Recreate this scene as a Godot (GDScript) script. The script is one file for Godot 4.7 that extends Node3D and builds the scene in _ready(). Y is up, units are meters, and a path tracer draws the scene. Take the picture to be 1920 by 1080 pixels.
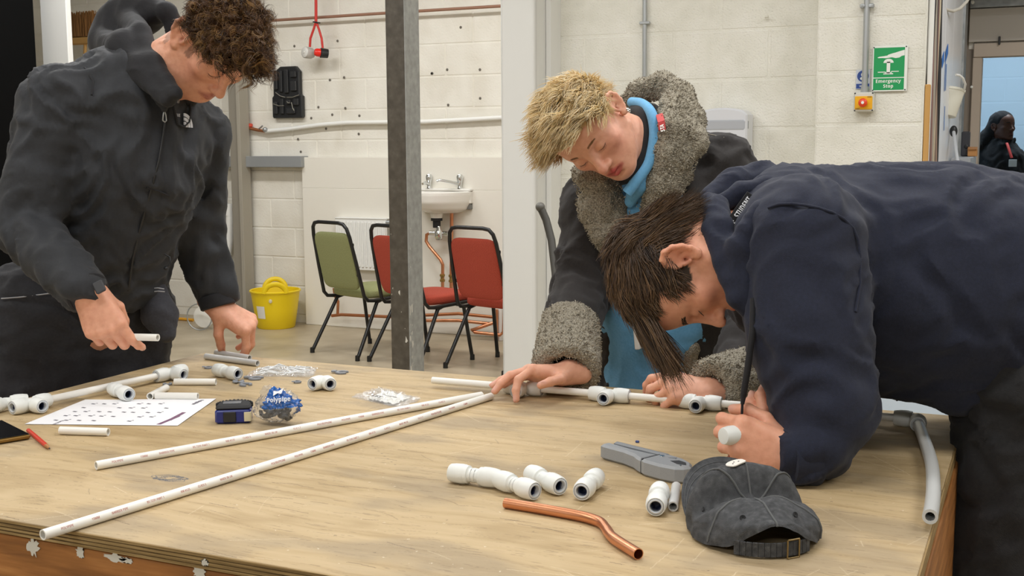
extends Node3D

func _ready() -> void:
	# camera
	var cam := Camera3D.new()
	cam.name = "camera"
	add_child(cam)
	cam.position = Vector3(0, 1.40, 0)
	cam.rotation_order = EULER_ORDER_YXZ
	cam.rotation_degrees = Vector3(-7.08, 24.28, -0.35)
	cam.fov = 27.584
	cam.near = 0.05
	cam.current = true
	# surroundings: the room is closed, what little sky there is stays dim
	var we := WorldEnvironment.new()
	we.name = "world_environment"
	var env := Environment.new()
	env.background_mode = Environment.BG_COLOR
	env.background_color = Color(0.5, 0.55, 0.6)
	env.tonemap_mode = Environment.TONE_MAPPER_LINEAR
	env.tonemap_exposure = 1.0
	env.sdfgi_enabled = true
	env.ssao_enabled = true
	env.ssil_enabled = true
	we.environment = env
	add_child(we)
	# strip lights under the workshop ceiling, some of them added as fill, and a cool one in the next room
	materials()
	var warm := Color(0.985, 0.985, 0.985)
	for a in [[-2.6, 2.9, 1.7, "the open floor before the bench, added as frontal fill"], [0.3, 2.9, 1.7, "the floor in front of the bench's right end, added as frontal fill"], [-3.3, -0.9, 0.8, "the floor left of the bench"], [-0.9, -0.9, 0.7, "the bench's front edge"], [1.6, -1.6, 0.8, "the floor right of the bench"], [-3.3, -3.3, 1.0, "the floor before the steel column"], [-0.9, -3.1, 0.9, "the floor behind the woman"], [1.3, -3.7, 0.9, "the floor behind the bending student"], [-5.2, -5.7, 1.0, "the floor before the yellow tub"], [-3.2, -5.9, 1.0, "the red chairs"], [-5.9, -2.2, 0.6, "the floor behind the standing student"], [0.9, -5.6, 0.8, "the floor beside the passage, added to brighten it"]]:  # first pair: added frontal fill for the faces; last: added to brighten the passage
		strip_light(Vector3(a[0], 3.28, a[1]), warm, 3.9 * a[2], "white strip light hanging above " + a[3], "workshop strip lights")
	strip_light(Vector3(-0.2, 2.9, -10.6), Color(0.9, 0.96, 1.0), 4.0, "cool strip light under the ceiling of the blue room", "blue room strip lights")
	build_room()
	build_wall_things()
	build_far_things()
	build_bench()
	build_pipework()
	build_bench_things()
	build_people()


func strip_light(at: Vector3, tone: Color, energy: float, label: String, group: String) -> void:
	var t := thing("strip_light", label, "light", at, group)
	var b := MB.new()
	b.box(at + Vector3(0, 0.035, 0), Vector3(1.5, 0.05, 0.14), 0.008)
	for s in [-1, 1]:
		b.tube([at + Vector3(s * 0.6, 0.05, 0), at + Vector3(s * 0.6, 0.32 if at.y > 3.0 else 0.1, 0)], 0.006, 6)
	part("housing", b, M.white_metal, t)
	var d := MB.new()
	d.box(at, Vector3(1.46, 0.03, 0.12), 0.012)
	var glow := mat(Color(0.9, 0.9, 0.88), 0.4)
	glow.emission_enabled = true
	glow.emission = tone
	glow.emission_energy_multiplier = 2.0
	part("diffuser", d, glow, t)
	var l := AreaLight3D.new()
	l.name = "lamp"
	l.area_size = Vector2(1.46, 0.2)
	l.light_color = tone
	l.light_energy = energy
	l.shadow_enabled = true
	l.area_range = 20.0
	t.add_child(l)
	l.position = Vector3(0, -0.025, 0)
	l.rotation_degrees = Vector3(-90, 0, 0)


var M := {}

func materials() -> void:
	M.white_metal = mat(hex("e8e8e4"), 0.45)
	# painted blockwork: cream paint over pitted blocks
	var pits := noise_tex(noise(0.1, 3, 3), 512, [[0.0, Color(0, 0, 0)], [0.24, Color(0.25, 0.25, 0.25)], [0.36, Color(0.8, 0.8, 0.8)], [1.0, Color(1, 1, 1)]])
	var paint_tones := noise_tex(noise(0.006, 3, 5), 512, [[0.0, hex("dfddd1")], [0.5, hex("e7e5da")], [1.0, hex("eceae1")]])
	var w := mat(Color.WHITE, 0.62)
	w.albedo_texture = paint_tones
	tri_map(w, Vector3(1.7, 1.7, 1.7), true)
	relief(w, pits, 0.16)
	M.block = w
	var w2 := mat(Color.WHITE, 0.62)
	w2.albedo_texture = noise_tex(noise(0.006, 3, 9), 512, [[0.0, hex("dfdacd")], [0.5, hex("e7e3d8")], [1.0, hex("edeae0")]])
	tri_map(w2, Vector3(0.9, 0.9, 0.9), true)
	relief(w2, pits, 0.08)
	M.block_back = w2
	M.plaster = tri_map(relief(mat(hex("e9e5da"), 0.6), noise_tex(noise(0.02, 3, 12), 256), 0.06), Vector3(2, 2, 2), true)
	M.post_white = tri_map(relief(mat(hex("e2e2de"), 0.5), noise_tex(noise(0.012, 3, 14), 256), 0.15), Vector3(2.5, 1.2, 2.5), true)
	var fl := mat(Color.WHITE, 0.45)
	fl.albedo_texture = noise_tex(noise(0.008, 5, 21), 512, [[0.0, hex("968870")], [0.35, hex("a89a81")], [0.7, hex("b2a48b")], [1.0, hex("beb199")]])
	fl.roughness_texture = noise_tex(noise(0.02, 3, 22), 256, [[0.0, Color(0.7, 0.7, 0.7)], [1.0, Color(1, 1, 1)]])
	tri_map(fl, Vector3(0.5, 0.5, 0.5), true)
	M.floor = fl
	M.ceiling = mat(hex("b9b7b0"), 0.8)
	M.dark = mat(hex("0a0a0a"), 0.9, 0.0, 0.2)
	M.soffit = mat(hex("3a3634"), 0.8)
	M.steel_dark = tri_map(relief(mat(Color.WHITE, 0.45), noise_tex(noise(0.03, 3, 33), 256), 0.05), Vector3(3, 3, 3), true)
	M.steel_dark.albedo_texture = noise_tex(noise(0.012, 5, 31), 512, [[0.0, hex("453f37")], [0.4, hex("4e483f")], [0.75, hex("565047")], [1.0, hex("625c52")]])
	M.steel_grey = tri_map(relief(mat(Color.WHITE, 0.45), noise_tex(noise(0.03, 3, 34), 256), 0.05), Vector3(3, 3, 3), true)
	M.steel_grey.albedo_texture = noise_tex(noise(0.012, 5, 32), 512, [[0.0, hex("8b8b87")], [0.5, hex("999a97")], [1.0, hex("a9aaa6")]])
	M.steel_tan = mat(hex("908a7e"), 0.5)
	M.chip = mat(hex("cfccc2"), 0.7)
	M.galv = tri_map(mat(Color.WHITE, 0.4, 0.7), Vector3(3, 3, 3), true)
	M.galv.albedo_texture = noise_tex(noise(0.02, 2, 41, FastNoiseLite.TYPE_CELLULAR), 256, [[0.0, hex("8e9396")], [1.0, hex("b9bdbf")]])
	M.conduit = mat(hex("b4b8ba"), 0.38, 0.75)
	M.chrome = mat(hex("dfe2e4"), 0.12, 1.0)
	M.copper = tri_map(mat(Color.WHITE, 0.36, 1.0), Vector3(3, 3, 3))
	M.copper.albedo_texture = noise_tex(noise(0.01, 4, 51), 256, [[0.0, hex("cc8660")], [0.5, hex("dc9a74")], [1.0, hex("e6ac8a")]])
	M.copper_dull = mat(hex("b67a55"), 0.4, 0.9)
	M.white_plastic = mat(hex("eeeeea"), 0.4)
	M.fitting = tri_map(mat(Color.WHITE, 0.48), Vector3(9, 9, 9))
	M.fitting.albedo_texture = noise_tex(noise(0.012, 3, 55), 128, [[0.0, hex("e4e6e2")], [1.0, hex("eef0ec")]])
	M.pipe = mat(hex("efede6"), 0.35)
	M.pipe_grey = mat(hex("d2d2d0"), 0.4)
	M.pipe_bent = mat(hex("c9cac8"), 0.3)
	M.collet = mat(hex("c9cdd0"), 0.4)
	M.seal = mat(hex("2a3350"), 0.4)
	M.clip = mat(hex("878b92"), 0.5)
	M.black_plastic = mat(hex("1e1f21"), 0.45)
	M.rubber = mat(hex("232325"), 0.7)
	M.ceramic = mat(hex("f0ede6"), 0.15)
	M.red_cord = mat(hex("c8342c"), 0.55)
	M.yellow = mat(hex("f2d312"), 0.42)
	M.yellow.backlight_enabled = true
	M.yellow.backlight = Color(0.15, 0.13, 0.01)
	M.label_paper = mat(hex("e6e4dc"), 0.7)
	M.frame_black = mat(hex("191a1b"), 0.32)
	M.green_fabric = tri_map(relief(mat(Color.WHITE, 0.95), noise_tex(noise(0.2, 2, 61), 256), 0.12), Vector3(8, 8, 8))
	M.green_fabric.albedo_texture = noise_tex(noise(0.06, 4, 62), 256, [[0.0, hex("84885a")], [0.5, hex("949869")], [1.0, hex("a0a374")]])
	M.red_fabric = tri_map(relief(mat(Color.WHITE, 0.95), noise_tex(noise(0.2, 2, 63), 256), 0.12), Vector3(8, 8, 8))
	M.red_fabric.albedo_texture = noise_tex(noise(0.06, 4, 64), 256, [[0.0, hex("9c3a2b")], [0.5, hex("b04835")], [1.0, hex("bd5642")]])
	M.wood_apron = tri_map(relief(mat(Color.WHITE, 0.6), noise_tex(noise(0.03, 3, 72), 256), 0.1), Vector3(0.8, 7, 7))
	M.wood_apron.albedo_texture = noise_tex(noise(0.01, 5, 71), 512, [[0.0, hex("7d4f24")], [0.4, hex("98632f")], [0.7, hex("a97039")], [1.0, hex("ba8248")]])
	M.ply_edge = tri_map(mat(Color.WHITE, 0.75), Vector3(1.5, 60, 1.5))
	M.ply_edge.albedo_texture = noise_tex(noise(0.012, 4, 73), 256, [[0.0, hex("5f4b2c")], [0.4, hex("8a7044")], [0.7, hex("a1875a")], [1.0, hex("b79d6e")]])
	M.wrapped = mat(hex("eceef2"), 0.3)
	M.blue_wall = mat(hex("bcd2e2"), 0.6)
	M.blue_paint = mat(hex("8fb2c8"), 0.6)
	M.brush = mat(hex("8c6236"), 0.9)
	M.board = mat(hex("c79a5a"), 0.8)
	M.glass = mat(Color(0.9, 0.95, 0.95, 0.08), 0.03)
	M.glass.transparency = BaseMaterial3D.TRANSPARENCY_ALPHA
	M.sign_green = mat(hex("0f9a55"), 0.4)
	M.sign_white = mat(hex("eceee8"), 0.4)
	M.sign_blue = mat(hex("2a4a94"), 0.4)
	M.stop_yellow = mat(hex("f0b312"), 0.4)
	M.stop_red = mat(hex("e0451f"), 0.35)
	M.box_grey = mat(hex("d8d6cc"), 0.45)
	M.ink = mat(hex("2b2b2e"), 0.6)
	M.ink_blue = mat(hex("2d6fc0"), 0.6)
	M.ink_red = mat(hex("b3564a"), 0.6)
	M.tool = tri_map(relief(mat(hex("96999c"), 0.5), noise_tex(noise(0.2, 2, 81), 128), 0.02), Vector3(20, 20, 20))
	M.cap_cloth = tri_map(relief(mat(Color.WHITE, 0.95), noise_tex(noise(0.25, 2, 82), 256), 0.1), Vector3(14, 14, 14))
	M.cap_cloth.albedo_texture = noise_tex(noise(0.02, 5, 83), 256, [[0.0, hex("2e2f31")], [0.4, hex("3f4042")], [0.7, hex("4c4d4f")], [1.0, hex("646565")]])
	M.cap_seam = mat(hex("5a5b5b"), 0.95)
	M.cap_dark = mat(hex("222325"), 0.9)




func block_mesh(w: float, h: float, d: float, sd: int) -> ArrayMesh:  # one concrete block, its arrises softened by paint, its face a little uneven
	var b := MB.new()
	var r := RandomNumberGenerator.new()
	r.seed = sd
	b.box(Vector3(0, 0, -d / 2), Vector3(w, h, d), 0.007)
	for i in b.v.size():
		if b.n[i].z > 0.5:
			b.v[i].z += r.randf_range(-0.0012, 0.0012)
	return b.mesh()


func lay_blocks(wall: Node3D, x0: float, x1: float, y0: float, y1: float, z: float, joint_y: float, course: float, joint_x: float, m: Material) -> void:  # running bond of blocks proud of the wall's mortar face
	var made := {}
	var row := floori((y0 - joint_y) / course)
	while joint_y + row * course < y1:
		var a := maxf(joint_y + row * course, y0)
		var b := minf(joint_y + (row + 1) * course, y1)
		var pitch := 0.446
		var k := floori((x0 - joint_x) / pitch) - 1
		while true:
			var l := joint_x + (k + (0.5 if posmod(row, 2) else 0.0)) * pitch
			k += 1
			if l >= x1:
				break
			var xa := maxf(l, x0)
			var xb := minf(l + pitch, x1)
			if xb - xa < 0.03 or b - a < 0.02:
				continue
			var w := snappedf(xb - xa - 0.006, 0.001)
			var h := snappedf(b - a - 0.006, 0.001)
			var key := "%.3f %.3f %d" % [w, h, posmod(k * 7 + row * 3, 3)]
			if not made.has(key):
				made[key] = block_mesh(w, h, 0.06, hash(key))
			var o := MeshInstance3D.new()
			o.name = "block"
			o.mesh = made[key]
			o.material_override = m
			wall.add_child(o, true)
			o.position = Vector3((xa + xb) / 2, (a + b) / 2, z)
		row += 1


func build_room() -> void:
	var b := MB.new()
	b.box(Vector3(-2, -0.05, -3.5), Vector3(13, 0.1, 19), 0.001)
	struct("floor", b, M.floor)
	b = MB.new()
	b.box(Vector3(-2, 3.65, -3.5), Vector3(13, 0.1, 19), 0.001)
	struct("ceiling", b, M.ceiling)
	# the far wall of painted blocks
	b = MB.new()
	b.box(Vector3(-5.2, 1.8, -7.76), Vector3(6.2, 3.6, 0.2), 0.001)
	var back := struct("wall_back", b, M.block_back)
	lay_blocks(back, -8.0, -2.4, 0.06, 2.9, -7.655, 1.424, 0.2275, -3.97, M.block_back)
	# the nearer wall and the pier beside it
	b = MB.new()
	b.box(Vector3(-1.55, 1.8, -5.5), Vector3(1.5, 3.6, 0.206), 0.001)
	var mid := struct("wall_middle", b, M.block)
	lay_blocks(mid, -2.26, -0.88, 0.0, 2.5, -5.393, 1.68, 0.2225, -1.597, M.block)
	b = MB.new()
	b.box(Vector3(-0.69, 1.8, -5.45), Vector3(0.446, 3.6, 0.406), 0.001)
	var pier := struct("wall_pier", b, M.block)
	lay_blocks(pier, -0.915, -0.467, 0.0, 2.5, -5.243, 1.69, 0.2225, -0.915, M.block)
	b = MB.new()
	b.box(Vector3(-2.32, 1.8, -6.6), Vector3(0.16, 3.6, 2.4), 0.001)
	struct("wall_partition", b, M.plaster)
	# side of the passage behind the pier: boards still in their wrapping
	b = MB.new()
	b.box(Vector3(-0.53, 1.8, -6.75), Vector3(0.12, 3.6, 2.2), 0.002)
	var side := struct("wall_passage", b, M.plaster)
	for k in 4:
		var p := MB.new()
		p.box(Vector3(-0.468, 1.2, -5.9 - k * 0.55), Vector3(0.012, 2.38, 0.54), 0.004)
		part("panel", p, M.wrapped, side)
	# doorway wall at the end of the passage
	b = MB.new()
	b.box(Vector3(2.2, 1.8, -7.95), Vector3(3.6, 3.6, 0.2), 0.002)
	b.box(Vector3(0.05, 2.78, -7.95), Vector3(1.0, 1.66, 0.2), 0.002)
	struct("wall_doorway", b, M.plaster)
	# outer walls
	b = MB.new()
	b.box(Vector3(-8.05, 1.8, -1.2), Vector3(0.1, 3.6, 13.4), 0.001)
	struct("wall_left", b, M.plaster)
	b = MB.new()
	b.box(Vector3(4.05, 1.8, -3.5), Vector3(0.1, 3.6, 19), 0.001)
	struct("wall_right", b, M.plaster)
	b = MB.new()
	b.box(Vector3(-2, 1.8, 5.55), Vector3(12.2, 3.6, 0.1), 0.001)
	struct("wall_front", b, M.plaster)
	# the blue room beyond
	b = MB.new()
	b.box(Vector3(1.5, 1.8, -12.1), Vector3(5.2, 3.6, 0.2), 0.001)
	var blue := struct("wall_blue_room", b, M.blue_wall)
	lay_blocks(blue, -1.0, 0.6, 0.9, 2.6, -11.997, 1.3, 0.2225, -0.8, M.blue_wall)
	var dado := MB.new()
	dado.box(Vector3(-0.2, 0.45, -11.985), Vector3(1.6, 0.9, 0.012), 0.002)
	part("dado", dado, M.blue_paint, blue)
	b = MB.new()
	b.box(Vector3(-1.1, 1.8, -10.0), Vector3(0.2, 3.6, 4.2), 0.001)
	struct("wall_blue_room_side", b, M.blue_wall)
	# dark soffit over the passage, with its steel
	b = MB.new()
	b.box(Vector3(0.9, 2.33, -7.58), Vector3(2.72, 0.1, 0.54), 0.004)
	struct("ceiling_passage", b, M.soffit)
	# door frame: beige, with a steel post in front of its left jamb
	b = MB.new()
	b.box(Vector3(-0.395, 0.95, -7.88), Vector3(0.056, 1.9, 0.12), 0.006)
	b.box(Vector3(0.13, 1.94, -7.86), Vector3(1.1, 0.085, 0.10), 0.006)
	b.box(Vector3(0.58, 0.95, -7.88), Vector3(0.056, 1.9, 0.12), 0.006)
	var fr := struct("trim_1", b, mat(hex("b9ab9c"), 0.5))
	var st := MB.new()
	st.box(Vector3(0.1, 2.09, -7.83), Vector3(1.1, 0.2, 0.03), 0.004)
	part("lintel_board", st, mat(hex("c4beb6"), 0.6), fr)
	st = MB.new()
	st.box(Vector3(0.1, 2.235, -7.82), Vector3(1.1, 0.085, 0.05), 0.004)
	part("lintel_channel", st, M.galv, fr)




func build_wall_things() -> void:
	var b := MB.new()
	# steel column in the open room: two flanges and a web, flaked paint on its edges
	var t := thing("steel_column", "dark grey steel column with flaking paint in front of the chairs", "column", Vector3(-2.78, 0, -4.97))
	b.box(Vector3(-2.806, 1.8, -4.905), Vector3(0.102, 3.6, 0.012), 0.003)
	part("front_flange", b, M.steel_dark, t)
	b = MB.new()
	b.box(Vector3(-2.806, 1.8, -5.035), Vector3(0.102, 3.6, 0.012), 0.003)
	part("rear_flange", b, M.steel_dark, t)
	b = MB.new()
	b.box(Vector3(-2.756, 1.8, -4.97), Vector3(0.006, 3.6, 0.14), 0.002)
	part("side_plate", b, M.steel_grey, t)
	b = MB.new()
	b.box(Vector3(-2.78, 0.01, -4.97), Vector3(0.26, 0.02, 0.26), 0.003)
	part("base_plate", b, M.steel_dark, t)
	var r := RandomNumberGenerator.new()
	r.seed = 11
	b = MB.new()
	for k in 38:  # chips where the paint has come off the corner and the face
		var y := 0.3 + 1.1 * r.randf() * r.randf()
		var s := 0.003 + 0.02 * pow(r.randf(), 3.0)
		var on_face := k % 6 == 0
		var at := Vector3(r.randf_range(-2.85, -2.765), y, -4.8985) if on_face else Vector3(-2.7535, y, r.randf_range(-4.93, -4.903))
		var pts := PackedVector2Array()
		for j in 7:
			pts.append(Vector2.from_angle(TAU * j / 7) * s * r.randf_range(0.3, 0.9) * Vector2(0.6, 1.5))
		if on_face:
			b.slab(pts, at, Vector3.RIGHT, Vector3.UP, 0.0006)
		else:
			b.slab(pts, at, Vector3.FORWARD, Vector3.UP, 0.0006)
	part("paint_chips", b, M.chip, t).set_meta("kind", "stuff")
	# post against the far wall
	t = thing("steel_post", "grey-beige steel post standing against the far block wall", "post", Vector3(-5.725, 0, -7.53))
	b = MB.new()
	b.box(Vector3(-5.757, 1.8, -7.56), Vector3(0.085, 3.6, 0.1), 0.005)
	part("shaft", b, M.steel_tan, t)
	b = MB.new()
	b.box(Vector3(-5.697, 1.8, -7.55), Vector3(0.034, 3.6, 0.12), 0.005)
	part("flange", b, mat(hex("a39d90"), 0.5), t)
	# white boxed post at the end of the nearer wall
	t = thing("boxed_post", "white painted boxed post at the end of the nearer wall", "post", Vector3(-2.29, 0, -5.25))
	b = MB.new()
	b.box(Vector3(-2.285, 1.8, -5.26), Vector3(0.185, 3.6, 0.24), 0.02)
	part("casing", b, M.post_white, t)
	b = MB.new()
	b.box(Vector3(-2.178, 1.8, -5.33), Vector3(0.028, 3.6, 0.13), 0.004)
	part("edge_strip", b, M.white_metal, t)
	# copper pipe along the far wall
	b = MB.new()
	b.tube([Vector3(-5.7636, 2.3309, -7.5800), Vector3(-4.5189, 2.3385, -7.5800), Vector3(-3.4713, 2.3414, -7.5800)], 0.011, 10)
	single("wall_pipe", b, mat(hex("9c7560"), 0.55, 0.3), "thin brown copper pipe running high along the far wall", "pipe")
	# white sleeved pipe sagging along the wall
	t = thing("sleeved_pipe", "white lagged pipe sagging along the far wall below the black case", "pipe", Vector3(-4.5622, 1.5314, -7.6200))
	b = MB.new()
	b.tube([Vector3(-5.5347, 1.4972, -7.6200), Vector3(-5.3249, 1.5115, -7.6200), Vector3(-5.0319, 1.5408, -7.6200), Vector3(-4.7940, 1.5539, -7.6200), Vector3(-4.4246, 1.5533, -7.6200), Vector3(-4.1115, 1.5532, -7.6200), Vector3(-3.7647, 1.5640, -7.6200), Vector3(-3.4789, 1.5751, -7.6200)], 0.016, 10)
	part("sleeve", b, M.white_plastic, t)
	b = MB.new()
	b.tube([Vector3(-5.6957, 1.5236, -7.6200), Vector3(-5.6049, 1.5061, -7.6200), Vector3(-5.5248, 1.4930, -7.6200)], [0.012, 0.013, 0.010], 10)
	part("copper_end", b, M.copper_dull, t)
	b = MB.new()
	b.box(Vector3(-5.6846, 1.5442, -7.6200), Vector3(0.05, 0.03, 0.03), 0.008)
	part("red_lever", b, mat(hex("d0503c"), 0.5), t)
	b = MB.new()
	b.tube([Vector3(-5.6048, 1.5102, -7.6200), Vector3(-5.5487, 1.5383, -7.6000)], 0.006, 6)
	b.ball(Vector3(-5.5247, 1.5093, -7.6000), Vector3(0.02, 0.02, 0.02))
	part("valve", b, M.conduit, t)
	# grey rail in the blockwork
	b = MB.new()
	b.box(Vector3(-5.95, 1.262, -7.6), Vector3(1.57, 0.085, 0.1), 0.004)
	single("wall_rail", b, mat(hex("9b9ea0"), 0.5, 0.3), "grey steel rail along the wall beside the white boxing", "rail")
	# boxed-out lower wall behind the chairs
	t = thing("wall_boxing", "white boxed-out panelling on the lower wall behind the chairs", "panelling", Vector3(-3.8, 0, -7.6))
	for p in [[-5.19, -2.42]]:
		b = MB.new()
		b.box(Vector3((p[0] + p[1]) / 2, 0.53, -7.62), Vector3(p[1] - p[0], 1.06, 0.06), 0.004)
		part("lower_board", b, M.plaster, t)
		b = MB.new()
		b.box(Vector3((p[0] + p[1]) / 2, 1.178, -7.622), Vector3(p[1] - p[0], 0.236, 0.06), 0.003)
		part("upper_board", b, M.plaster, t)
	# plug holes and stains left in the wall
	b = MB.new()
	r.seed = 5
	for q in [[641,71],[624,145],[652,141],[600,197],[653,200],[680,215],[627,212],[585,218],[614,239],[678,250],[557,259],[562,284],[818,139],[845,133],[903,135],[870,57],[903,187],[846,198],[817,139],[555,77],[484,310],[760,219]]:
		var at: Vector3 = wall_at(q[0], q[1])
		b.lathe(at + Vector3(0, 0, 0.001), Vector3(0, 0, 1), [Vector2(0.0105, 0), Vector2(0.0085, 0.002), Vector2(0.0, 0.002)], 8)
	var plugs := part("wall_plugs", b, mat(hex("6d675e"), 0.8), get_node("wall_back"))
	plugs.set_meta("kind", "stuff")
	# red festoon cord with two lampholders
	t = thing("festoon_cord", "red festoon cord looped over the copper pipe on the far wall", "cord", Vector3(-4.9596, 2.2208, -7.5000))
	b = MB.new()
	b.tube([Vector3(-4.9675, 2.6868, -7.5200), Vector3(-4.9724, 2.5331, -7.5200), Vector3(-4.9605, 2.4145, -7.5000), Vector3(-4.9642, 2.2986, -7.5000)], 0.011, 8)
	b.tube([Vector3(-4.9642, 2.2986, -7.5000), Vector3(-4.9871, 2.2414, -7.5000), Vector3(-5.0174, 2.1765, -7.5000), Vector3(-5.0242, 2.1144, -7.5000)], 0.009, 8)
	b.tube([Vector3(-4.9642, 2.2986, -7.5000), Vector3(-4.9403, 2.2394, -7.5000), Vector3(-4.9189, 2.1725, -7.5000), Vector3(-4.9118, 2.1023, -7.5000)], 0.009, 8)
	part("cable", b, M.red_cord, t)
	b = MB.new()
	b.tube([Vector3(-4.9834, 2.2947, -7.4900), Vector3(-4.9229, 2.2842, -7.4900)], 0.006, 6)
	part("cable_tie", b, M.black_plastic, t)
	t = thing("site_plug", "grey round plug socket hanging on the red cord", "socket", Vector3(-5.0541, 2.0685, -7.5000))
	b = MB.new()
	var ax := Vector3(-0.35, 0.1, 1.0).normalized()
	b.lathe(Vector3(-5.0579, 2.0739, -7.5200), ax, [Vector2(0, -0.05), Vector2(0.03, -0.05), Vector2(0.041, -0.03), Vector2(0.043, 0.025), Vector2(0.04, 0.03)], 18)
	part("shell", b, mat(hex("b9b7b2"), 0.5), t)
	b = MB.new()
	b.lathe(Vector3(-5.0579, 2.0739, -7.5200), ax, [Vector2(0.04, 0.03), Vector2(0.036, 0.034), Vector2(0.01, 0.035), Vector2(0.008, 0.04), Vector2(0, 0.04)], 18)
	part("face", b, mat(hex("d9d8d2"), 0.4), t)
	t = thing("red_lampholder", "black and red lampholder hanging on the red cord", "socket", Vector3(-4.9363, 2.0643, -7.5000))
	b = MB.new()
	b.lathe(Vector3(-4.9447, 2.0698, -7.5200), Vector3(-0.75, 0.1, 0.8), [Vector2(0, -0.06), Vector2(0.034, -0.055), Vector2(0.037, 0.0), Vector2(0.031, 0.004)], 16)
	part("shell", b, M.black_plastic, t)
	b = MB.new()
	b.lathe(Vector3(-4.9447, 2.0698, -7.5200), Vector3(-0.75, 0.1, 0.8), [Vector2(0.031, 0.004), Vector2(0.03, 0.03), Vector2(0.022, 0.045), Vector2(0, 0.05)], 16)
	part("red_lens", b, mat(hex("e8281c"), 0.25), t)
	# open black tool case hung on the wall: moulded recesses
	t = thing("tool_case", "black moulded plastic tool case hung open on the far wall", "case", Vector3(-5.2934, 1.5923, -7.6000))
	b = MB.new()
	var o0: Vector3 = Vector3(-5.4587, 1.5953, -7.6520)
	var sc: float = (Vector3(-5.1824, 1.5915, -7.6520) - o0).length()
	var hh: float = Vector3(-5.4442, 1.9870, -7.6520).y - o0.y
	var outline := PackedVector2Array([Vector2(0.03, 0), Vector2(0.97, 0), Vector2(1, 0.03), Vector2(1, 0.42), Vector2(0.93, 0.46), Vector2(0.93, 0.9), Vector2(0.8, 1), Vector2(0.3, 1), Vector2(0.05, 0.88), Vector2(0.05, 0.44), Vector2(0, 0.4), Vector2(0, 0.03)])
	for i in outline.size():
		outline[i] *= Vector2(sc, hh)
	b.slab(outline, o0, Vector3.RIGHT, Vector3.UP, 0.045, 0.008)
	part("shell", b, M.black_plastic, t)
	for q in [[0.12, 0.55, 0.12, 0.38], [0.3, 0.5, 0.1, 0.42], [0.46, 0.48, 0.14, 0.46], [0.66, 0.52, 0.2, 0.2], [0.66, 0.78, 0.2, 0.12], [0.08, 0.08, 0.14, 0.24], [0.3, 0.08, 0.12, 0.3], [0.5, 0.26, 0.16, 0.1], [0.5, 0.08, 0.3, 0.12], [0.74, 0.24, 0.18, 0.14]]:
		b = MB.new()
		b.box(o0 + Vector3((q[0] + q[2] / 2) * sc, (q[1] + q[3] / 2) * hh, 0.052), Vector3(q[2] * sc, q[3] * hh, 0.022), 0.007)
		part("moulding", b, mat(hex("2b2c2e"), 0.35), t)
	b = MB.new()
	for q in [[0.18, 0.5, 0.5, 0.4], [0.55, 0.4, 0.95, 0.44], [0.1, 0.28, 0.45, 0.24], [0.7, 0.3, 0.78, 0.14], [0.55, 0.32, 0.64, 0.3]]:
		b.tube([o0 + Vector3(q[0] * sc, q[1] * hh, 0.062), o0 + Vector3((q[0] + q[2]) / 2 * sc, (q[1] + q[3]) / 2 * hh - 0.008, 0.066), o0 + Vector3(q[2] * sc, q[3] * hh, 0.062)], 0.004, 6)
	part("metal_bits", b, mat(hex("8d8a80"), 0.4, 0.6), t)
	basin()
	radiator()
	# bottle trap pipes: low copper runs behind the chairs
	t = thing("copper_run", "copper pipes running low along the boxing behind the chairs", "pipe", Vector3(-4.0, 0.1, -7.52))
	b = MB.new()
	b.tube([Vector3(-4.8916, 0.0966, -7.5000), Vector3(-4.8054, 0.1095, -7.5000), Vector3(-4.3862, 0.1165, -7.5000), Vector3(-3.8078, 0.1721, -7.5000), Vector3(-3.4680, 0.1600, -7.5000)], 0.012, 8)
	b.tube([Vector3(-4.8388, 0.1077, -7.5000), Vector3(-4.8311, 0.2103, -7.5000), Vector3(-4.8585, 0.2498, -7.5000), Vector3(-4.8662, 0.3107, -7.5000)], 0.011, 8)
	part("upper_run", b, M.copper_dull, t)
	b = MB.new()
	b.tube([Vector3(-4.3523, 0.0932, -7.4800), Vector3(-3.7983, 0.1248, -7.4800), Vector3(-3.5513, 0.1158, -7.4800)], 0.012, 8)
	b.tube([Vector3(-3.4953, 0.2239, -7.4700), Vector3(-3.4974, -0.0257, -7.4700)], 0.016, 8)
	b.tube([Vector3(-3.4146, 0.2701, -7.4400), Vector3(-3.4244, 0.0717, -7.4400), Vector3(-3.4495, 0.0473, -7.4400), Vector3(-3.6510, 0.0541, -7.4400), Vector3(-3.6763, 0.0680, -7.4400), Vector3(-3.6083, 0.0913, -7.4400), Vector3(-3.5171, 0.1269, -7.4700)], 0.012, 8)
	part("lower_run", b, M.copper, t)
	b = MB.new()
	b.tube([Vector3(-3.4715, 0.2403, -7.5000), Vector3(-3.4735, -0.0097, -7.5000)], 0.02, 8)
	part("white_waste_pipe", b, M.white_plastic, t)
	# white plastic downpipe beside the post
	t = thing("waste_pipe", "short white plastic waste pipe on the wall beside the steel post", "pipe", Vector3(-5.8887, 0.6405, -7.5800))
	b = MB.new()
	b.tube([Vector3(-5.8760, 0.9295, -7.5800), Vector3(-5.8801, 0.8363, -7.5800)], [0.035, 0.037], 12)
	b.tube([Vector3(-5.8749, 0.8364, -7.5800), Vector3(-5.8887, 0.6405, -7.5800), Vector3(-5.9277, 0.4682, -7.5800), Vector3(-5.8996, 0.3921, -7.5800)], 0.033, 12)
	part("pipe_run", b, M.white_plastic, t)
	b = MB.new()
	b.tube([Vector3(-5.9368, 0.3883, -7.5600), Vector3(-5.8113, 0.3890, -7.5600)], 0.012, 8)
	part("clip", b, mat(hex("d6d4cb"), 0.5), t)
	# litter by the foot of the far wall
	b = MB.new()
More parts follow.
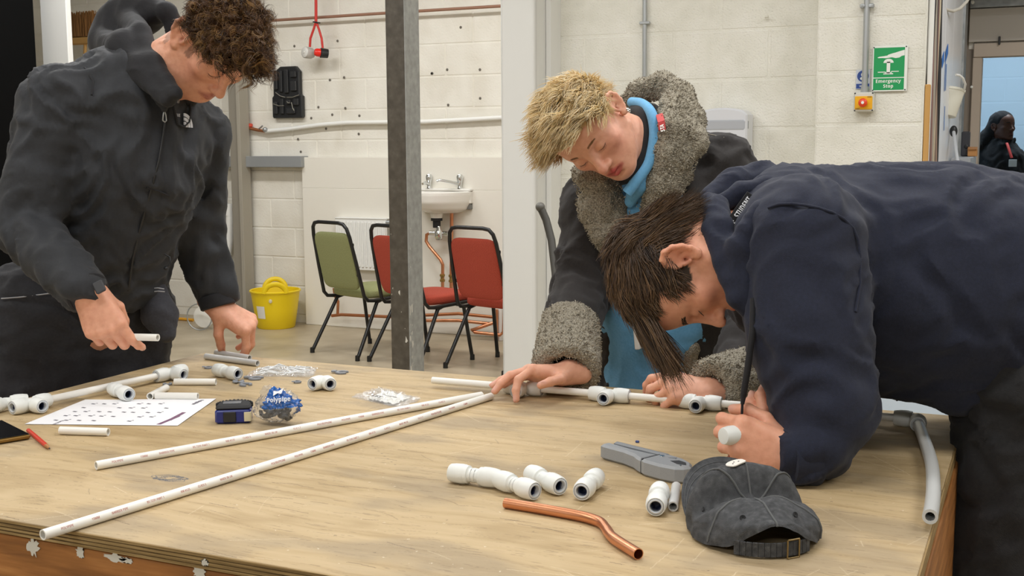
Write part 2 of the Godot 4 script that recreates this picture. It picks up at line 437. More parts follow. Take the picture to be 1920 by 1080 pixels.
	b.tube([Vector3(-6.2942, 0.0120, -7.3622), Vector3(-6.2381, 0.0120, -7.3848), Vector3(-6.1121, 0.0120, -7.3743)], 0.012, 8)
	single("yellow_offcut", b, mat(hex("d79a2a"), 0.5), "yellow pipe offcut lying on the floor by the far wall", "pipe")
	t = thing("floor_roll", "white roll with a wire rim lying against the far wall", "roll", Vector3(-6.2521, 0.0000, -7.7192))
	b = MB.new()
	b.lathe(Vector3(-5.7691, 0.1000, -7.1223) , Vector3(0.2, 0.0, 1), [Vector2(0.0, 0.0), Vector2(0.06, 0.0), Vector2(0.085, 0.02), Vector2(0.085, 0.05), Vector2(0.0, 0.06)], 20)
	part("disc", b, M.label_paper, t)
	b = MB.new()
	var ring := []
	for k in 21:
		ring.append(Vector3(-5.7583, 0.1050, -7.0903) + Vector3(cos(TAU * k / 20) * 0.1, sin(TAU * k / 20) * 0.1, 0.07 - 0.02 * cos(TAU * k / 20)))
	b.tube(ring, 0.005, 6, false)
	part("rim", b, M.conduit, t)
	# far left: a black roller door edge, a white board and a broom head above it
	b = MB.new()
	b.box(Vector3(-6.3019, 0.4075, -6.1000) * Vector3(1, 0, 1) + Vector3(-0.6, 1.5, 0.25), Vector3(1.2, 3.0, 0.5), 0.01)
	single("black_cabinet", b, M.dark, "tall black cabinet standing behind the standing student", "cabinet")
	b = MB.new()
	b.box((Vector3(-6.3614, 2.3300, -6.3000) * 0.5 + Vector3(-6.1805, 2.3209, -6.3000) * 0.5) * Vector3(1, 0, 1) + Vector3(-0.04, 1.5, 0), Vector3(0.24, 3.0, 0.05), 0.006)
	single("white_board", b, M.white_plastic, "tall narrow white board beside the black cabinet", "board")
	t = thing("broom", "brown bristle broom head leaning behind the standing student's shoulder", "broom", Vector3(-6.2219, 0.0000, -6.3172))
	b = MB.new()
	var bc: Vector3 = Vector3(-7.0165, 2.3766, -7.3000)
	r.seed = 8
	for k in 320:
		var p := bc + Vector3(r.randf_range(-0.14, 0.13), -0.12, r.randf_range(-0.04, 0.04))
		b.tube([p, p + Vector3(r.randf_range(-0.02, 0.02), r.randf_range(0.15, 0.2), r.randf_range(-0.01, 0.01))], 0.004, 4, false)
	var br := part("bristles", b, M.brush, t)
	br.set_meta("kind", "stuff")
	b = MB.new()
	b.box(bc + Vector3(0, -0.15, 0), Vector3(0.3, 0.06, 0.07), 0.012)
	part("head_block", b, M.board, t)
	b = MB.new()
	b.tube([bc + Vector3(0, -0.17, 0), Vector3(bc.x - 0.05, 0.0, bc.z + 0.25)], 0.013, 8)
	part("handle", b, M.board, t)
	nearer_wall()
	passage()


func wall_at(x: float, y: float) -> Vector3:  # a mark on the far wall, measured from its left end and top as the photograph shows them
	var u := (x - 540.0) / 400.0
	var at := Vector3(-5.3354, 1.8866, -7.6540).lerp(Vector3(-3.5257, 1.8380, -7.6540), u)
	at.y = lerpf(Vector3(-4.3818, 2.3617, -7.6540).y, Vector3(-4.4039, 1.3137, -7.6540).y, (y - 20.0) / 270.0)
	return at


func basin() -> void:
	var c: Vector3 = Vector3(-3.9515, 1.0269, -7.5500)
	var t := thing("wash_basin", "small white ceramic wash basin on the wall behind the chairs", "basin", c)
	var w := 0.225
	var b := MB.new()
	# bowl: half-round front, hollow inside
	b.grid(func(u, v):
		var a: float = PI * u
		var prof := [[1.0, 0.0], [1.0, -0.02], [0.97, -0.07], [0.86, -0.12], [0.55, -0.15], [0.0, -0.155]]
		var q: float = v * 4.999
		var i := int(q)
		var s: float = lerpf(prof[i][0], prof[i + 1][0], q - i)
		var y: float = lerpf(prof[i][1], prof[i + 1][1], q - i)
		return c + Vector3(-cos(a) * w * s, y + 0.02, sin(a) * 0.30 * s - 0.05), 24, 20, false, false, false)
	b.grid(func(u, v):
		var a: float = PI * u
		var prof := [[1.0, 0.0], [0.9, 0.008], [0.84, 0.0], [0.7, -0.09], [0.0, -0.11]]
		var q: float = v * 3.999
		var i := int(q)
		var s: float = lerpf(prof[i][0], prof[i + 1][0], q - i)
		var y: float = lerpf(prof[i][1], prof[i + 1][1], q - i)
		return c + Vector3(-cos(a) * w * s, y + 0.02, sin(a) * 0.30 * s - 0.05), 24, 16)
	b.box(c + Vector3(0, -0.02, -0.045), Vector3(w * 2, 0.09, 0.09), 0.01)
	b.box(c + Vector3(0, 0.035, -0.05), Vector3(w * 2, 0.02, 0.1), 0.008)
	part("bowl", b, M.ceramic, t)
	b = MB.new()
	b.tube([c + Vector3(-0.02, -0.12, 0.06), c + Vector3(-0.02, -0.17, 0.06)], [0.05, 0.04], 14)
	part("outlet", b, M.ceramic, t)
	for x in [-0.12, 0.13]:
		b = MB.new()
		var p := c + Vector3(x, 0.045, -0.02)
		b.lathe(p, Vector3.UP, [Vector2(0.02, 0), Vector2(0.016, 0.01), Vector2(0.015, 0.045), Vector2(0.022, 0.055), Vector2(0.026, 0.085), Vector2(0.018, 0.1), Vector2(0, 0.1)], 14)
		if x > 0:
			b.tube([p + Vector3(0, 0.03, 0), p + Vector3(-0.05, 0.05, 0.06), p + Vector3(-0.11, 0.062, 0.1), p + Vector3(-0.13, 0.055, 0.11)], [0.012, 0.011, 0.009, 0.011], 8)
		else:
			b.tube([p + Vector3(0, 0.03, 0), p + Vector3(0.0, 0.04, 0.06), p + Vector3(0.0, 0.035, 0.1)], [0.012, 0.011, 0.009], 8)
		part("tap", b, M.chrome, t)
	b = MB.new()
	b.tube([c + Vector3(-0.02, -0.165, 0.06), c + Vector3(-0.02, -0.185, 0.06)], 0.042, 12)
	b.tube([c + Vector3(-0.02, -0.185, 0.06), c + Vector3(-0.02, -0.235, 0.06)], 0.028, 12)
	part("trap", b, M.rubber, t)
	b = MB.new()
	b.box(c + Vector3(0.19, -0.085, -0.03), Vector3(0.06, 0.04, 0.05), 0.006)
	part("bracket", b, mat(hex("7a7a76"), 0.5), t)
	b = MB.new()
	b.tube([Vector3(-3.9623, 0.8791, -7.5000), Vector3(-3.9635, 0.7982, -7.5000)], 0.011, 8)
	b.tube([Vector3(-4.0386, 0.7460, -7.5000), Vector3(-4.0606, 0.7377, -7.5000), Vector3(-4.0658, 0.6909, -7.5000), Vector3(-4.0401, 0.6528, -7.5000), Vector3(-3.9498, 0.5587, -7.5000), Vector3(-3.9329, 0.5244, -7.5000), Vector3(-3.9367, 0.2748, -7.5000)], 0.012, 10)
	b.tube([Vector3(-3.8793, 0.9240, -7.5500), Vector3(-3.8928, 0.2707, -7.5500)], 0.013, 10)
	b.tube([Vector3(-3.9035, 0.7534, -7.5000), Vector3(-3.8809, 0.7511, -7.5400)], 0.011, 8)
	part("copper_feed", b, M.copper, t)
	b = MB.new()
	b.tube([Vector3(-4.0341, 0.7500, -7.5000), Vector3(-3.8863, 0.7500, -7.5000)], 0.017, 10)
	b.lathe(Vector3(-3.9501, 0.7036, -7.4800), Vector3.UP, [Vector2(0, 0), Vector2(0.02, 0), Vector2(0.03, 0.02), Vector2(0.03, 0.06), Vector2(0.018, 0.08), Vector2(0.012, 0.1), Vector2(0, 0.1)], 12)
	part("mixing_valve", b, M.chrome, t)
	b = MB.new()
	b.tube([Vector3(-3.9500, 0.7074, -7.4800), Vector3(-3.9497, 0.7306, -7.4800)], 0.023, 12)
	part("valve_cap", b, M.black_plastic, t)
	for q in [Vector3(-3.9366, 0.4270, -7.5000), Vector3(-3.8907, 0.4196, -7.5500)]:
		b = MB.new()
		b.lathe(q + Vector3(0, -0.03, 0), Vector3.UP, [Vector2(0.012, 0), Vector2(0.02, 0.004), Vector2(0.02, 0.018), Vector2(0.014, 0.022), Vector2(0.014, 0.038), Vector2(0.02, 0.042), Vector2(0.02, 0.056), Vector2(0.012, 0.06)], 8)
		part("compression_joint", b, mat(hex("a98d55"), 0.35, 0.9), t)


func radiator() -> void:
	var a: Vector3 = Vector3(-4.8655, 0.4512, -7.5200)
	var e: Vector3 = Vector3(-4.4184, 0.8373, -7.5200)
	var t := thing("radiator", "white panel radiator on the boxing behind the green chair", "radiator", Vector3((a.x + e.x) / 2, a.y, -7.55))
	var w := e.x - a.x
	var h := e.y - a.y
	var b := MB.new()
	b.box(Vector3((a.x + e.x) / 2, a.y + h / 2, -7.545), Vector3(w, h, 0.02), 0.005)
	part("panel", b, M.white_plastic, t)
	var n := 14
	for k in n:
		b = MB.new()
		b.box(Vector3(a.x + w * (k + 0.5) / n, a.y + h / 2, -7.533), Vector3(w / n * 0.62, h * 0.9, 0.018), 0.008)
		part("flute", b, M.white_plastic, t)
	b = MB.new()
	b.box(Vector3((a.x + e.x) / 2, e.y + 0.004, -7.56), Vector3(w, 0.01, 0.06), 0.003)
	part("top_grille", b, M.white_plastic, t)
	b = MB.new()
	b.tube([Vector3(e.x + 0.0, e.y - 0.02, -7.54), Vector3(e.x + 0.04, e.y - 0.02, -7.54)], 0.014, 8)
	part("bleed_valve", b, M.conduit, t)


func nearer_wall() -> void:
	var t := thing("wall_conduit", "thin galvanised conduit running up the block wall behind the woman", "conduit", Vector3(-1.7319, 1.6626, -5.3700))
	var b := MB.new()
	b.tube([Vector3(-1.7363, 2.2031, -5.3780), Vector3(-1.7291, 1.0077, -5.3780)], 0.0105, 12)
	part("tube", b, M.conduit, t)
	b = MB.new()
	b.box(Vector3(-1.7332, 1.9515, -5.3750), Vector3(0.05, 0.014, 0.02), 0.003)
	part("saddle", b, M.conduit, t)
	t = thing("paper_dispenser", "grey and white rounded dispenser on the wall behind the woman's collar", "dispenser", Vector3(-1.3397, 1.2399, -5.3500))
	b = MB.new()
	var c: Vector3 = Vector3(-1.3296, 1.3863, -5.3000)
	var pts := PackedVector2Array()
	for k in 13:
		var x := -1.0 + k / 6.0
		pts.append(Vector2(x * 0.115, 0.13 + 0.032 * sqrt(maxf(0.0, 1.0 - x * x))))
	pts.append(Vector2(0.115, -0.13))
	pts.append(Vector2(-0.115, -0.13))
	b.slab(pts, c - Vector3(0, 0, 0.08), Vector3.RIGHT, Vector3.UP, 0.12, 0.008)
	part("body", b, mat(hex("d9dbe0"), 0.3), t)
	b = MB.new()
	b.box(c + Vector3(0, 0.085, 0.025), Vector3(0.236, 0.07, 0.045), 0.02)
	part("grey_cover", b, mat(hex("b4b7bd"), 0.2), t)
	b = MB.new()
	b.tube([Vector3(-1.1694, 1.9508, -5.3700), Vector3(-1.1527, 1.9524, -5.3700)], 0.006, 6)
	single("wall_screw", b, mat(hex("d8d5c8"), 0.6), "painted-over screw head on the block wall above the dispenser", "screw")
	# conduit down to the emergency stop
	t = thing("stop_conduit", "galvanised conduit dropping to the yellow emergency stop box", "conduit", Vector3(-0.7020, 1.6128, -5.2200))
	b = MB.new()
	b.tube([Vector3(-0.7076, 2.1167, -5.2220), Vector3(-0.7063, 1.6041, -5.2220)], 0.0125, 12)
	part("tube", b, M.conduit, t)
	b = MB.new()
	b.box(Vector3(-0.7066, 1.9615, -5.2250), Vector3(0.058, 0.018, 0.022), 0.004)
	b.tube([Vector3(-0.7240, 1.9587, -5.2100), Vector3(-0.7233, 1.9581, -5.2050)], 0.006, 6)
	b.tube([Vector3(-0.6829, 1.9587, -5.2100), Vector3(-0.6823, 1.9582, -5.2050)], 0.006, 6)
	part("saddle", b, M.conduit, t)
	b = MB.new()
	b.tube([Vector3(-0.7048, 1.6264, -5.2220), Vector3(-0.7063, 1.6018, -5.2220)], 0.017, 10)
	part("coupler", b, M.conduit, t)
	t = thing("emergency_stop", "yellow emergency stop box with red mushroom button on the pier", "switch", Vector3(-0.7071, 1.5637, -5.2200))
	c = Vector3(-0.7040, 1.5605, -5.1900)
	b = MB.new()
	b.box(c + Vector3(0, 0, -0.025), Vector3(0.082, 0.082, 0.055), 0.006)
	part("enclosure", b, M.box_grey, t)
	b = MB.new()
	b.box(c + Vector3(0, -0.004, 0.004), Vector3(0.072, 0.056, 0.008), 0.003)
	part("yellow_plate", b, M.stop_yellow, t)
	b = MB.new()
	b.lathe(c + Vector3(0, -0.004, 0.008), Vector3(0, 0, 1), [Vector2(0.011, 0), Vector2(0.011, 0.012), Vector2(0.018, 0.014), Vector2(0.0185, 0.02), Vector2(0.012, 0.026), Vector2(0, 0.027)], 20)
	part("mushroom_button", b, M.stop_red, t)
	b = MB.new()
	b.lathe(c + Vector3(0, -0.004, 0.0345), Vector3(0, 0, 1), [Vector2(0.0065, 0), Vector2(0.006, 0.001), Vector2(0, 0.001)], 12)
	part("key_disc", b, M.sign_white, t)
	b = MB.new()
	b.text("STOP", c + Vector3(0.024, 0.02, 0.0082), Vector3.RIGHT, Vector3.UP, 0.005)
	b.text("STOP", c + Vector3(-0.024, -0.028, 0.0082), Vector3.RIGHT, Vector3.UP, 0.005)
	part("lettering", b, M.ink, t)
	for s in [[-1, -1], [1, -1], [-1, 1], [1, 1]]:
		b = MB.new()
		b.lathe(c + Vector3(s[0] * 0.036, s[1] * 0.036, 0.002), Vector3(0, 0, 1), [Vector2(0.0035, 0), Vector2(0.003, 0.0015), Vector2(0, 0.0015)], 8)
		part("screw", b, M.ink, t)
	# the green sign
	t = thing("emergency_sign", "green and white Emergency Stop sign screwed to the pier", "sign", Vector3(-0.6105, 1.6179, -5.2350))
	var o: Vector3 = Vector3(-0.6781, 1.6038, -5.2320)
	var sx: float = Vector3(-0.5365, 1.6005, -5.2320).x - o.x
	var sy: float = Vector3(-0.6850, 1.7933, -5.2320).y - o.y
	b = MB.new()
	b.box(o + Vector3(sx / 2, sy / 2, 0), Vector3(sx, sy, 0.004), 0.0015)
	part("plate", b, M.sign_white, t)
	var f := func(x: float, y: float) -> Vector3: return o + Vector3(x * sx, y * sy, 0.0022)
	b = MB.new()
	b.box(f.call(0.475, 0.635), Vector3(sx * 0.88, sy * 0.65, 0.001), 0.0003)
	b.box(f.call(0.475, 0.16), Vector3(sx * 0.88, sy * 0.26, 0.001), 0.0003)
	part("green_panel", b, M.sign_green, t)
	b = MB.new()
	var hand := [[0.91, 0.9], [0.8, 0.88], [0.65, 0.845], [0.56, 0.83], [0.45, 0.805], [0.42, 0.785], [0.2, 0.765], [0.14, 0.75], [0.16, 0.735], [0.28, 0.735], [0.38, 0.728], [0.55, 0.745], [0.66, 0.725], [0.76, 0.735], [0.83, 0.77], [0.91, 0.78]]
	var hp := PackedVector2Array()
	for q in hand:
		hp.append(Vector2(q[0] * sx, q[1] * sy))
	b.slab(hp, o + Vector3(0, 0, 0.0027), Vector3.RIGHT, Vector3.UP, 0.0004)
	var cap_ := PackedVector2Array()
	for k in 13:
		cap_.append(Vector2(0.46 * sx + cos(PI * k / 12) * 0.145 * sx, 0.625 * sy + sin(PI * k / 12) * 0.09 * sy))
	b.slab(cap_, o + Vector3(0, 0, 0.0027), Vector3.RIGHT, Vector3.UP, 0.0004)
	b.box(f.call(0.46, 0.52) + Vector3(0, 0, 0.0007), Vector3(sx * 0.1, sy * 0.26, 0.0004), 0.0001)
	b.box(f.call(0.46, 0.385) + Vector3(0, 0, 0.0007), Vector3(sx * 0.28, sy * 0.022, 0.0004), 0.0001)
	b.box(f.call(0.46, 0.41) + Vector3(0, 0, 0.0007), Vector3(sx * 0.2, sy * 0.02, 0.0004), 0.0001)
	b.box(f.call(0.27, 0.425) + Vector3(0, 0, 0.0007), Vector3(sx * 0.22, sy * 0.018, 0.0004), 0.0001)
	b.box(f.call(0.65, 0.435) + Vector3(0, 0, 0.0007), Vector3(sx * 0.22, sy * 0.018, 0.0004), 0.0001)
	part("pictogram", b, M.sign_white, t)
	b = MB.new()
	b.text("Emergency", f.call(0.47, 0.215) + Vector3(0, 0, 0.0005), Vector3.RIGHT, Vector3.UP, 0.0145)
	b.text("Stop", f.call(0.47, 0.105) + Vector3(0, 0, 0.0005), Vector3.RIGHT, Vector3.UP, 0.0145)
	part("lettering", b, M.sign_white, t)
	for s in [[0.03, 0.97], [0.95, 0.97], [0.03, 0.03], [0.95, 0.03]]:
		b = MB.new()
		b.lathe(f.call(s[0], s[1]), Vector3(0, 0, 1), [Vector2(0.003, 0), Vector2(0.0025, 0.0015), Vector2(0, 0.0015)], 8)
		part("screw", b, M.ink, t)
	# the small blue sign behind the conduit
	t = thing("blue_sign", "small blue and white mandatory sign behind the stop conduit", "sign", Vector3(-0.7159, 1.6206, -5.2400))
	o = Vector3(-0.7169, 1.6566, -5.2400)
	b = MB.new()
	b.box(o, Vector3(0.058, 0.082, 0.003), 0.001)
	part("plate", b, mat(hex("cdd3dc"), 0.4), t)
	b = MB.new()
	b.lathe(o + Vector3(0, 0.014, 0.0016), Vector3(0, 0, 1), [Vector2(0.024, 0), Vector2(0.024, 0.0006), Vector2(0, 0.0006)], 20)
	b.box(o + Vector3(0, -0.028, 0.0018), Vector3(0.054, 0.02, 0.0008), 0.0002)
	part("blue_print", b, M.sign_blue, t)
	b = MB.new()
	b.ball(o + Vector3(0, 0.02, 0.0024), Vector3(0.008, 0.009, 0.0006))
	b.ball(o + Vector3(0, 0.004, 0.0024), Vector3(0.012, 0.007, 0.0006))
	b.text("Wear", o + Vector3(0, -0.028, 0.0022), Vector3.RIGHT, Vector3.UP, 0.008)
	part("white_print", b, M.sign_white, t)
	# steel bar leaning behind the woman
	t = thing("leaning_bar", "dark steel bender bar with a rounded tip leaning beside the woman", "bar", Vector3(-2.6292, 0.0000, -6.5325))
	b = MB.new()
	var ptop: Vector3 = Vector3(-1.5179, 1.1861, -3.5974)
	b.tube([ptop, Vector3(-1.4982, 1.1438, -3.6006), Vector3(-1.4714, 1.0785, -3.5816), Vector3(-1.4441, 0.9767, -3.5469), Vector3(-1.4105, 0.8279, -3.4865), Vector3(-1.3875, 0.6262, -3.4473), Vector3(-1.7672, 0.0000, -4.4252)], 0.013, 10)
	part("shaft", b, mat(hex("4a4843"), 0.5, 0.4), t)
	b = MB.new()
	b.ball(ptop, Vector3(0.016, 0.016, 0.016))
	part("tip", b, mat(hex("6a6862"), 0.5, 0.3), t)
	# low grey cupboard with a pale blue end, beyond the bench's right end
	t = thing("low_cupboard", "low pale grey cupboard with a light blue end panel behind the bench", "cupboard", Vector3(-0.3692, 0.0000, -4.2929) * 0.0 + Vector3(-0.34, 0, -3.28))
	b = MB.new()
	b.box(Vector3(-0.325, 0.335, -3.3), Vector3(0.25, 0.67, 0.4), 0.008)
	part("carcass", b, mat(hex("939ba0"), 0.6), t)
	b = MB.new()
	b.box(Vector3(-0.44, 0.34, -3.09), Vector3(0.06, 0.66, 0.02), 0.004)
	part("blue_panel", b, mat(hex("8fbcd4"), 0.5), t)
	b = MB.new()
	b.box(Vector3(-0.27, 0.33, -3.09), Vector3(0.02, 0.64, 0.02), 0.004)
	part("door_edge", b, mat(hex("d5d8d8"), 0.5), t)
	# wooden trestle behind the woman
	t = thing("wooden_trestle", "worn brown wooden trestle standing behind the woman's coat", "trestle", Vector3(-1.5954, 0.0000, -4.4983))
	b = MB.new()
	b.bar(Vector3(-1.1826, 0.9219, -3.3811), Vector3(-1.1707, 0.6084, -3.2884), 0.035, 0.05)
	b.bar(Vector3(-1.1707, 0.6084, -3.2884), Vector3(-1.2319, 0.0000, -3.4161), 0.035, 0.05)
	part("upright", b, mat(hex("5d5042"), 0.7), t)
	b = MB.new()
	b.tube([Vector3(-1.2340, 0.7514, -3.3568), Vector3(-1.1605, 0.7526, -3.3901)], 0.012, 8)
	b.tube([Vector3(-1.3180, 0.7520, -3.3189), Vector3(-1.2340, 0.7514, -3.3568)], 0.011, 8)
	part("rung", b, mat(hex("8a7c68"), 0.6), t)
	b = MB.new()
	b.lathe(Vector3(-1.1077, 0.7154, -3.1656), Vector3(-0.3, 0.0, 1), [Vector2(0.0, 0.0), Vector2(0.022, 0.0), Vector2(0.03, 0.012), Vector2(0.03, 0.03), Vector2(0.02, 0.036), Vector2(0.02, 0.05), Vector2(0, 0.05)], 18)
	part("wheel", b, mat(hex("7d735f"), 0.5), t)


func passage() -> void:
	# cables clipped to the pier's edge
	var r := RandomNumberGenerator.new()
	r.seed = 31
	var tones := ["2d2b2c", "6e6a68", "8d6c66", "a8a093", "3a3638", "7b5f58", "c3b59b", "58504e", "977f70", "2a2a2c"]
	for k in 10:
		var x := 1738.0 + k * 2.6
		var b := MB.new()
		var z := -5.30 - k * 0.045
		var p := []
		for j in 9:
			p.append(Vector3(-0.452 + r.randf_range(-0.003, 0.003) + 0.005 * sin(j * 1.3 + k), 2.6 - j * 0.32, z + r.randf_range(-0.006, 0.006)))
		b.tube(p, 0.0085 if k % 3 else 0.011, 7)
		single("wall_cable", b, mat(hex(tones[k]), 0.5), "%s cable in the bundle running down beside the pier" % ["black", "grey", "dull pink", "pale grey", "charcoal", "brown", "cream", "dark brown", "tan", "thin black"][k], "cable", "cables beside the pier")
	var b := MB.new()
	b.box(Vector3(-0.455, 0.93, -5.262), Vector3(0.022, 1.4, 0.026), 0.003)
	single("edge_batten", b, M.board, "raw wooden batten nailed along the pier's lower edge", "batten")
	b = MB.new()
	b.box(Vector3(-0.452, 1.3, -5.285), Vector3(0.02, 2.6, 0.012), 0.002)
	single("edge_angle", b, M.white_metal, "white metal angle trim running up the pier's edge", "trim")
	# loose white cable looping under the soffit
	b = MB.new()
	b.tube([Vector3(-0.4930, 2.0652, -6.0000), Vector3(-0.4880, 2.0455, -6.1000), Vector3(-0.4656, 2.0291, -6.2000), Vector3(-0.4405, 2.0298, -6.3000), Vector3(-0.4153, 2.0513, -6.4000), Vector3(-0.3925, 2.0918, -6.5000), Vector3(-0.3842, 2.1285, -6.6000)], 0.008, 8)
	single("loose_cable", b, mat(hex("c9c4b8"), 0.5), "loose white cable looping under the dark soffit", "cable")
	# steel post at the end of the passage
	var t := thing("door_post", "beige steel post beside the doorway to the blue room", "post", Vector3(-0.47, 0, -7.7))
	b = MB.new()
	b.box(Vector3(-0.46, 1.2, -7.9), Vector3(0.088, 2.4, 0.09), 0.004)
	part("shaft", b, mat(hex("8f8478"), 0.5), t)
	b = MB.new()
	b.box(Vector3(-0.418, 1.2, -7.85), Vector3(0.006, 2.4, 0.02), 0.002)
	part("edge_bead", b, mat(hex("b5aea4"), 0.4), t)
	b = MB.new()
	b.ball(Vector3(-0.4142, 1.7144, -7.6800), Vector3(0.008, 0.008, 0.004))
	b.ball(Vector3(-0.4279, 2.2155, -7.6800), Vector3(0.01, 0.012, 0.004))
	part("bolt", b, M.sign_white, t)
	# galvanised strip at the passage end
	b = MB.new()
	b.box(Vector3(-0.462, 1.2, -7.52), Vector3(0.03, 2.4, 0.2), 0.003)
	single("galvanised_channel", b, M.galv, "galvanised channel standing between the wrapped boards and the door post", "channel")
	b = MB.new()
	b.box(Vector3(-0.2749, 1.9926, -7.8000), Vector3(0.012, 0.05, 0.02), 0.003)
	single("cable_gland", b, M.black_plastic, "small black fixing on the board above the doorway", "fixing")
	# blue print on the wrapped boards
	b = MB.new()
	for q in [[1768.5, 112, 0.05], [1775.5, 99, 0.06]]:
		var at: Vector3 = Vector3(-0.4590, 1.7795, -6.0525) if q[0] < 1770 else Vector3(-0.4590, 1.8260, -6.2656)
		b.box(at, Vector3(0.0015, 0.05, q[2] * 2.4), 0.0004, Basis(Vector3.RIGHT, 0.35))
	b.box(Vector3(-0.4590, 1.7163, -6.2016), Vector3(0.001, 0.16, 0.02), 0.0003)
	b.box(Vector3(-0.4590, 1.7069, -6.2756), Vector3(0.001, 0.13, 0.025), 0.0003)
	b.box(Vector3(-0.4590, 1.5050, -6.2756), Vector3(0.001, 0.12, 0.02), 0.0003)
	var bp := part("blue_print", b, M.ink_blue, get_node("wall_passage"))
	# white bucket hanging on the boards
	t = thing("hanging_bucket", "white plastic bucket hanging tilted by its handle in the passage", "bucket", Vector3(-0.4590, 1.5307, -6.6646))
	b = MB.new()
	var top: Vector3 = Vector3(-0.4562, 1.6628, -6.6286)
	var bot: Vector3 = Vector3(-0.4753, 1.5214, -6.6008)
	var ax := (top - bot).normalized()
	var hgt := top.distance_to(bot)
	b.lathe(bot, ax, [Vector2(0.0, 0.0), Vector2(0.048, 0.0), Vector2(0.05, 0.003), Vector2(0.068, hgt - 0.012), Vector2(0.071, hgt - 0.012), Vector2(0.072, hgt), Vector2(0.066, hgt), Vector2(0.05, 0.01), Vector2(0, 0.01)], 28)
	part("pail", b, mat(hex("e6e4d6"), 0.35), t)
	b = MB.new()
	b.tube([Vector3(-0.3917, 1.6575, -6.6017), Vector3(-0.3854, 1.6831, -6.5639), Vector3(-0.3942, 1.7111, -6.5195), Vector3(-0.4110, 1.7265, -6.4919), Vector3(-0.4278, 1.7287, -6.4735)], 0.006, 8)
	part("handle", b, M.white_plastic, t)
	b = MB.new()
	var face := (C_at() - top)
	var side := ax.cross(face).normalized()
	var front := side.cross(ax).normalized()
	for k in 9:
		var y := hgt * (0.84 - k * 0.062)
		var rr := lerpf(0.05, 0.068, y / hgt) + 0.0006
		for s in 6:
			if k == 0 or (k + s) % 4 != 3:
				var a := 0.1 + s * 0.13
				var d := front * cos(a) - side * sin(a)
				var d2 := front * cos(a + 0.11) - side * sin(a + 0.11)
				b.bar(bot + ax * y + d * rr, bot + ax * y + d2 * rr, 0.0012, 0.0022 if k == 0 else 0.0012, 0.0002, ax)
	part("printed_lines", b, mat(hex("7d7f80"), 0.6), t)
	# shelf with a cup, a speaker and a mop handle
	t = thing("passage_shelf", "grey metal shelf at the end of the passage", "shelf", Vector3(-0.5428, 1.3083, -7.7020))
	b = MB.new()
	b.box(Vector3(-0.40, 1.25, -6.95), Vector3(0.1, 0.11, 0.55), 0.004)
	part("tray", b, mat(hex("a9adb3"), 0.45, 0.2), t)
	b = MB.new()
	b.box(Vector3(-0.46, 0.6, -7.15), Vector3(0.03, 1.2, 0.03), 0.004)
	part("leg", b, M.galv, t)
	t = thing("card_box", "small orange cardboard box on the passage shelf", "box", Vector3(-0.37, 1.305, -7.1))
	b = MB.new()
	b.box(Vector3(-0.365, 1.327, -7.12), Vector3(0.05, 0.042, 0.07), 0.003)
	part("carton", b, mat(hex("c08a52"), 0.7), t)
	b = MB.new()
	b.box(Vector3(-0.365, 1.351, -7.1), Vector3(0.05, 0.004, 0.05), 0.001, Basis(Vector3.RIGHT, 0.25))
	part("flap", b, mat(hex("b17c46"), 0.7), t)
	t = thing("black_speaker", "small black upright speaker standing on the passage shelf", "speaker", Vector3(-0.40, 1.305, -7.12))
	b = MB.new()
	b.box(Vector3(-0.405, 1.375, -7.15), Vector3(0.045, 0.14, 0.05), 0.006)
	part("case", b, mat(hex("35363c"), 0.5), t)
	b = MB.new()
	b.ball(Vector3(-0.4, 1.36, -7.124), Vector3(0.012, 0.012, 0.004))
	part("knob", b, M.black_plastic, t)
	t = thing("grey_rod", "pale grey rod leaning from the passage shelf", "rod", Vector3(-0.3214, 0.9997, -5.9911))
	b = MB.new()
	b.tube([Vector3(-0.4397, 1.4467, -6.6619), Vector3(-0.4082, 1.3368, -6.4400), Vector3(-0.3724, 1.2211, -6.2193), Vector3(-0.2974, 1.0068, -5.8923)], 0.009, 8)
	part("rod_body", b, mat(hex("c5c8cc"), 0.4), t)
	b = MB.new()
	b.ball(Vector3(-0.4396, 1.4439, -6.6616), Vector3(0.02, 0.03, 0.02))
	part("rod_head", b, M.black_plastic, t)
	b = MB.new()
	b.tube([Vector3(-0.4903, 1.2904, -5.7334), Vector3(-0.4658, 1.2927, -5.7448)], 0.006, 8)
	single("batten_peg", b, M.white_plastic, "small white peg sticking out beside the cable bundle", "peg")


func C_at() -> Vector3:  # where someone standing at the bench would be
	return Vector3(0, 1.4, 0)


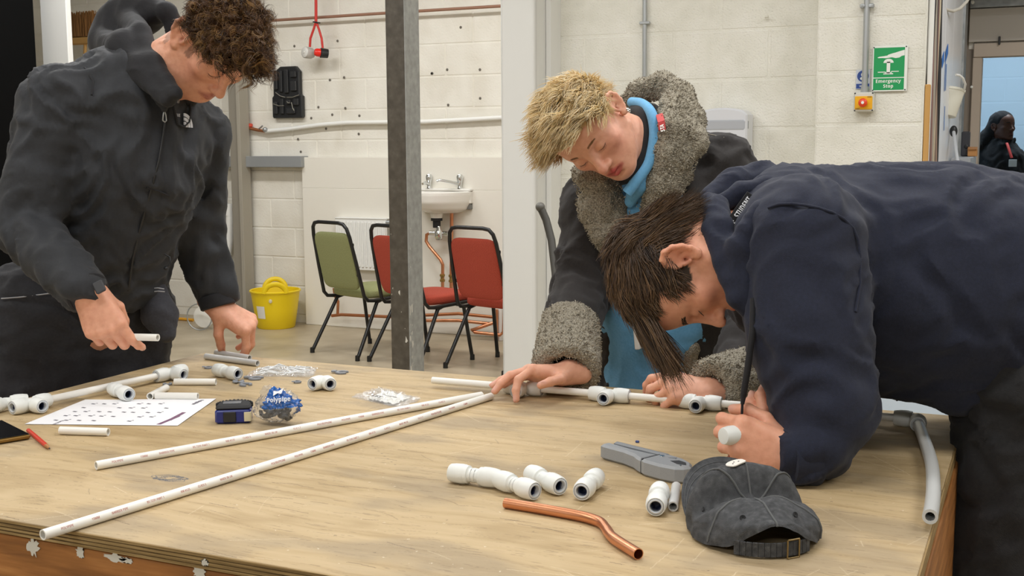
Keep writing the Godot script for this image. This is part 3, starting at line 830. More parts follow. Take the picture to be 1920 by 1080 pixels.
func chair(label: String, cloth: Material, at: Vector3, turn: float) -> Node3D:  # stacking chair, facing -z
	var t := thing("stacking_chair", label, "chair", at, "stacking chairs by the basin", turn)
	var b := MB.new()
	# back hoop running down into the seat rails
	var p := []
	for s in [-1.0, 1.0]:
		var q := [Vector3(s * 0.205, 0.385, -0.22), Vector3(s * 0.21, 0.375, 0.10), Vector3(s * 0.21, 0.38, 0.15), Vector3(s * 0.208, 0.41, 0.18), Vector3(s * 0.2, 0.6, 0.225), Vector3(s * 0.185, 0.80, 0.272), Vector3(s * 0.172, 0.855, 0.285), Vector3(s * 0.145, 0.883, 0.292), Vector3(s * 0.1, 0.89, 0.294)]
		if s > 0:
			q.reverse()
		p.append_array(q)
	b.tube(p, 0.0125, 10)
	part("back_hoop", b, M.frame_black, t, true)
	for s in [-1.0, 1.0]:
		b = MB.new()
		b.tube([Vector3(s * 0.2, 0.375, 0.02), Vector3(s * 0.205, 0.36, 0.07), Vector3(s * 0.235, 0.012, 0.27)], 0.0125, 10)
		b.lathe(Vector3(s * 0.235, 0.0, 0.27), Vector3.UP, [Vector2(0, 0), Vector2(0.016, 0), Vector2(0.015, 0.035), Vector2(0.012, 0.036)], 10)
		part("leg", b, M.frame_black, t, true)
		b = MB.new()
		b.tube([Vector3(s * 0.2, 0.375, -0.1), Vector3(s * 0.2, 0.36, -0.16), Vector3(s * 0.215, 0.012, -0.22)], 0.0125, 10)
		b.lathe(Vector3(s * 0.215, 0.0, -0.22), Vector3.UP, [Vector2(0, 0), Vector2(0.016, 0), Vector2(0.015, 0.035), Vector2(0.012, 0.036)], 10)
		part("leg", b, M.frame_black, t, true)
	var pad := func(c: Vector3, size: Vector3, turn_: Basis, puff: float) -> MB:
		var m := MB.new()
		m.grid(func(u, v):
			var a: float = TAU * u
			var e: float = -PI / 2 + PI * v
			var x: float = signf(cos(a)) * pow(absf(cos(a)), 0.3)
			var z: float = signf(sin(a)) * pow(absf(sin(a)), 0.3)
			var k: float = pow(maxf(cos(e), 0.0), 0.22)
			var y: float = signf(sin(e)) * pow(absf(sin(e)), 0.6)
			return c + turn_ * Vector3(x * k * size.x / 2, y * size.y / 2 + puff * (1.0 - x * x * k * k) * (1.0 - z * z * k * k) * y, z * k * size.z / 2), 32, 14, true, false, false)
		return m
	part("seat", pad.call(Vector3(0, 0.415, -0.07), Vector3(0.40, 0.065, 0.42), Basis(), 0.012), cloth, t, true)
	part("backrest", pad.call(Vector3(0, 0.635, 0.228), Vector3(0.365, 0.035, 0.39), Basis(Vector3.RIGHT, -PI / 2 + 0.23), 0.006), cloth, t, true)
	for s in [-1.0, 1.0]:
		for y in [0.55, 0.75]:
			b = MB.new()
			b.box(Vector3(s * 0.18, y, 0.229 + (y - 0.635) * 0.235), Vector3(0.05, 0.022, 0.012), 0.004)
			part("bracket", b, M.frame_black, t, true)
	return t


func tub(at: Vector3, label: String, turn: float) -> void:
	var t := thing("flexible_tub", label, "tub", at, "", turn)
	var shrink := 0.95
	t.scale = Vector3.ONE * shrink
	var b := MB.new()
	b.lathe(Vector3.ZERO, Vector3.UP, [Vector2(0, 0), Vector2(0.145, 0), Vector2(0.152, 0.008), Vector2(0.175, 0.15), Vector2(0.196, 0.29), Vector2(0.204, 0.292), Vector2(0.206, 0.302), Vector2(0.2, 0.308), Vector2(0.192, 0.305), Vector2(0.17, 0.15), Vector2(0.145, 0.012), Vector2(0, 0.012)], 40)
	part("bucket_wall", b, M.yellow, t, true)
	for s in [0.0, PI]:
		b = MB.new()
		var p := []
		for k in 13:
			var a := PI * k / 12
			p.append(Basis(Vector3.UP, s) * Vector3(cos(a) * 0.085, 0.295 + sin(a) * 0.075, 0.195 - 0.05 * (cos(a) * cos(a)) * 0.3))
		b.tube(p, 0.014, 10, true, 0.0, 1.5)
		part("handle", b, M.yellow, t, true)
	b = MB.new()
	b.grid(func(u, v):
		var a: float = lerpf(-0.95, -0.5, u)
		var y: float = lerpf(0.09, 0.19, v)
		var r: float = lerpf(0.152, 0.196, y / 0.29) + 0.0035
		return Vector3(sin(a) * r, y, cos(a) * r), 6, 3)
	part("paper_label", b, M.label_paper, t, true)
	b = MB.new()
	b.ball(Vector3(sin(-0.2) * 0.193, 0.235, cos(-0.2) * 0.193), Vector3(0.014, 0.016, 0.004))
	part("round_sticker", b, mat(hex("d9cfae"), 0.6), t, true)


func build_far_things() -> void:
	var zt := -6.62
	chair("green padded stacking chair with a black tubular frame beside the radiator", M.green_fabric, Vector3(-4.13, 0, -6.74), -0.32)
	chair("red padded stacking chair partly behind the steel column", M.red_fabric, Vector3(-3.6, 0, -6.6), -0.34)
	chair("red padded stacking chair beside the white boxed post", M.red_fabric, Vector3(-3.06, 0, -6.62), -0.25)
	tub(Vector3(-5.3281, 0.0000, -7.3929), "yellow flexible tub with two handles and a paper label", 0.62)




func bench_texture() -> ImageTexture:  # worn plywood: long grain, grey stains, dark checks, pale scratches, a pen doodle
	var W := 1456
	var H := 960
	var fine := noise(1.0, 4, 101)
	var grain := noise(1.0, 4, 102)
	var blot := noise(1.0, 4, 103)
	var warp := noise(1.0, 2, 104)
	var pale := hex("c5ae87")
	var mid := hex("b49b72")
	var brown := hex("998057")
	var grey := hex("8f7f67")
	var dark := hex("5a4a34")
	var strips := []
	strips.resize(4)
	var work := func(q: int) -> void:
		var out := PackedByteArray()
		var rows := H / 4
		out.resize(W * rows * 3)
		var o := 0
		for j in rows:
			var y := (q * rows + j) / 800.0
			for i in W:
				var x := i / 800.0
				var wy := y + warp.get_noise_2d(x * 1.6, y * 2.6) * 0.022 + blot.get_noise_2d(x * 9.0, y * 16.0) * 0.006
				var g := grain.get_noise_2d(x * 2.6, wy * 34.0) * 0.5 + 0.5
				var f := fine.get_noise_2d(x * 11.0, wy * 230.0) * 0.5 + 0.5
				var s := blot.get_noise_2d(x * 2.4 + 7.0, y * 4.5)
				var c := mid.lerp(pale, clampf(g * 1.2 - 0.15, 0.0, 1.0))
				c = c.lerp(brown, clampf((0.4 - g) * 1.6, 0.0, 0.55))
				c = c.lerp(grey, clampf((s - 0.05) * 1.4, 0.0, 0.5))
				c = c.lerp(brown, clampf((-s - 0.22) * 1.5, 0.0, 0.4))
				c = c.lerp(pale, clampf((f - 0.62) * 1.6, 0.0, 0.4))
				if f < 0.3:
					c = c.lerp(dark, clampf((0.3 - f) * 4.0, 0.0, 0.42))
				out[o] = int(c.r * 255.0)
				out[o + 1] = int(c.g * 255.0)
				out[o + 2] = int(c.b * 255.0)
				o += 3
		strips[q] = out
	var id := WorkerThreadPool.add_group_task(work, 4)
	WorkerThreadPool.wait_for_group_task_completion(id)
	var data := PackedByteArray()
	for s in strips:
		data.append_array(s)
	var im := Image.create_from_data(W, H, false, Image.FORMAT_RGB8, data)
	var r := RandomNumberGenerator.new()
	r.seed = 77
	var line := func(a: Vector2, d: Vector2, n: int, c: Color, k: float, wob: float) -> void:
		var p := a
		for i in n:
			var x := int(p.x)
			var y := int(p.y)
			if x >= 0 and y >= 0 and x < W and y < H:
				im.set_pixel(x, y, im.get_pixel(x, y).lerp(c, k))
			p += d
			d = d.rotated(r.randf_range(-wob, wob))
	for k in 210:  # dark checks along the grain
		line.call(Vector2(r.randf() * W, r.randf() * H), Vector2(1, r.randf_range(-0.12, 0.12)).normalized(), r.randi_range(6, 70), dark, r.randf_range(0.3, 0.75), 0.05)
	for k in 70:  # pale scratches, most of them at the right-hand end
		var at := Vector2(W * (1.0 - r.randf() * r.randf() * 0.8), H * (0.25 + 0.75 * r.randf()))
		line.call(at, Vector2.from_angle(r.randf() * TAU), r.randi_range(15, 120), hex("eadcc0"), r.randf_range(0.2, 0.5), 0.02)
	for k in 26:
		line.call(Vector2(r.randf() * W, r.randf() * H), Vector2.from_angle(r.randf() * TAU), r.randi_range(10, 60), hex("4a4038"), r.randf_range(0.2, 0.6), 0.06)
	for k in 420:  # flecks of paint and dirt
		var c := hex("ece4d2") if k % 3 else hex("4d4132")
		var p := Vector2(r.randf() * W, r.randf() * H)
		for j in r.randi_range(1, 6):
			var x := clampi(int(p.x) + r.randi_range(-1, 1), 0, W - 1)
			var y := clampi(int(p.y) + r.randi_range(-1, 1), 0, H - 1)
			im.set_pixel(x, y, im.get_pixel(x, y).lerp(c, 0.6))
	# biro doodle and a row of pen dots
	var dd: Vector3 = Vector3(-1.2513, 0.8700, -1.4339)
	var dp := Vector2((dd.x + 1.937) * 800.0, (dd.z + 2.376) * 800.0)
	for k in 7:
		var a := r.randf() * TAU
		for i in 130:
			var e := dp + Vector2(cos(a + i * 0.06) * (10 + k * 2.6 + 3 * sin(i * 0.31)), sin(a + i * 0.06) * (6 + k * 1.1 + 2 * cos(i * 0.23))).rotated(-0.7 + k * 0.12)
			im.set_pixel(clampi(int(e.x), 0, W - 1), clampi(int(e.y), 0, H - 1), im.get_pixel(clampi(int(e.x), 0, W - 1), clampi(int(e.y), 0, H - 1)).lerp(hex("3c4456"), 0.65))
	for k in 9:
		var q: Vector3 = Vector3(-1.0715, 0.8700, -1.7491).lerp(Vector3(-0.9606, 0.8700, -1.6454), k / 8.0)
		var e := Vector2i(int((q.x + 1.937) * 800.0), int((q.z + 2.376) * 800.0))
		for s in 3:
			im.set_pixel(clampi(e.x + s, 0, W - 1), clampi(e.y, 0, H - 1), hex("4a4540"))
	im.generate_mipmaps()
	return ImageTexture.create_from_image(im)


func build_bench() -> void:
	var t := thing("workbench", "large worn plywood workbench covered with pipe fittings", "workbench", Vector3(-1.03, 0, -1.78))
	var x0 := -1.937
	var x1 := -0.117
	var z0 := -2.376
	var z1 := -1.182
	var b := MB.new()
	b.box(Vector3((x0 + x1) / 2, 0.859, (z0 + z1) / 2), Vector3(x1 - x0, 0.022, z1 - z0), 0.0025)
	for i in b.v.size():
		b.uv[i] = Vector2((b.v[i].x - x0) / (x1 - x0), (b.v[i].z - z0) / (z1 - z0))
	var top := mat(Color.WHITE, 0.62)
	top.albedo_texture = bench_texture()
	var rel := noise_tex(noise(0.02, 4, 111), 512)
	top.texture_repeat = true
	relief(top, rel, 0.05)
	part("top_sheet", b, top, t)
	# plies showing along the edges
	for k in 4:
		b = MB.new()
		var y := 0.8505 + k * 0.0055
		b.box(Vector3((x0 + x1) / 2, y, z1 + 0.0008), Vector3(x1 - x0 - 0.004, 0.0046, 0.003), 0.0008)
		b.box(Vector3(x1 + 0.0008, y, (z0 + z1) / 2), Vector3(0.003, 0.0046, z1 - z0 - 0.004), 0.0008)
		part("ply", b, M.ply_edge, t)
	# boards under the top
	b = MB.new()
	b.box(Vector3((x0 + x1) / 2, 0.744, z1 - 0.012), Vector3(x1 - x0 - 0.02, 0.205, 0.024), 0.003)
	part("front_board", b, M.wood_apron, t)
	b = MB.new()
	b.box(Vector3(x1 - 0.006, 0.744, (z0 + z1) / 2), Vector3(0.024, 0.205, z1 - z0 - 0.02), 0.003)
	var side_wood: StandardMaterial3D = M.wood_apron.duplicate()
	side_wood.uv1_scale = Vector3(7, 7, 0.8)
	part("side_board", b, side_wood, t)
	b = MB.new()
	b.box(Vector3(x0 + 0.016, 0.744, (z0 + z1) / 2), Vector3(0.024, 0.205, z1 - z0 - 0.02), 0.003)
	part("side_board", b, side_wood, t)
	b = MB.new()
	b.box(Vector3((x0 + x1) / 2, 0.744, z0 + 0.022), Vector3(x1 - x0 - 0.06, 0.205, 0.024), 0.003)
	part("rear_board", b, M.wood_apron, t)
	for x in [x0 + 0.075, x1 - 0.065]:
		for z in [z0 + 0.08, z1 - 0.08]:
			b = MB.new()
			b.box(Vector3(x, 0.424, z), Vector3(0.09, 0.848, 0.09), 0.005)
			part("leg", b, M.wood_apron, t)
	# paint splashes on the front edge
	var r := RandomNumberGenerator.new()
	r.seed = 9
	for q in [[Vector3(-1.2778, 0.8361, -1.1825), 0.012, 0.014], [Vector3(-1.1282, 0.8420, -1.1825), 0.024, 0.006], [Vector3(-0.9853, 0.8422, -1.1825), 0.012, 0.012], [Vector3(-0.9742, 0.8583, -1.1805), 0.006, 0.005], [Vector3(-1.1903, 0.8415, -1.1825), 0.008, 0.01], [Vector3(-1.1068, 0.8413, -1.1825), 0.014, 0.004]]:
		var splash := MB.new()
		var pts := PackedVector2Array()
		for j in 26:
			pts.append(Vector2(cos(TAU * j / 26) * q[1], sin(TAU * j / 26) * q[2]) * r.randf_range(0.55, 1.15))
		splash.slab(pts, q[0] + Vector3(0, 0, 0.0012), Vector3.RIGHT, Vector3.UP, 0.0008)
		part("paint_splash", splash, M.chip, t)


const SOCKET := [[0.0105, -0.002], [0.0118, 0.0], [0.0142, 0.001], [0.0146, 0.005], [0.0146, 0.0062], [0.0154, 0.0075], [0.0157, 0.014], [0.0152, 0.024], [0.0138, 0.0325], [0.0132, 0.0335], [0.0122, 0.0335]]

func fitting(called: String, label: String, category: String, at: Vector3, ways: Array, parent: Node3D = null, group := "", filled := []) -> Node3D:  # push-fit fitting: one barrel-shaped socket for each way; ways in `filled` hold a pipe
	var t: Node3D = parent
	var m: Node3D = null
	var b := MB.new()
	var stem := 0.009
	for w in ways:
		var d: Vector3 = w.normalized()
		var prof := []
		for q in SOCKET:
			prof.append(Vector2(q[0], q[1] + stem))
		b.lathe(at, d, prof, 22)
		b.lathe(at, d, [Vector2(0.0112, -0.004), Vector2(0.0112, stem)], 16)
	b.ball(at, Vector3.ONE * 0.0116, Basis(), 14, 8)
	if t == null:
		t = thing(called, label, category, at - Vector3(0, 0.0155, 0), group)
		m = t
		part("body", b, M.fitting, t)
	else:
		m = part(called, b, M.fitting, t)
	for i in ways.size():
		var d: Vector3 = ways[i].normalized()
		var end := stem + 0.0335
		var c := MB.new()
		c.lathe(at, d, [Vector2(0.0122, end), Vector2(0.0122, end - 0.0016), Vector2(0.0116, end - 0.0016), Vector2(0.0116, end - 0.0005), Vector2(0.0106, end + 0.0005), Vector2(0.0088, end + 0.0005), Vector2(0.008, end - 0.0008), Vector2(0.008, end - 0.008)], 20)
		part("collet", c, M.collet, m)
		if not i in filled:
			c = MB.new()
			c.lathe(at, d, [Vector2(0.0081, end - 0.008), Vector2(0.0066, end - 0.009), Vector2(0.0066, end - 0.024), Vector2(0.0, end - 0.024)], 16)
			for k in 4:
				var x := d.cross(Vector3.UP if absf(d.y) < 0.8 else Vector3.RIGHT).normalized().rotated(d, TAU * k / 4 + 0.5)
				c.bar(at + d * (end - 0.020) + x * 0.0062, at + d * (end - 0.006) + x * 0.0066, 0.004, 0.0012, 0.0004, x)
			part("seal", c, M.seal, m)
	return t


func pipe_piece(p: Array, m: Material, label: String, group := "") -> void:
	var b := MB.new()
	b.tube(p, 0.0075, 16, true, 0.74)
	single("pipe_offcut", b, m, label, "pipe", group)


func build_pipework() -> void:
	var h := 0.0158
	var up := Vector3(0, h, 0)
	# --- the run being put together along the far edge
	var a: Vector3 = Vector3(-1.1935, 0.8858, -2.2212)
	var e: Vector3 = Vector3(-0.2082, 0.8858, -2.2465)
	var t := thing("pipe_run", "assembled run of white pipe with three tees and an elbow under the woman's hands", "pipework", Vector3((a.x + e.x) / 2, 0.87, (a.z + e.z) / 2))
	var dir := (e - a).normalized()
	var toward := Vector3(-dir.z, 0, dir.x)
	if toward.z < 0:
		toward = -toward
	var len_ := a.distance_to(e)
	var stops := []
	for q in [Vector3(-0.9786, 0.8858, -2.1796), Vector3(-0.7879, 0.8858, -2.1874), Vector3(-0.5987, 0.8858, -2.2038)]:
		stops.append((q - a).dot(dir))
	stops.append(len_ + 0.018)
	var from := 0.0
	for i in 4:
		var b := MB.new()
		var p0: Vector3 = a + dir * from
		var p1: Vector3 = a + dir * (stops[i] - 0.03)
		b.tube([p0, p0.lerp(p1, 0.5), p1], 0.0075, 16, true, 0.74)
		part("pipe", b, M.pipe, t)
		from = stops[i] + 0.03
	for i in 3:
		fitting("tee", "", "", a + dir * stops[i], [-dir, dir, toward], t, "", [0, 1])
	var corner: Vector3 = a + dir * stops[3]
	fitting("elbow", "", "", corner, [-dir, toward.rotated(Vector3.UP, 0.06)], t, "", [0, 1])
	var b := MB.new()
	var path := []
	var ctrl := [corner + toward * 0.02, Vector3(-0.1656, 0.8860, -2.0928), Vector3(-0.1405, 0.8870, -1.9344), Vector3(-0.1268, 0.8880, -1.7944), Vector3(-0.1211, 0.8900, -1.7057), Vector3(-0.1184, 0.8920, -1.6382)]
	for i in 26:
		var q := i / 25.0 * 4.999
		var k := int(q)
		path.append(ctrl[k].cubic_interpolate(ctrl[k + 1], ctrl[maxi(k - 1, 0)], ctrl[mini(k + 2, 5)], q - k))
	b.tube(path, 0.0105, 16, true, 0.62)
	part("bent_pipe", b, M.pipe_bent, t)
	# --- the run beside the standing student
	var c0: Vector3 = Vector3(-1.7838, 0.8858, -2.0539)
	var c1: Vector3 = Vector3(-1.8280, 0.8858, -1.7155)
	var d2 := (c0 - c1).normalized()
	t = thing("short_pipe_run", "short run of white pipe with two tees beside the standing student", "pipework", Vector3((c0.x + c1.x) / 2, 0.87, (c0.z + c1.z) / 2))
	b = MB.new()
	b.tube([c1 + d2 * 0.02, (c0 + c1) / 2, c0 - d2 * 0.03], 0.0075, 16, true, 0.74)
	part("pipe", b, M.pipe, t)
	var sidewards := Vector3(-d2.z, 0, d2.x)
	fitting("tee", "", "", c0 + d2 * 0.012, [-d2, d2, sidewards], t, "", [0])
	fitting("tee", "", "", c1 - d2 * 0.01, [d2, -d2, sidewards.rotated(Vector3.UP, -0.1)], t, "", [0])
	fitting("push_fit_elbow", "white push-fit elbow lying beside the end of the short run", "elbow fitting", Vector3(-1.8802, 0.8858, -1.6884), [Vector3(0.55, 0, -0.8), Vector3(-0.1, 0, 1)])
	# --- two long loose pipes
	for q in [[Vector3(-1.3950, 0.8776, -1.4280), Vector3(-1.0449, 0.8776, -2.1590), "long white pipe lying across the bench beside the tape measure"], [Vector3(-1.2095, 0.8776, -1.1349), Vector3(-1.0220, 0.8776, -2.1574), "long white pipe with red print reaching over the bench's front edge"]]:
		t = thing("long_pipe", q[2], "pipe", Vector3((q[0].x + q[1].x) / 2, 0.87, (q[0].z + q[1].z) / 2))
		b = MB.new()
		var pts := []
		for i in 9:
			pts.append(q[0].lerp(q[1], i / 8.0))
		b.tube(pts, 0.0075, 18, true, 0.74)
		part("tube", b, M.pipe, t)
		# printed legend along its side
		var d: Vector3 = (q[1] - q[0]).normalized()
		var across := Vector3(-d.z, 0, d.x)
		var face := (across * 0.92 + Vector3.UP * 0.42).normalized()
		b = MB.new()
		var r := RandomNumberGenerator.new()
		r.seed = 19
		var words := ["POLYPIPE", "15MM", "BARRIER PIPE", "BS 7291 PART 1", "KM 4125", "CLASS S", "MADE IN UK", "15 X 1.7", "POLYBUTYLENE"]
		var run := 0.02
		var k := 0
		while run < q[0].distance_to(q[1]) - 0.1:
			var word: String = words[k % words.size()]
			var w := word.length() * 0.0034
			b.text(word, q[0] + d * (run + w / 2) + face * 0.00755, d, face.cross(d).normalized(), 0.0034, 0.0001, false)
			run += w + r.randf_range(0.008, 0.025)
			k += 1
		part("printed_legend", b, M.ink_red, t)
	# --- couplings scattered on the bench
	for q in [[Vector3(-0.8245, 0.8858, -1.5953), Vector3(-0.7453, 0.8858, -1.5938), "white push-fit coupling butted end to end with another near the copper pipe", 0.0], [Vector3(-0.7398, 0.8858, -1.5898), Vector3(-0.6693, 0.8858, -1.5564), "white push-fit coupling with its open mouth beside the copper pipe end", 0.0], [Vector3(-0.7135, 0.8858, -1.6425), Vector3(-0.6378, 0.8858, -1.5905), "white push-fit coupling lying alone between two others on the bench", 0.0], [Vector3(-0.6095, 0.8858, -1.6738), Vector3(-0.6011, 0.8858, -1.5710), "white push-fit coupling lying nearest the grey pipe cutter's handle", 0.0], [Vector3(-0.5002, 0.8858, -1.6462), Vector3(-0.4767, 0.8858, -1.5416), "white push-fit coupling beside the black cap", 0.0], [Vector3(-1.7193, 0.8858, -2.1417), Vector3(-1.6253, 0.8858, -2.1129), "white push-fit coupling in front of the grey offcuts by the student's hand", 0.0], [Vector3(-1.7911, 0.8858, -1.8876), Vector3(-1.6989, 0.8858, -1.8455), "white push-fit coupling resting at the edge of the printed sheet", 0.0]]:
		var mid: Vector3 = (q[0] + q[1]) / 2
		var d: Vector3 = (q[1] - q[0]).normalized()
		fitting("push_fit_coupling", q[2], "coupling", mid, [d, -d], null, "loose push-fit couplings")
	var ec: Vector3 = Vector3(-1.4085, 0.8858, -2.1257)
	fitting("push_fit_elbow", "white push-fit elbow standing alone beside the clear bags", "elbow fitting", ec, [(Vector3(-1.4140, 0.8858, -2.0744) - ec), (Vector3(-1.3459, 0.8858, -2.0729) - ec)])
	# --- short offcuts
	for q in [[Vector3(-1.8733, 0.8776, -2.3026), Vector3(-1.6974, 0.8776, -2.2756), M.pipe_grey, "grey-white pipe offcut lying in front of the student's fingertips"], [Vector3(-1.8833, 0.8776, -2.3548), Vector3(-1.7586, 0.8776, -2.3263), M.pipe_grey, "grey-white pipe offcut under the student's fingertips"], [Vector3(-1.7339, 0.8776, -2.0212), Vector3(-1.6481, 0.8776, -2.0568), M.pipe, "white pipe offcut lying beside the single coupling"], [Vector3(-1.6812, 0.8776, -1.8823), Vector3(-1.7077, 0.8776, -1.9643), M.pipe, "short white pipe offcut pointing at the printed sheet"], [Vector3(-1.6734, 0.8776, -1.8912), Vector3(-1.5878, 0.8776, -1.9213), M.pipe, "white pipe offcut lying along the top of the printed sheet"], [Vector3(-1.6312, 0.8776, -1.5857), Vector3(-1.5401, 0.8776, -1.6110), M.pipe, "white pipe offcut between the printed sheet and the red pencil"], [Vector3(-0.4882, 0.8776, -1.6870), Vector3(-0.4640, 0.8776, -1.5883), M.pipe_grey, "short white pipe offcut wedged beside the black cap"]]:
		pipe_piece([q[0], (q[0] + q[1]) / 2, q[1]], q[2], q[3], "pipe offcuts on the bench")
	# --- bent copper pipe
	b = MB.new()
	var cc := [Vector3(-0.6937, 0.8778, -1.5086), Vector3(-0.6299, 0.8778, -1.5032), Vector3(-0.5739, 0.8778, -1.4956), Vector3(-0.5495, 0.8778, -1.4881), Vector3(-0.5331, 0.8778, -1.4776), Vector3(-0.5187, 0.8778, -1.4569), Vector3(-0.5033, 0.8778, -1.4327), Vector3(-0.4865, 0.8778, -1.4147), Vector3(-0.4483, 0.8778, -1.3807)]
	path = []
	var rad := []
	for i in 41:
		var q := i / 40.0 * 7.999
		var k := int(q)
		path.append(cc[k].cubic_interpolate(cc[k + 1], cc[maxi(k - 1, 0)], cc[mini(k + 2, 8)], q - k))
		rad.append(0.0076 - 0.0008 * exp(-pow((q - 4.6) * 1.6, 2.0)) - 0.0005 * exp(-pow((q - 6.0) * 3.0, 2.0)))
	b.tube(path, rad, 18, true, 0.86)
	single("copper_pipe", b, M.copper, "short length of bent copper pipe with a kinked offset", "pipe")
	# --- grey clips
	for q in [[Vector3(-1.6068, 0.8700, -2.1462), 0.3, 1.0, "grey release clip leaning on top of the pile of clips"], [Vector3(-1.6216, 0.8700, -2.1014), 1.9, 0.75, "grey release clip at the back of the pile of clips"], [Vector3(-1.5844, 0.8700, -2.0791), -0.4, 0.8, "grey release clip at the front of the pile of clips"], [Vector3(-1.4629, 0.8700, -2.2795), 0.2, 0.9, "grey release clip lying alone behind the white elbow"], [Vector3(-1.4950, 0.8700, -2.1476), 0.9, 0.5, "small grey release clip between the pile of clips and the elbow"], [Vector3(-1.7894, 0.8700, -2.2075), 0.4, 0.55, "small grey release clip behind the coupling by the student's hand"], [Vector3(-1.7498, 0.8700, -2.0166), 2.2, 0.6, "grey release clip at the end of a short white offcut"], [Vector3(-0.3053, 0.8700, -1.8559), 0.5, 0.95, "grey release clip lying on the bench behind the black cap"]]:
		t = thing("release_clip", q[3], "clip", q[0], "grey release clips", q[1])
		b = MB.new()
		var pts := PackedVector2Array()
		for k in 17:
			pts.append(Vector2.from_angle(0.5 + (TAU - 1.0) * k / 16) * 0.0175 * q[2])
		for k in 17:
			pts.append(Vector2.from_angle(0.5 + (TAU - 1.0) * (16 - k) / 16) * 0.0085 * q[2])
		b.slab(pts, Vector3(0, 0.0002, 0), Vector3.RIGHT, Vector3.FORWARD, 0.0045, 0.0008)
		part("ring", b, M.clip, t, true)
		b = MB.new()
		b.box(Vector3(-0.021 * q[2], 0.0045, 0), Vector3(0.014, 0.005, 0.012) * q[2], 0.0015)
		part("tab", b, M.clip, t, true)




func build_bench_things() -> void:
	# printed sheet
	var q := [Vector3(-1.7532, 0.8712, -1.6166), Vector3(-1.4729, 0.8712, -1.7207), Vector3(-1.5550, 0.8712, -1.9385), Vector3(-1.8059, 0.8712, -1.8281)]
	var t := thing("printed_sheet", "white printed parts sheet lying flat beside the standing student", "paper", Vector3((q[0].x + q[2].x) / 2, 0.87, (q[0].z + q[2].z) / 2))
	var spot := func(u: float, v: float, lift := 0.0) -> Vector3:
		var p: Vector3 = q[0].lerp(q[1], u).lerp(q[3].lerp(q[2], u), v)
		p.y += 0.0008 * sin(u * 7.0) * sin(v * 4.0) + 0.003 * maxf(0.0, u - 0.8) * 5.0 * maxf(0.0, v - 0.6) + lift
		return p
	var b := MB.new()
	b.grid(func(u, v): return spot.call(u, v), 24, 16)
	b.grid(func(u, v): return spot.call(u, v) - Vector3(0, 0.0003, 0), 24, 16, false, false, false)
	part("sheet", b, mat(hex("f0f0f2"), 0.7), t)
	var r := RandomNumberGenerator.new()
	r.seed = 4
	var marks := MB.new()
	for j in 5:
		for i in 8:
			var u := 0.14 + i * 0.085 + r.randf_range(-0.012, 0.012)
			var v := 0.14 + j * 0.165
			if r.randf() < 0.82:
				var p: Vector3 = spot.call(u, v, 0.0003)
				marks.box(p, Vector3(0.009, 0.0003, 0.0045), 0.0001)
				if r.randf() < 0.6:
					marks.box(spot.call(u + 0.014, v + 0.03, 0.0003), Vector3(0.004, 0.0003, 0.002), 0.0001, Basis(Vector3.UP, 0.6))
	part("printed_marks", marks, mat(hex("57525c"), 0.7), t)
	marks = MB.new()
	for v in [0.06, 0.2]:
		marks.flat([spot.call(0.84 + v * 0.2, v - 0.05 + 0.02, 0.0004), spot.call(0.87 + v * 0.2, v - 0.03, 0.0004), spot.call(0.93, v + 0.26, 0.0004), spot.call(0.9, v + 0.27, 0.0004)])
	part("printed_bars", marks, mat(hex("7c5a72"), 0.7), t)
	marks = MB.new()
	var ux: Vector3 = (q[1] - q[0]).normalized()
	var uy: Vector3 = -(q[3] - q[0]).normalized()
	marks.text("Polypipe", spot.call(0.9, 0.85, 0.0004), uy, ux, 0.008, 0.0002)
	marks.text("Parts list", spot.call(0.2, 0.06, 0.0004), uy, ux, 0.006, 0.0002, false)
	part("lettering", marks, mat(hex("6a6470"), 0.7), t)
	tape_measure()
	pipe_bag()
	clear_bags()
	# red pencil
	var a: Vector3 = Vector3(-1.6978, 0.8740, -1.5733)
	var e: Vector3 = Vector3(-1.5566, 0.8740, -1.4879)
	t = thing("carpenter_pencil", "red pencil lying beside the phone", "pencil", (a + e) / 2 - Vector3(0, 0.004, 0))
	b = MB.new()
	b.tube([a, a.lerp(e, 0.84)], 0.0042, 6)
	part("painted_barrel", b, mat(hex("cf3a26"), 0.4), t)
	b = MB.new()
	b.tube([a.lerp(e, 0.84), a.lerp(e, 0.96)], [0.0042, 0.0016], 6)
	part("sharpened_wood", b, mat(hex("b07a4a"), 0.7), t)
	b = MB.new()
	b.tube([a.lerp(e, 0.955), e], [0.0017, 0.0004], 6)
	part("lead", b, M.ink, t)
	# phone
	var pc: Vector3 = Vector3(-1.6978, 0.8700, -1.5174)
	t = thing("phone", "black-screened phone with a gold rim lying at the bench's left edge", "phone", pc, "", -0.42)
	b = MB.new()
	b.box(Vector3(-0.04, 0.0055, 0), Vector3(0.15, 0.009, 0.072), 0.0035)
	part("case", b, mat(hex("8a6a34"), 0.3, 0.6), t, true)
	b = MB.new()
	b.box(Vector3(-0.04, 0.0104, 0), Vector3(0.144, 0.0012, 0.067), 0.0005)
	part("screen", b, mat(hex("0c0c0e"), 0.08), t, true)
	pipe_cutter()
	cap()
	# a scrap of blue plastic
	b = MB.new()
	b.box(Vector3(-0.6340, 0.8720, -1.9418), Vector3(0.007, 0.004, 0.004), 0.001)
	single("blue_scrap", b, mat(hex("3b4f8c"), 0.5), "tiny blue plastic scrap lying in the middle of the bench", "scrap")


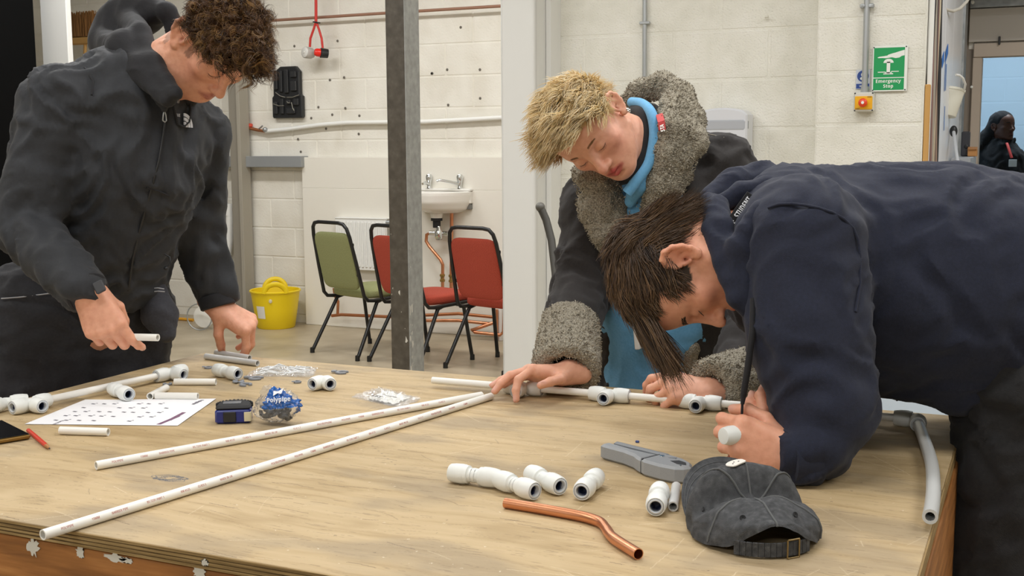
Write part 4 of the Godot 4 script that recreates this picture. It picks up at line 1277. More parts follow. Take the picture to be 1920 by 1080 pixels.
func tape_measure() -> void:
	var c: Vector3 = Vector3(-1.4000, 0.8700, -1.7986)
	var t := thing("tape_measure", "blue and black tape measure lying on its side on the bench", "tape measure", c, "", 0.55)
	var shape := func(grow: float) -> PackedVector2Array:
		var p := PackedVector2Array()
		for k in 25:
			var a := PI * k / 24
			p.append(Vector2(cos(a) * (0.034 + grow), 0.004 + sin(a) * (0.033 + grow)))
		p.append(Vector2(-0.034 - grow, -0.022))
		p.append(Vector2(-0.03 - grow, -0.027 - grow))
		p.append(Vector2(0.03 + grow, -0.027 - grow))
		p.append(Vector2(0.034 + grow, -0.022))
		return p
	var b := MB.new()
	b.slab(shape.call(0.0), Vector3(0, 0.001, 0), Vector3.RIGHT, Vector3.FORWARD, 0.026, 0.003)
	part("blue_shell", b, mat(hex("1c2a78"), 0.18), t, true)
	b = MB.new()
	b.slab(shape.call(-0.001), Vector3(0, 0.0265, 0), Vector3.RIGHT, Vector3.FORWARD, 0.008, 0.004)
	part("rubber_side", b, M.rubber, t, true)
	for k in 14:
		b = MB.new()
		var a := PI * (k + 0.5) / 14
		b.box(Vector3(cos(a) * 0.0335, 0.030, -0.004 - sin(a) * 0.0325), Vector3(0.004, 0.009, 0.0045), 0.001, Basis(Vector3.UP, a))
		part("grip_rib", b, M.rubber, t, true)
	b = MB.new()
	b.box(Vector3(-0.004, 0.0350, -0.006), Vector3(0.034, 0.0012, 0.018), 0.0004)
	part("label", b, mat(hex("8e9296"), 0.25, 0.3), t, true)
	b = MB.new()
	b.box(Vector3(-0.006, 0.014, 0.0285), Vector3(0.024, 0.02, 0.004), 0.0015)
	part("belt_clip", b, M.black_plastic, t, true)
	b = MB.new()
	b.box(Vector3(0.027, 0.014, 0.0295), Vector3(0.012, 0.018, 0.002), 0.0006)
	b.box(Vector3(0.0335, 0.014, 0.026), Vector3(0.002, 0.018, 0.008), 0.0006)
	part("tape_hook", b, mat(hex("d8cfae"), 0.4), t, true)


func pipe_bag() -> void:  # crumpled clear bag with blue print holding grey clips
	var c: Vector3 = Vector3(-1.3090, 0.8700, -1.8134)
	var t := thing("fittings_bag", "crumpled clear plastic bag with blue and white print beside the tape measure", "bag", c)
	var f := noise(1.0, 3, 201)
	var g := noise(1.0, 2, 202)
	var surf := func(u: float, v: float, grow: float) -> Vector3:
		var a := TAU * u
		var e := PI * (v - 0.5)
		var d := Vector3(cos(e) * cos(a), sin(e), cos(e) * sin(a))
		var crease := absf(f.get_noise_3d(d.x * 2.3, d.y * 2.3, d.z * 2.3)) * 2.0
		var k := 0.9 + 0.17 * crease + 0.05 * g.get_noise_3d(d.x * 5.0, d.y * 5.0, d.z * 5.0)
		k += 0.42 * exp(-(d - Vector3(-0.25, 0.93, 0.25)).length_squared() / 0.12) + 0.22 * exp(-(d - Vector3(0.95, -0.1, 0.25)).length_squared() / 0.12) + 0.18 * exp(-(d - Vector3(-0.9, -0.25, 0.3)).length_squared() / 0.1)
		var p := Vector3(d.x * 0.046, d.y * 0.031, d.z * 0.034) * (k + grow)
		p.y += 0.034 + d.x * 0.006
		p.y = maxf(p.y, 0.001)
		return c + p
	var b := MB.new()
	b.grid(func(u, v): return surf.call(u, v, 0.0), 64, 40, true, false, false)
	var film := mat(Color(0.8, 0.82, 0.84, 0.14), 0.08)
	film.transparency = BaseMaterial3D.TRANSPARENCY_ALPHA
	part("clear_film", b, film, t)
	# printed blue areas of the film: toward the bench's front and right
	b = MB.new()
	b.grid(func(u, v): return surf.call(lerpf(0.03, 0.29, u), lerpf(0.5, 0.97, v), 0.012), 28, 22, false, false, false)
	b.grid(func(u, v): return surf.call(lerpf(-0.12, 0.03, u), lerpf(0.3, 0.62, v), 0.012), 18, 18, false, false, false)
	part("blue_print", b, mat(hex("1c5cab"), 0.2), t)
	b = MB.new()
	var at: Vector3 = surf.call(0.165, 0.66, 0.05)
	var up_: Vector3 = (surf.call(0.165, 0.8, 0.03) - surf.call(0.165, 0.6, 0.03)).normalized()
	var rt: Vector3 = (surf.call(0.13, 0.7, 0.03) - surf.call(0.2, 0.7, 0.03)).normalized()
	b.text("Polypipe", at, rt.rotated(up_.cross(rt).normalized(), 0.15), up_, 0.0095, 0.0006)
	at = surf.call(0.165, 0.82, 0.05)
	b.slab(PackedVector2Array([Vector2(-0.011, 0.006), Vector2(0.0, 0.002), Vector2(0.011, 0.007), Vector2(0.008, -0.006), Vector2(0.0, -0.002), Vector2(-0.009, -0.006)]), at, rt, (up_ - Vector3(0, 0, 0.5)).normalized(), 0.0006)
	part("white_print", b, mat(hex("e8ecf2"), 0.3), t)
	# dark clips seen through the film
	b = MB.new()
	var r := RandomNumberGenerator.new()
	r.seed = 3
	for k in 16:
		var pts := PackedVector2Array()
		for j in 12:
			pts.append(Vector2.from_angle(0.5 + (TAU - 1.0) * j / 11) * 0.012)
		for j in 12:
			pts.append(Vector2.from_angle(0.5 + (TAU - 1.0) * (11 - j) / 11) * 0.006)
		var bs := Basis.from_euler(Vector3(r.randf() * 2, r.randf() * 6, r.randf()))
		b.slab(pts, c + Vector3(r.randf_range(-0.022, 0.02), r.randf_range(0.016, 0.036), r.randf_range(-0.012, 0.014)), bs.x, bs.y, 0.004)
	part("clips_inside", b, mat(hex("4a4d54"), 0.5), t).set_meta("kind", "stuff")


func clear_bags() -> void:
	var film := mat(Color(0.93, 0.94, 0.95, 0.16), 0.08)
	film.transparency = BaseMaterial3D.TRANSPARENCY_ALPHA
	var f := noise(1.0, 3, 211)
	for k in 2:
		var q: Array = [Vector3(-1.3023, 0.8710, -2.0618), Vector3(-1.1531, 0.8710, -2.0112), Vector3(-1.1582, 0.8710, -2.1052), Vector3(-1.2962, 0.8710, -2.1694)] if k == 0 else [Vector3(-1.6429, 0.8710, -2.1589), Vector3(-1.4997, 0.8710, -2.2116), Vector3(-1.5469, 0.8710, -2.3022), Vector3(-1.6733, 0.8710, -2.2571)]
		var c: Vector3 = (q[0] + q[2]) / 2
		var t := thing("clear_bag", "empty clear bag with a white label lying beside the long pipe" if k == 0 else "crumpled empty clear bag lying behind the grey clips", "bag", Vector3(c.x, 0.87, c.z), "empty clear bags")
		var surf := func(u: float, v: float, lift: float) -> Vector3:
			var p: Vector3 = q[0].lerp(q[1], u).lerp(q[3].lerp(q[2], u), v)
			p += Vector3(0.004 * sin(v * 23.0), 0, 0.003 * sin(u * 19.0)) * (1.0 if u < 0.05 or u > 0.95 or v < 0.05 or v > 0.95 else 0.0)
			var e := 0.35 + 0.65 * sin(PI * u) * sin(PI * v)
			p.y = 0.8712 + (0.011 if k else 0.006) * e * absf(f.get_noise_2d(u * 9.0 + k * 9, v * 3.5)) * 2.2 + lift
			return p
		var b := MB.new()
		b.grid(func(u, v): return surf.call(u, v, 0.0015), 60, 30)
		part("upper_film", b, film, t)
		b = MB.new()
		b.grid(func(u, v): return surf.call(u, v, 0.0) * Vector3(1, 0, 1) + Vector3(0, 0.8707, 0), 6, 6)
		part("lower_film", b, film, t)
		b = MB.new()
		if k == 0:
			b.grid(func(u, v): return surf.call(lerpf(0.28, 0.82, u), lerpf(0.1, 0.85, v), 0.0005), 14, 10)
			part("white_label", b, M.label_paper, t)
			b = MB.new()
			var x: Vector3 = (q[1] - q[0]).normalized()
			var y: Vector3 = -(q[0] - q[3]).normalized()
			b.text("C2X", surf.call(0.42, 0.22, 0.006), x, y, 0.012, 0.0003)
			b.text("POLYPIPE 15MM", surf.call(0.66, 0.3, 0.006), x, y, 0.004, 0.0003, false)
			part("lettering", b, M.ink, t)
		else:
			for j in 16:  # bright folded ridges of film
				var v0 := 0.12 + (j % 8) * 0.1
				var u0 := 0.08 + 0.42 * float(j / 8) + 0.03 * sin(j * 2.0)
				b.tube([surf.call(u0, v0, 0.002), surf.call(u0 + 0.12, v0 + 0.03, 0.0035), surf.call(u0 + 0.25, v0 - 0.02, 0.0035), surf.call(u0 + 0.4, v0 + 0.02, 0.002)], [0.0008, 0.0022, 0.002, 0.0008], 6, false)
			part("folds", b, mat(hex("e9ebec"), 0.15), t)


func pipe_cutter() -> void:
	var tail: Vector3 = Vector3(-0.6518, 0.8700, -1.8266)
	var nose: Vector3 = Vector3(-0.4765, 0.8700, -1.7414)
	var x := (nose - tail).normalized()
	var y := Vector3(x.z, 0, -x.x)  # away from the bench's front
	var L := tail.distance_to(nose)
	var t := thing("pipe_cutter", "grey plastic pipe cutter lying beside the black cap", "pipe cutter", (tail + nose) / 2)
	var outline := func(pts: Array) -> PackedVector2Array:
		var p := PackedVector2Array()
		for q in pts:
			p.append(Vector2(q[0] * L, q[1]))
		return p
	# lower handle and body
	var b := MB.new()
	b.slab(outline.call([[0.0, -0.012], [0.0, 0.004], [0.02, 0.007], [0.3, 0.005], [0.48, 0.008], [0.56, 0.012], [0.56, -0.03], [0.5, -0.026], [0.42, -0.018], [0.28, -0.013], [0.05, -0.014]]), tail, x, y, 0.026, 0.004)
	part("handle", b, M.tool, t)
	b = MB.new()
	b.slab(outline.call([[0.57, -0.03], [0.57, 0.018], [0.66, 0.024], [0.8, 0.022], [0.93, 0.012], [1.0, -0.004], [0.98, -0.018], [0.93, -0.028], [0.8, -0.034], [0.62, -0.034]]), tail, x, y, 0.027, 0.004)
	part("jaw_body", b, M.tool, t)
	b = MB.new()
	b.slab(outline.call([[0.05, 0.009], [0.05, 0.018], [0.2, 0.019], [0.52, 0.022], [0.64, 0.024], [0.64, 0.014], [0.4, 0.012]]), tail + Vector3(0, 0.006, 0), x, y, 0.022, 0.003)
	part("squeeze_handle", b, mat(hex("85888b"), 0.5), t)
	b = MB.new()
	b.slab(outline.call([[0.78, -0.006], [0.82, 0.006], [0.9, 0.004], [0.95, -0.006], [0.88, -0.012]]), tail + Vector3(0, 0.0265, 0), x, y, 0.001)
	part("recess", b, mat(hex("3c3d40"), 0.5), t)
	b = MB.new()
	b.lathe(tail + x * L * 0.64 + y * 0.004 + Vector3(0, 0.027, 0), Vector3.UP, [Vector2(0.0042, 0), Vector2(0.004, 0.0016), Vector2(0.0012, 0.0018), Vector2(0, 0.0012)], 12)
	b.lathe(tail + x * L * 0.93 - y * 0.015 + Vector3(0, 0.027, 0), Vector3.UP, [Vector2(0.0022, 0), Vector2(0.002, 0.001), Vector2(0, 0.001)], 10)
	part("pivot_screw", b, M.chrome, t)
	b = MB.new()
	b.slab(outline.call([[0.7, 0.006], [0.745, 0.016], [0.775, 0.008], [0.75, 0.0085]]), tail + Vector3(0, 0.0268, 0), x, y, 0.0006)
	part("moulded_mark", b, mat(hex("77797c"), 0.5), t)
	b = MB.new()
	b.box(tail + x * L * 0.565 - y * 0.006 + Vector3(0, 0.0135, 0), Vector3(0.0016, 0.025, 0.044), 0.0004, Basis(x, Vector3.UP, x.cross(Vector3.UP)))
	part("joint_gap", b, M.ink, t)


func cap() -> void:  # soft washed baseball cap, its crown slumped, seen from behind its strap
	var c: Vector3 = Vector3(-0.3386, 0.8700, -1.5398)
	var fwd: Vector3 = (Vector3(-0.4650, 0.8700, -1.7946) - Vector3(-0.2739, 0.8700, -1.4664)).normalized()  # from strap to brim
	var side := Vector3(-fwd.z, 0, fwd.x)
	var t := thing("baseball_cap", "washed black baseball cap with a white patch lying by the pipe cutter", "cap", c)
	var f := noise(1.0, 3, 221)
	var crown := func(u: float, v: float, grow: float) -> Vector3:  # u round the head, v from rim to button
		var a := TAU * u
		var e := PI / 2 * v
		var rx := 0.088 + grow
		var rz := 0.102 + grow
		var hgt := 0.088 + grow
		var dx := cos(a)
		var dz := sin(a)
		var k := pow(cos(e), 0.75)
		var p := fwd * dz * rz * k + side * dx * rx * k
		var h := hgt * pow(sin(e), 0.85)
		# slump: the back of the crown folds down in a crease across the top
		var across := dz * k - 0.10 * dx * k
		var up_front := smoothstep(0.02, 0.34, across)
		h *= lerpf(0.60, 0.98, up_front)
		h -= 0.014 * exp(-pow((across - 0.06) * 7.0, 2.0)) * sin(e)
		h += 0.006 * f.get_noise_3d(dx * 1.6 * k, h * 14.0, dz * 1.6 * k)
		p += (fwd * dz + side * dx) * 0.008 * f.get_noise_3d(dx * 2.0, v * 2.0 + 3.0, dz * 2.0) * (1.0 - v)
		# back opening rides up over the strap
		var back := exp(-pow(angle_difference(a, -PI / 2) * 1.9, 2.0))
		var rim := 0.004 + 0.040 * back * (1.0 - v) * (1.0 - v) if back > 0.02 else 0.004
		return c + p + Vector3(0, maxf(rim, h + rim), 0)
	var b := MB.new()
	b.grid(func(u, v): return crown.call(u, v, 0.0), 72, 26, true, false, false)
	b.grid(func(u, v): return crown.call(u, v, -0.0025), 72, 26, true, false, true)
	part("crown", b, M.cap_cloth, t)
	# seams over the crown
	for k in 6:
		b = MB.new()
		var p := []
		for i in 20:
			p.append(crown.call(k / 6.0 + 1.0 / 12.0, 0.03 + 0.95 * i / 19.0, 0.0006))
		b.tube(p, 0.0016, 6, false)
		part("seam", b, M.cap_seam, t)
	# eyelets
	for k in 6:
		b = MB.new()
		var p: Vector3 = crown.call(k / 6.0, 0.5, 0.001)
		var nrm: Vector3 = (crown.call(k / 6.0, 0.5, 0.01) - crown.call(k / 6.0, 0.5, 0.0)).normalized()
		b.lathe(p, nrm, [Vector2(0.0042, 0), Vector2(0.0036, 0.001), Vector2(0.002, 0.0006), Vector2(0.0, -0.0005)], 12)
		part("eyelet", b, M.cap_dark, t)
	# brim: curved, reaching away from the strap
	b = MB.new()
	var brim := func(u: float, v: float, dy: float) -> Vector3:
		var a := PI * (0.1 + 0.8 * u)
		var out := v * 0.068 * pow(sin(PI * u), 0.6)
		var rim: Vector3 = fwd * sin(a) * 0.096 + side * cos(a) * 0.08
		return c + rim + fwd * out * 1.0 + side * cos(a) * out * 0.25 + Vector3(0, 0.0045 + dy + 0.03 * v * pow(sin(PI * u), 0.7) + 0.026 * sin(PI * u), 0)
	b.grid(func(u, v): return brim.call(u, v, 0.002), 30, 10)
	b.grid(func(u, v): return brim.call(u, v, -0.002), 30, 10, false, false, false)
	var rimp := []
	for i in 31:
		rimp.append(brim.call(i / 30.0, 1.0, 0.0))
	b.tube(rimp, 0.0024, 6)
	part("brim", b, M.cap_cloth, t)
	for k in 4:
		b = MB.new()
		var p := []
		for i in 27:
			p.append(brim.call(0.06 + 0.88 * i / 26.0, 0.3 + k * 0.18, 0.0024))
		b.tube(p, 0.0006, 4, false)
		part("stitching", b, M.cap_seam, t)
	# strap and buckle across the opening
	b = MB.new()
	var st := []
	for i in 15:
		var a := -PI / 2 + lerpf(-0.62, 0.62, i / 14.0)
		st.append(c + fwd * sin(a) * 0.101 + side * cos(a) * 0.086 + Vector3(0, 0.012, 0))
	for i in 14:
		b.bar(st[i], st[i + 1], 0.0028, 0.019, 0.0008)
	part("strap", b, M.cap_cloth, t)
	b = MB.new()
	var bp: Vector3 = st[10]
	var bx: Vector3 = (st[11] - st[9]).normalized()
	var o := [bp - bx * 0.009 + Vector3(0, 0.013, 0), bp + bx * 0.009 + Vector3(0, 0.013, 0), bp + bx * 0.009 - Vector3(0, 0.011, 0), bp - bx * 0.009 - Vector3(0, 0.011, 0)]
	for i in 4:
		var outw := -fwd * 0.003
		b.tube([o[i] + outw, o[(i + 1) % 4] + outw], 0.0013, 6)
	part("buckle", b, mat(hex("8d7a55"), 0.35, 0.8), t)
	# white animal-face patch on the front panel
	var pu := 0.31
	var pc: Vector3 = crown.call(pu, 0.80, 0.0015)
	var px: Vector3 = (crown.call(pu + 0.03, 0.8, 0.0) - crown.call(pu - 0.03, 0.8, 0.0)).normalized()
	var py: Vector3 = (crown.call(pu, 0.87, 0.0) - crown.call(pu, 0.73, 0.0)).normalized()
	var pz := px.cross(py).normalized()
	py = pz.cross(px)
	if pz.dot(pc - c) < 0.0:
		px = -px
	b = MB.new()
	var pts := PackedVector2Array()
	for k in 24:
		var a := TAU * k / 24
		var rr := 0.0125 + 0.003 * exp(-pow(angle_difference(a, 0.9) * 3.0, 2.0)) + 0.003 * exp(-pow(angle_difference(a, PI - 0.9) * 3.0, 2.0))
		pts.append(Vector2(cos(a) * rr * 1.1, sin(a) * rr * 0.9))
	b.slab(pts, pc, px, py, 0.0014)
	part("white_patch", b, mat(hex("d9d4cb"), 0.9), t)
	b = MB.new()
	for d in [[-0.005, 0.002], [0.005, 0.002], [0.0, -0.002]]:
		b.lathe(pc + px * d[0] + py * d[1] + px.cross(py).normalized() * 0.0014, px.cross(py), [Vector2(0.0013, 0), Vector2(0.001, 0.0004), Vector2(0, 0.0004)], 8)
	part("stitched_face", b, M.cap_dark, t)




var jobs := []
var pending := []

func shaped(f: Field, plain: Color, shape = null) -> MB:  # meshed later, all fields side by side
	var mb := MB.new()
	jobs.append(func() -> void: f.mesh_into(mb, plain, shape))
	return mb


func lin(s: String) -> Color:
	return hex(s).srgb_to_linear()


func wear(parent, called: String, mb: MB, m: Material, label := "") -> void:  # a part of a person, made once its shape is ready
	pending.append([parent, called, mb, m, label])


func folds(sd: int, amount: float, stretch := Vector3(1, 1, 1), freq := 7.0) -> Callable:  # creases of cloth, pressed into a garment along its normals
	var a := noise(1.0, 2, sd)
	var b := noise(1.0, 2, sd + 1)
	return func(p: Vector3, n: Vector3) -> Vector3:
		var q := p * freq * stretch
		q += Vector3(a.get_noise_3dv(p * 3.0), a.get_noise_3dv(p * 3.0 + Vector3(9, 0, 0)), a.get_noise_3dv(p * 3.0 + Vector3(0, 9, 0))) * 1.2
		var ridge := 1.0 - absf(b.get_noise_3dv(q)) * 2.4
		return p + n * amount * (maxf(ridge, -0.4) - 0.35 + 0.35 * a.get_noise_3dv(p * 16.0))


func build_people() -> void:
	people_materials()
	standing_student()
	woman_in_coat()
	bending_student()
	far_person()
	var work := func(i: int) -> void:
		jobs[i].call()
	var id := WorkerThreadPool.add_group_task(work, jobs.size(), -1, true)
	WorkerThreadPool.wait_for_group_task_completion(id)
	for q in heads:
		q[0].join(q[1])
	for q in bodies:
		tinted(q[0], q[2], 0, q[3])
		for m in q[1]:
			q[0].join(m)
	var made := {}
	for q in pending:
		var owner_: Node3D = q[0] if q[0] is Node3D else made[q[0]]
		var o := part(q[1], q[2], q[3], owner_)
		made[q[1]] = o
		if q[4]:
			o.set_meta("label", q[4])
		if q[1] in ["eyelashes", "eyebrows", "fibres"]:
			o.set_meta("kind", "stuff")


func people_materials() -> void:
	var skin := func(sd: int) -> StandardMaterial3D:
		var m := mat(Color.WHITE, 0.5)
		m.vertex_color_use_as_albedo = true
		m.albedo_texture = noise_tex(noise(0.05, 4, sd), 256, [[0.0, hex("e9dcd8")], [0.5, hex("f6efec")], [1.0, hex("ffffff")]])
		tri_map(m, Vector3(5, 5, 5))
		relief(m, noise_tex(noise(0.3, 2, sd + 1), 256), 0.015)
		m.subsurf_scatter_enabled = true
		m.subsurf_scatter_strength = 0.12
		return m
	M.skin = skin.call(301)
	var hair := mat(Color.WHITE, 0.42)
	hair.vertex_color_use_as_albedo = true
	M.hair = hair
	M.hair_blonde = hair.duplicate()
	M.hair_blonde.backlight_enabled = true
	M.hair_blonde.backlight = Color(0.8, 0.74, 0.6)
	var cloth := func(dark: String, mid_: String, light: String, per: float, rough: float, bump: float, sd: int) -> StandardMaterial3D:
		var m := mat(Color.WHITE, rough)
		m.albedo_texture = noise_tex(noise(0.09, 4, sd), 256, [[0.0, hex(dark)], [0.5, hex(mid_)], [1.0, hex(light)]])
		tri_map(m, Vector3.ONE * per)
		relief(m, noise_tex(noise(0.35, 2, sd + 1), 256), bump)
		m.rim_enabled = true
		m.rim = 0.12
		m.rim_tint = 0.6
		return m
	M.softshell = cloth.call("222427", "26282d", "2a2d32", 6.0, 0.75, 0.02, 311)
	M.softshell_dark = cloth.call("18181b", "1c1c20", "212125", 6.0, 0.85, 0.03, 313)
	M.work_trousers = cloth.call("1e1e22", "252529", "2d2d31", 5.0, 0.85, 0.05, 315)
	M.trouser_panel = cloth.call("2c2c32", "34343a", "3c3c42", 5.0, 0.85, 0.05, 316)
	M.hoodie = cloth.call("191d2d", "1d2234", "23283d", 6.0, 0.92, 0.04, 317)
	M.coat = cloth.call("1f1c1b", "262221", "2d2927", 6.0, 0.9, 0.04, 319)
	M.polo = cloth.call("5d9cc8", "68a8d4", "74b2dc", 6.0, 0.85, 0.04, 321)
	M.knit = cloth.call("151517", "1b1b1e", "212125", 12.0, 0.95, 0.1, 323)
	M.black_trousers = cloth.call("1b1b1d", "212123", "272729", 5.0, 0.85, 0.05, 325)
	M.fleece = mat(Color.WHITE, 1.0)
	M.fleece.albedo_texture = noise_tex(noise(0.05, 4, 331), 512, [[0.0, hex("5a5448")], [0.35, hex("8d8575")], [0.6, hex("b0a896")], [1.0, hex("d0c8b6")]])
	tri_map(M.fleece, Vector3(7, 7, 7))
	relief(M.fleece, noise_tex(noise(0.06, 3, 332), 512), 0.9)
	M.fibre = mat(Color.WHITE, 0.9)
	M.fibre.vertex_color_use_as_albedo = true
	M.lanyard = mat(hex("c23a38"), 0.6)


func on(f: Field, aim: Vector3, lift := 0.004) -> Vector3:  # the point of a garment that faces the room in front of the bench, on the way to aim
	var all := PackedInt32Array(range(f.kind.size()))
	var eye := C_at()
	var d := (aim - eye).normalized()
	var p := aim - d * 0.5
	for i in 60:
		var e := f.at(p, all)
		if e < 0.0005:
			break
		p += d * minf(e, 0.05)
		if p.distance_to(eye) > aim.distance_to(eye) + 0.4:
			return Vector3.INF
	return p - d * lift


func over(f: Field, path: Array, lift := 0.004) -> Array:
	var out := []
	for q in path:
		var p := on(f, q, lift)
		if p.is_finite():
			out.append(p)
	return out


# A head in its own axes (x to its left, y up, z out of the face), cut and joined from rounded shapes.
func head_shape(f: Field, o := {}) -> void:
	var k := 0.018
	f.ell(Vector3(0, 0.032, -0.012), Vector3(0.074, 0.082, 0.097), k)
	f.ell(Vector3(0, 0.045, 0.03), Vector3(0.062, 0.055, 0.057), 0.03)
	f.ell(Vector3(0, -0.03, 0.03), Vector3(0.058, 0.072, 0.056), 0.03)
	for s in [-1.0, 1.0]:
		f.cap(Vector3(s * 0.054, -0.05, -0.002), Vector3(s * 0.018, -0.092, 0.062), 0.019, 0.016, 0.03)
		f.ell(Vector3(s * 0.043, -0.018, 0.055), Vector3(0.021, 0.017, 0.02), 0.02)
		f.cap(Vector3(s * 0.047, 0.02, 0.058), Vector3(s * 0.014, 0.019, 0.081), 0.009, 0.008, 0.014)
	f.ell(Vector3(0, -0.096, 0.070), Vector3(0.020, 0.015, 0.016), 0.02)
	f.ell(Vector3(0, -0.064, 0.072), Vector3(0.028, 0.022, 0.016), 0.016)
	for s in [-1.0, 1.0]:
		f.ell(Vector3(s * 0.031, 0.001, 0.092), Vector3(0.018, 0.0125, 0.016), 0.012, -1)
		f.ell(Vector3(s * 0.031, -0.001, 0.0715), Vector3(0.0145, 0.012, 0.0135), 0.005)
	# nose
	f.cap(Vector3(0, 0.012, 0.081), Vector3(0, -0.026, 0.101), 0.0075, 0.0095, 0.012)
	f.ell(Vector3(0, -0.0345, 0.1045), Vector3(0.0115, 0.0105, 0.0125), 0.008)
	for s in [-1.0, 1.0]:
		f.ell(Vector3(s * 0.0125, -0.0385, 0.0935), Vector3(0.0075, 0.0075, 0.0095), 0.007)
		f.ell(Vector3(s * 0.0065, -0.0465, 0.0985), Vector3(0.0036, 0.0045, 0.0055), 0.002, -1, Basis(), Color(0.12, 0.03, 0.02, 0.8))
	# mouth
	var lip: Color = o.get("lip", lin("b5605a"))
	var open: float = o.get("open", 0.0)
	for s in [-1.0, 1.0]:
		f.cap(Vector3(0, -0.0625, 0.0915), Vector3(s * 0.022, -0.0665, 0.0815), 0.0048, 0.003, 0.004, 1, lip)
		f.cap(Vector3(0, -0.0735 - open, 0.0895), Vector3(s * 0.021, -0.069, 0.0815), 0.0062, 0.003, 0.004, 1, lip)
	f.cap(Vector3(-0.02, -0.068, 0.089), Vector3(0.02, -0.068, 0.089), 0.0016 + open * 0.3, 0.0016 + open * 0.3, 0.002, -1, Color(0.3, 0.08, 0.06, 0.45))
	f.ell(Vector3(0, -0.0835, 0.0885), Vector3(0.016, 0.004, 0.007), 0.006, -1)
	# ears: rim, lobe and hollow
	var size: float = o.get("ear", 1.0)
	for s in [-1.0, 1.0]:
		var e := Vector3(s * 0.0735, -0.006, -0.012)
		var rim := []
		var rr := []
		for q in [[0.011, 0.004], [0.011, 0.018], [0.003, 0.029], [-0.008, 0.033], [-0.019, 0.026], [-0.0225, 0.010], [-0.019, -0.006], [-0.011, -0.019], [-0.003, -0.028], [0.006, -0.026]]:
			rim.append(e + Vector3(s * (0.004 - 0.5 * q[0] + 0.003), q[1], q[0]) * size + e * 0.0)
			rr.append(0.0044)
		for i in rim.size():
			rim[i] = e + (rim[i] - e)
		f.ell(e + Vector3(s * 0.0065, 0.002, -0.005) * size, Vector3(0.0042, 0.028, 0.0165) * size, 0.008, 1, Basis(Vector3.UP, -s * 0.46))
		f.chain(rim, rr, 0.004)
		f.ell(e + Vector3(s * 0.0065, -0.026, 0.001) * size, Vector3(0.0048, 0.009, 0.0075), 0.005)
		f.ell(e + Vector3(s * 0.0125, -0.002, -0.0015) * size, Vector3(0.0065, 0.013, 0.0085) * size, 0.003, -1)
		f.ell(e + Vector3(s * 0.0165, 0.014, -0.0085) * size, Vector3(0.0045, 0.011, 0.006) * size, 0.003, -1)
		f.ell(e + Vector3(s * 0.006, -0.006, 0.005) * size, Vector3(0.006, 0.006, 0.0045) * size, 0.003, -1, Basis(), Color(0.3, 0.08, 0.05, 0.5))
		f.cap(e + Vector3(s * 0.0055, -0.011, 0.009) * size, e + Vector3(s * 0.0045, -0.002, 0.0105) * size, 0.004, 0.0035, 0.004)


func tinted(mb: MB, fr: Transform3D, from: int, rule: Callable) -> void:  # colours a head's points by where they lie in its own axes
	var inv := fr.affine_inverse()
	for i in range(from, mb.v.size()):
		var p := inv * mb.v[i]
		if p.length() < 0.17:
			mb.c[i] = rule.call(p, mb.c[i])


func brow_and_lash(fr: Transform3D, brow: MB, lash: MB, sd: int, tone: Color, thick: float) -> void:
	var r := RandomNumberGenerator.new()
	r.seed = sd
	brow.col = tone
	for s in [-1.0, 1.0]:
		for k in 130:
			var u := r.randf()
			var y := 0.0185 + 0.006 * sin(PI * (0.15 + u * 0.75)) + r.randf_range(-0.0028, 0.0028) * thick
			var x: float = s * lerpf(0.013, 0.05, u)
			var z := 0.0915 - 0.021 * u * u - 0.004 * u
			var p := Vector3(x, y, z)
			var d := Vector3(s * 0.8, 0.35 - 0.8 * u, -0.5 * u).normalized() * 0.008
			brow.tube([fr * p, fr * (p + d * 0.5 + Vector3(0, 0, 0.0012)), fr * (p + d)], [0.0004 * thick, 0.0005 * thick, 0.0002], 4, false)
		# closed lid line with lashes pointing down
		var line := []
		for i in 11:
			var u := i / 10.0
			var a := lerpf(-1.05, 1.05, u)
			var p := Vector3(s * 0.031 + sin(a) * 0.0148, -0.0068 + 0.0042 * absf(sin(a)) * absf(sin(a)), 0.0715 + cos(a) * 0.0118)
			line.append(fr * p)
			if i > 0 and i < 10:
				lash.tube([fr * p, fr * (p + Vector3(sin(a) * 0.002, -0.003, 0.0045)), fr * (p + Vector3(sin(a) * 0.003, -0.0032, 0.006))], [0.0003, 0.00025, 0.0001], 4, false)
		lash.tube(line, 0.0007, 5, false)


func later_locks(mb: MB, fr: Transform3D, sd: int, count: int, o: Dictionary) -> void:  # grown beside the others; two sets of one head go into shapes of their own and are joined
	var own := MB.new()
	jobs.append(func() -> void: locks(own, fr, sd, count, o))
	heads.append([mb, own])


var heads := []

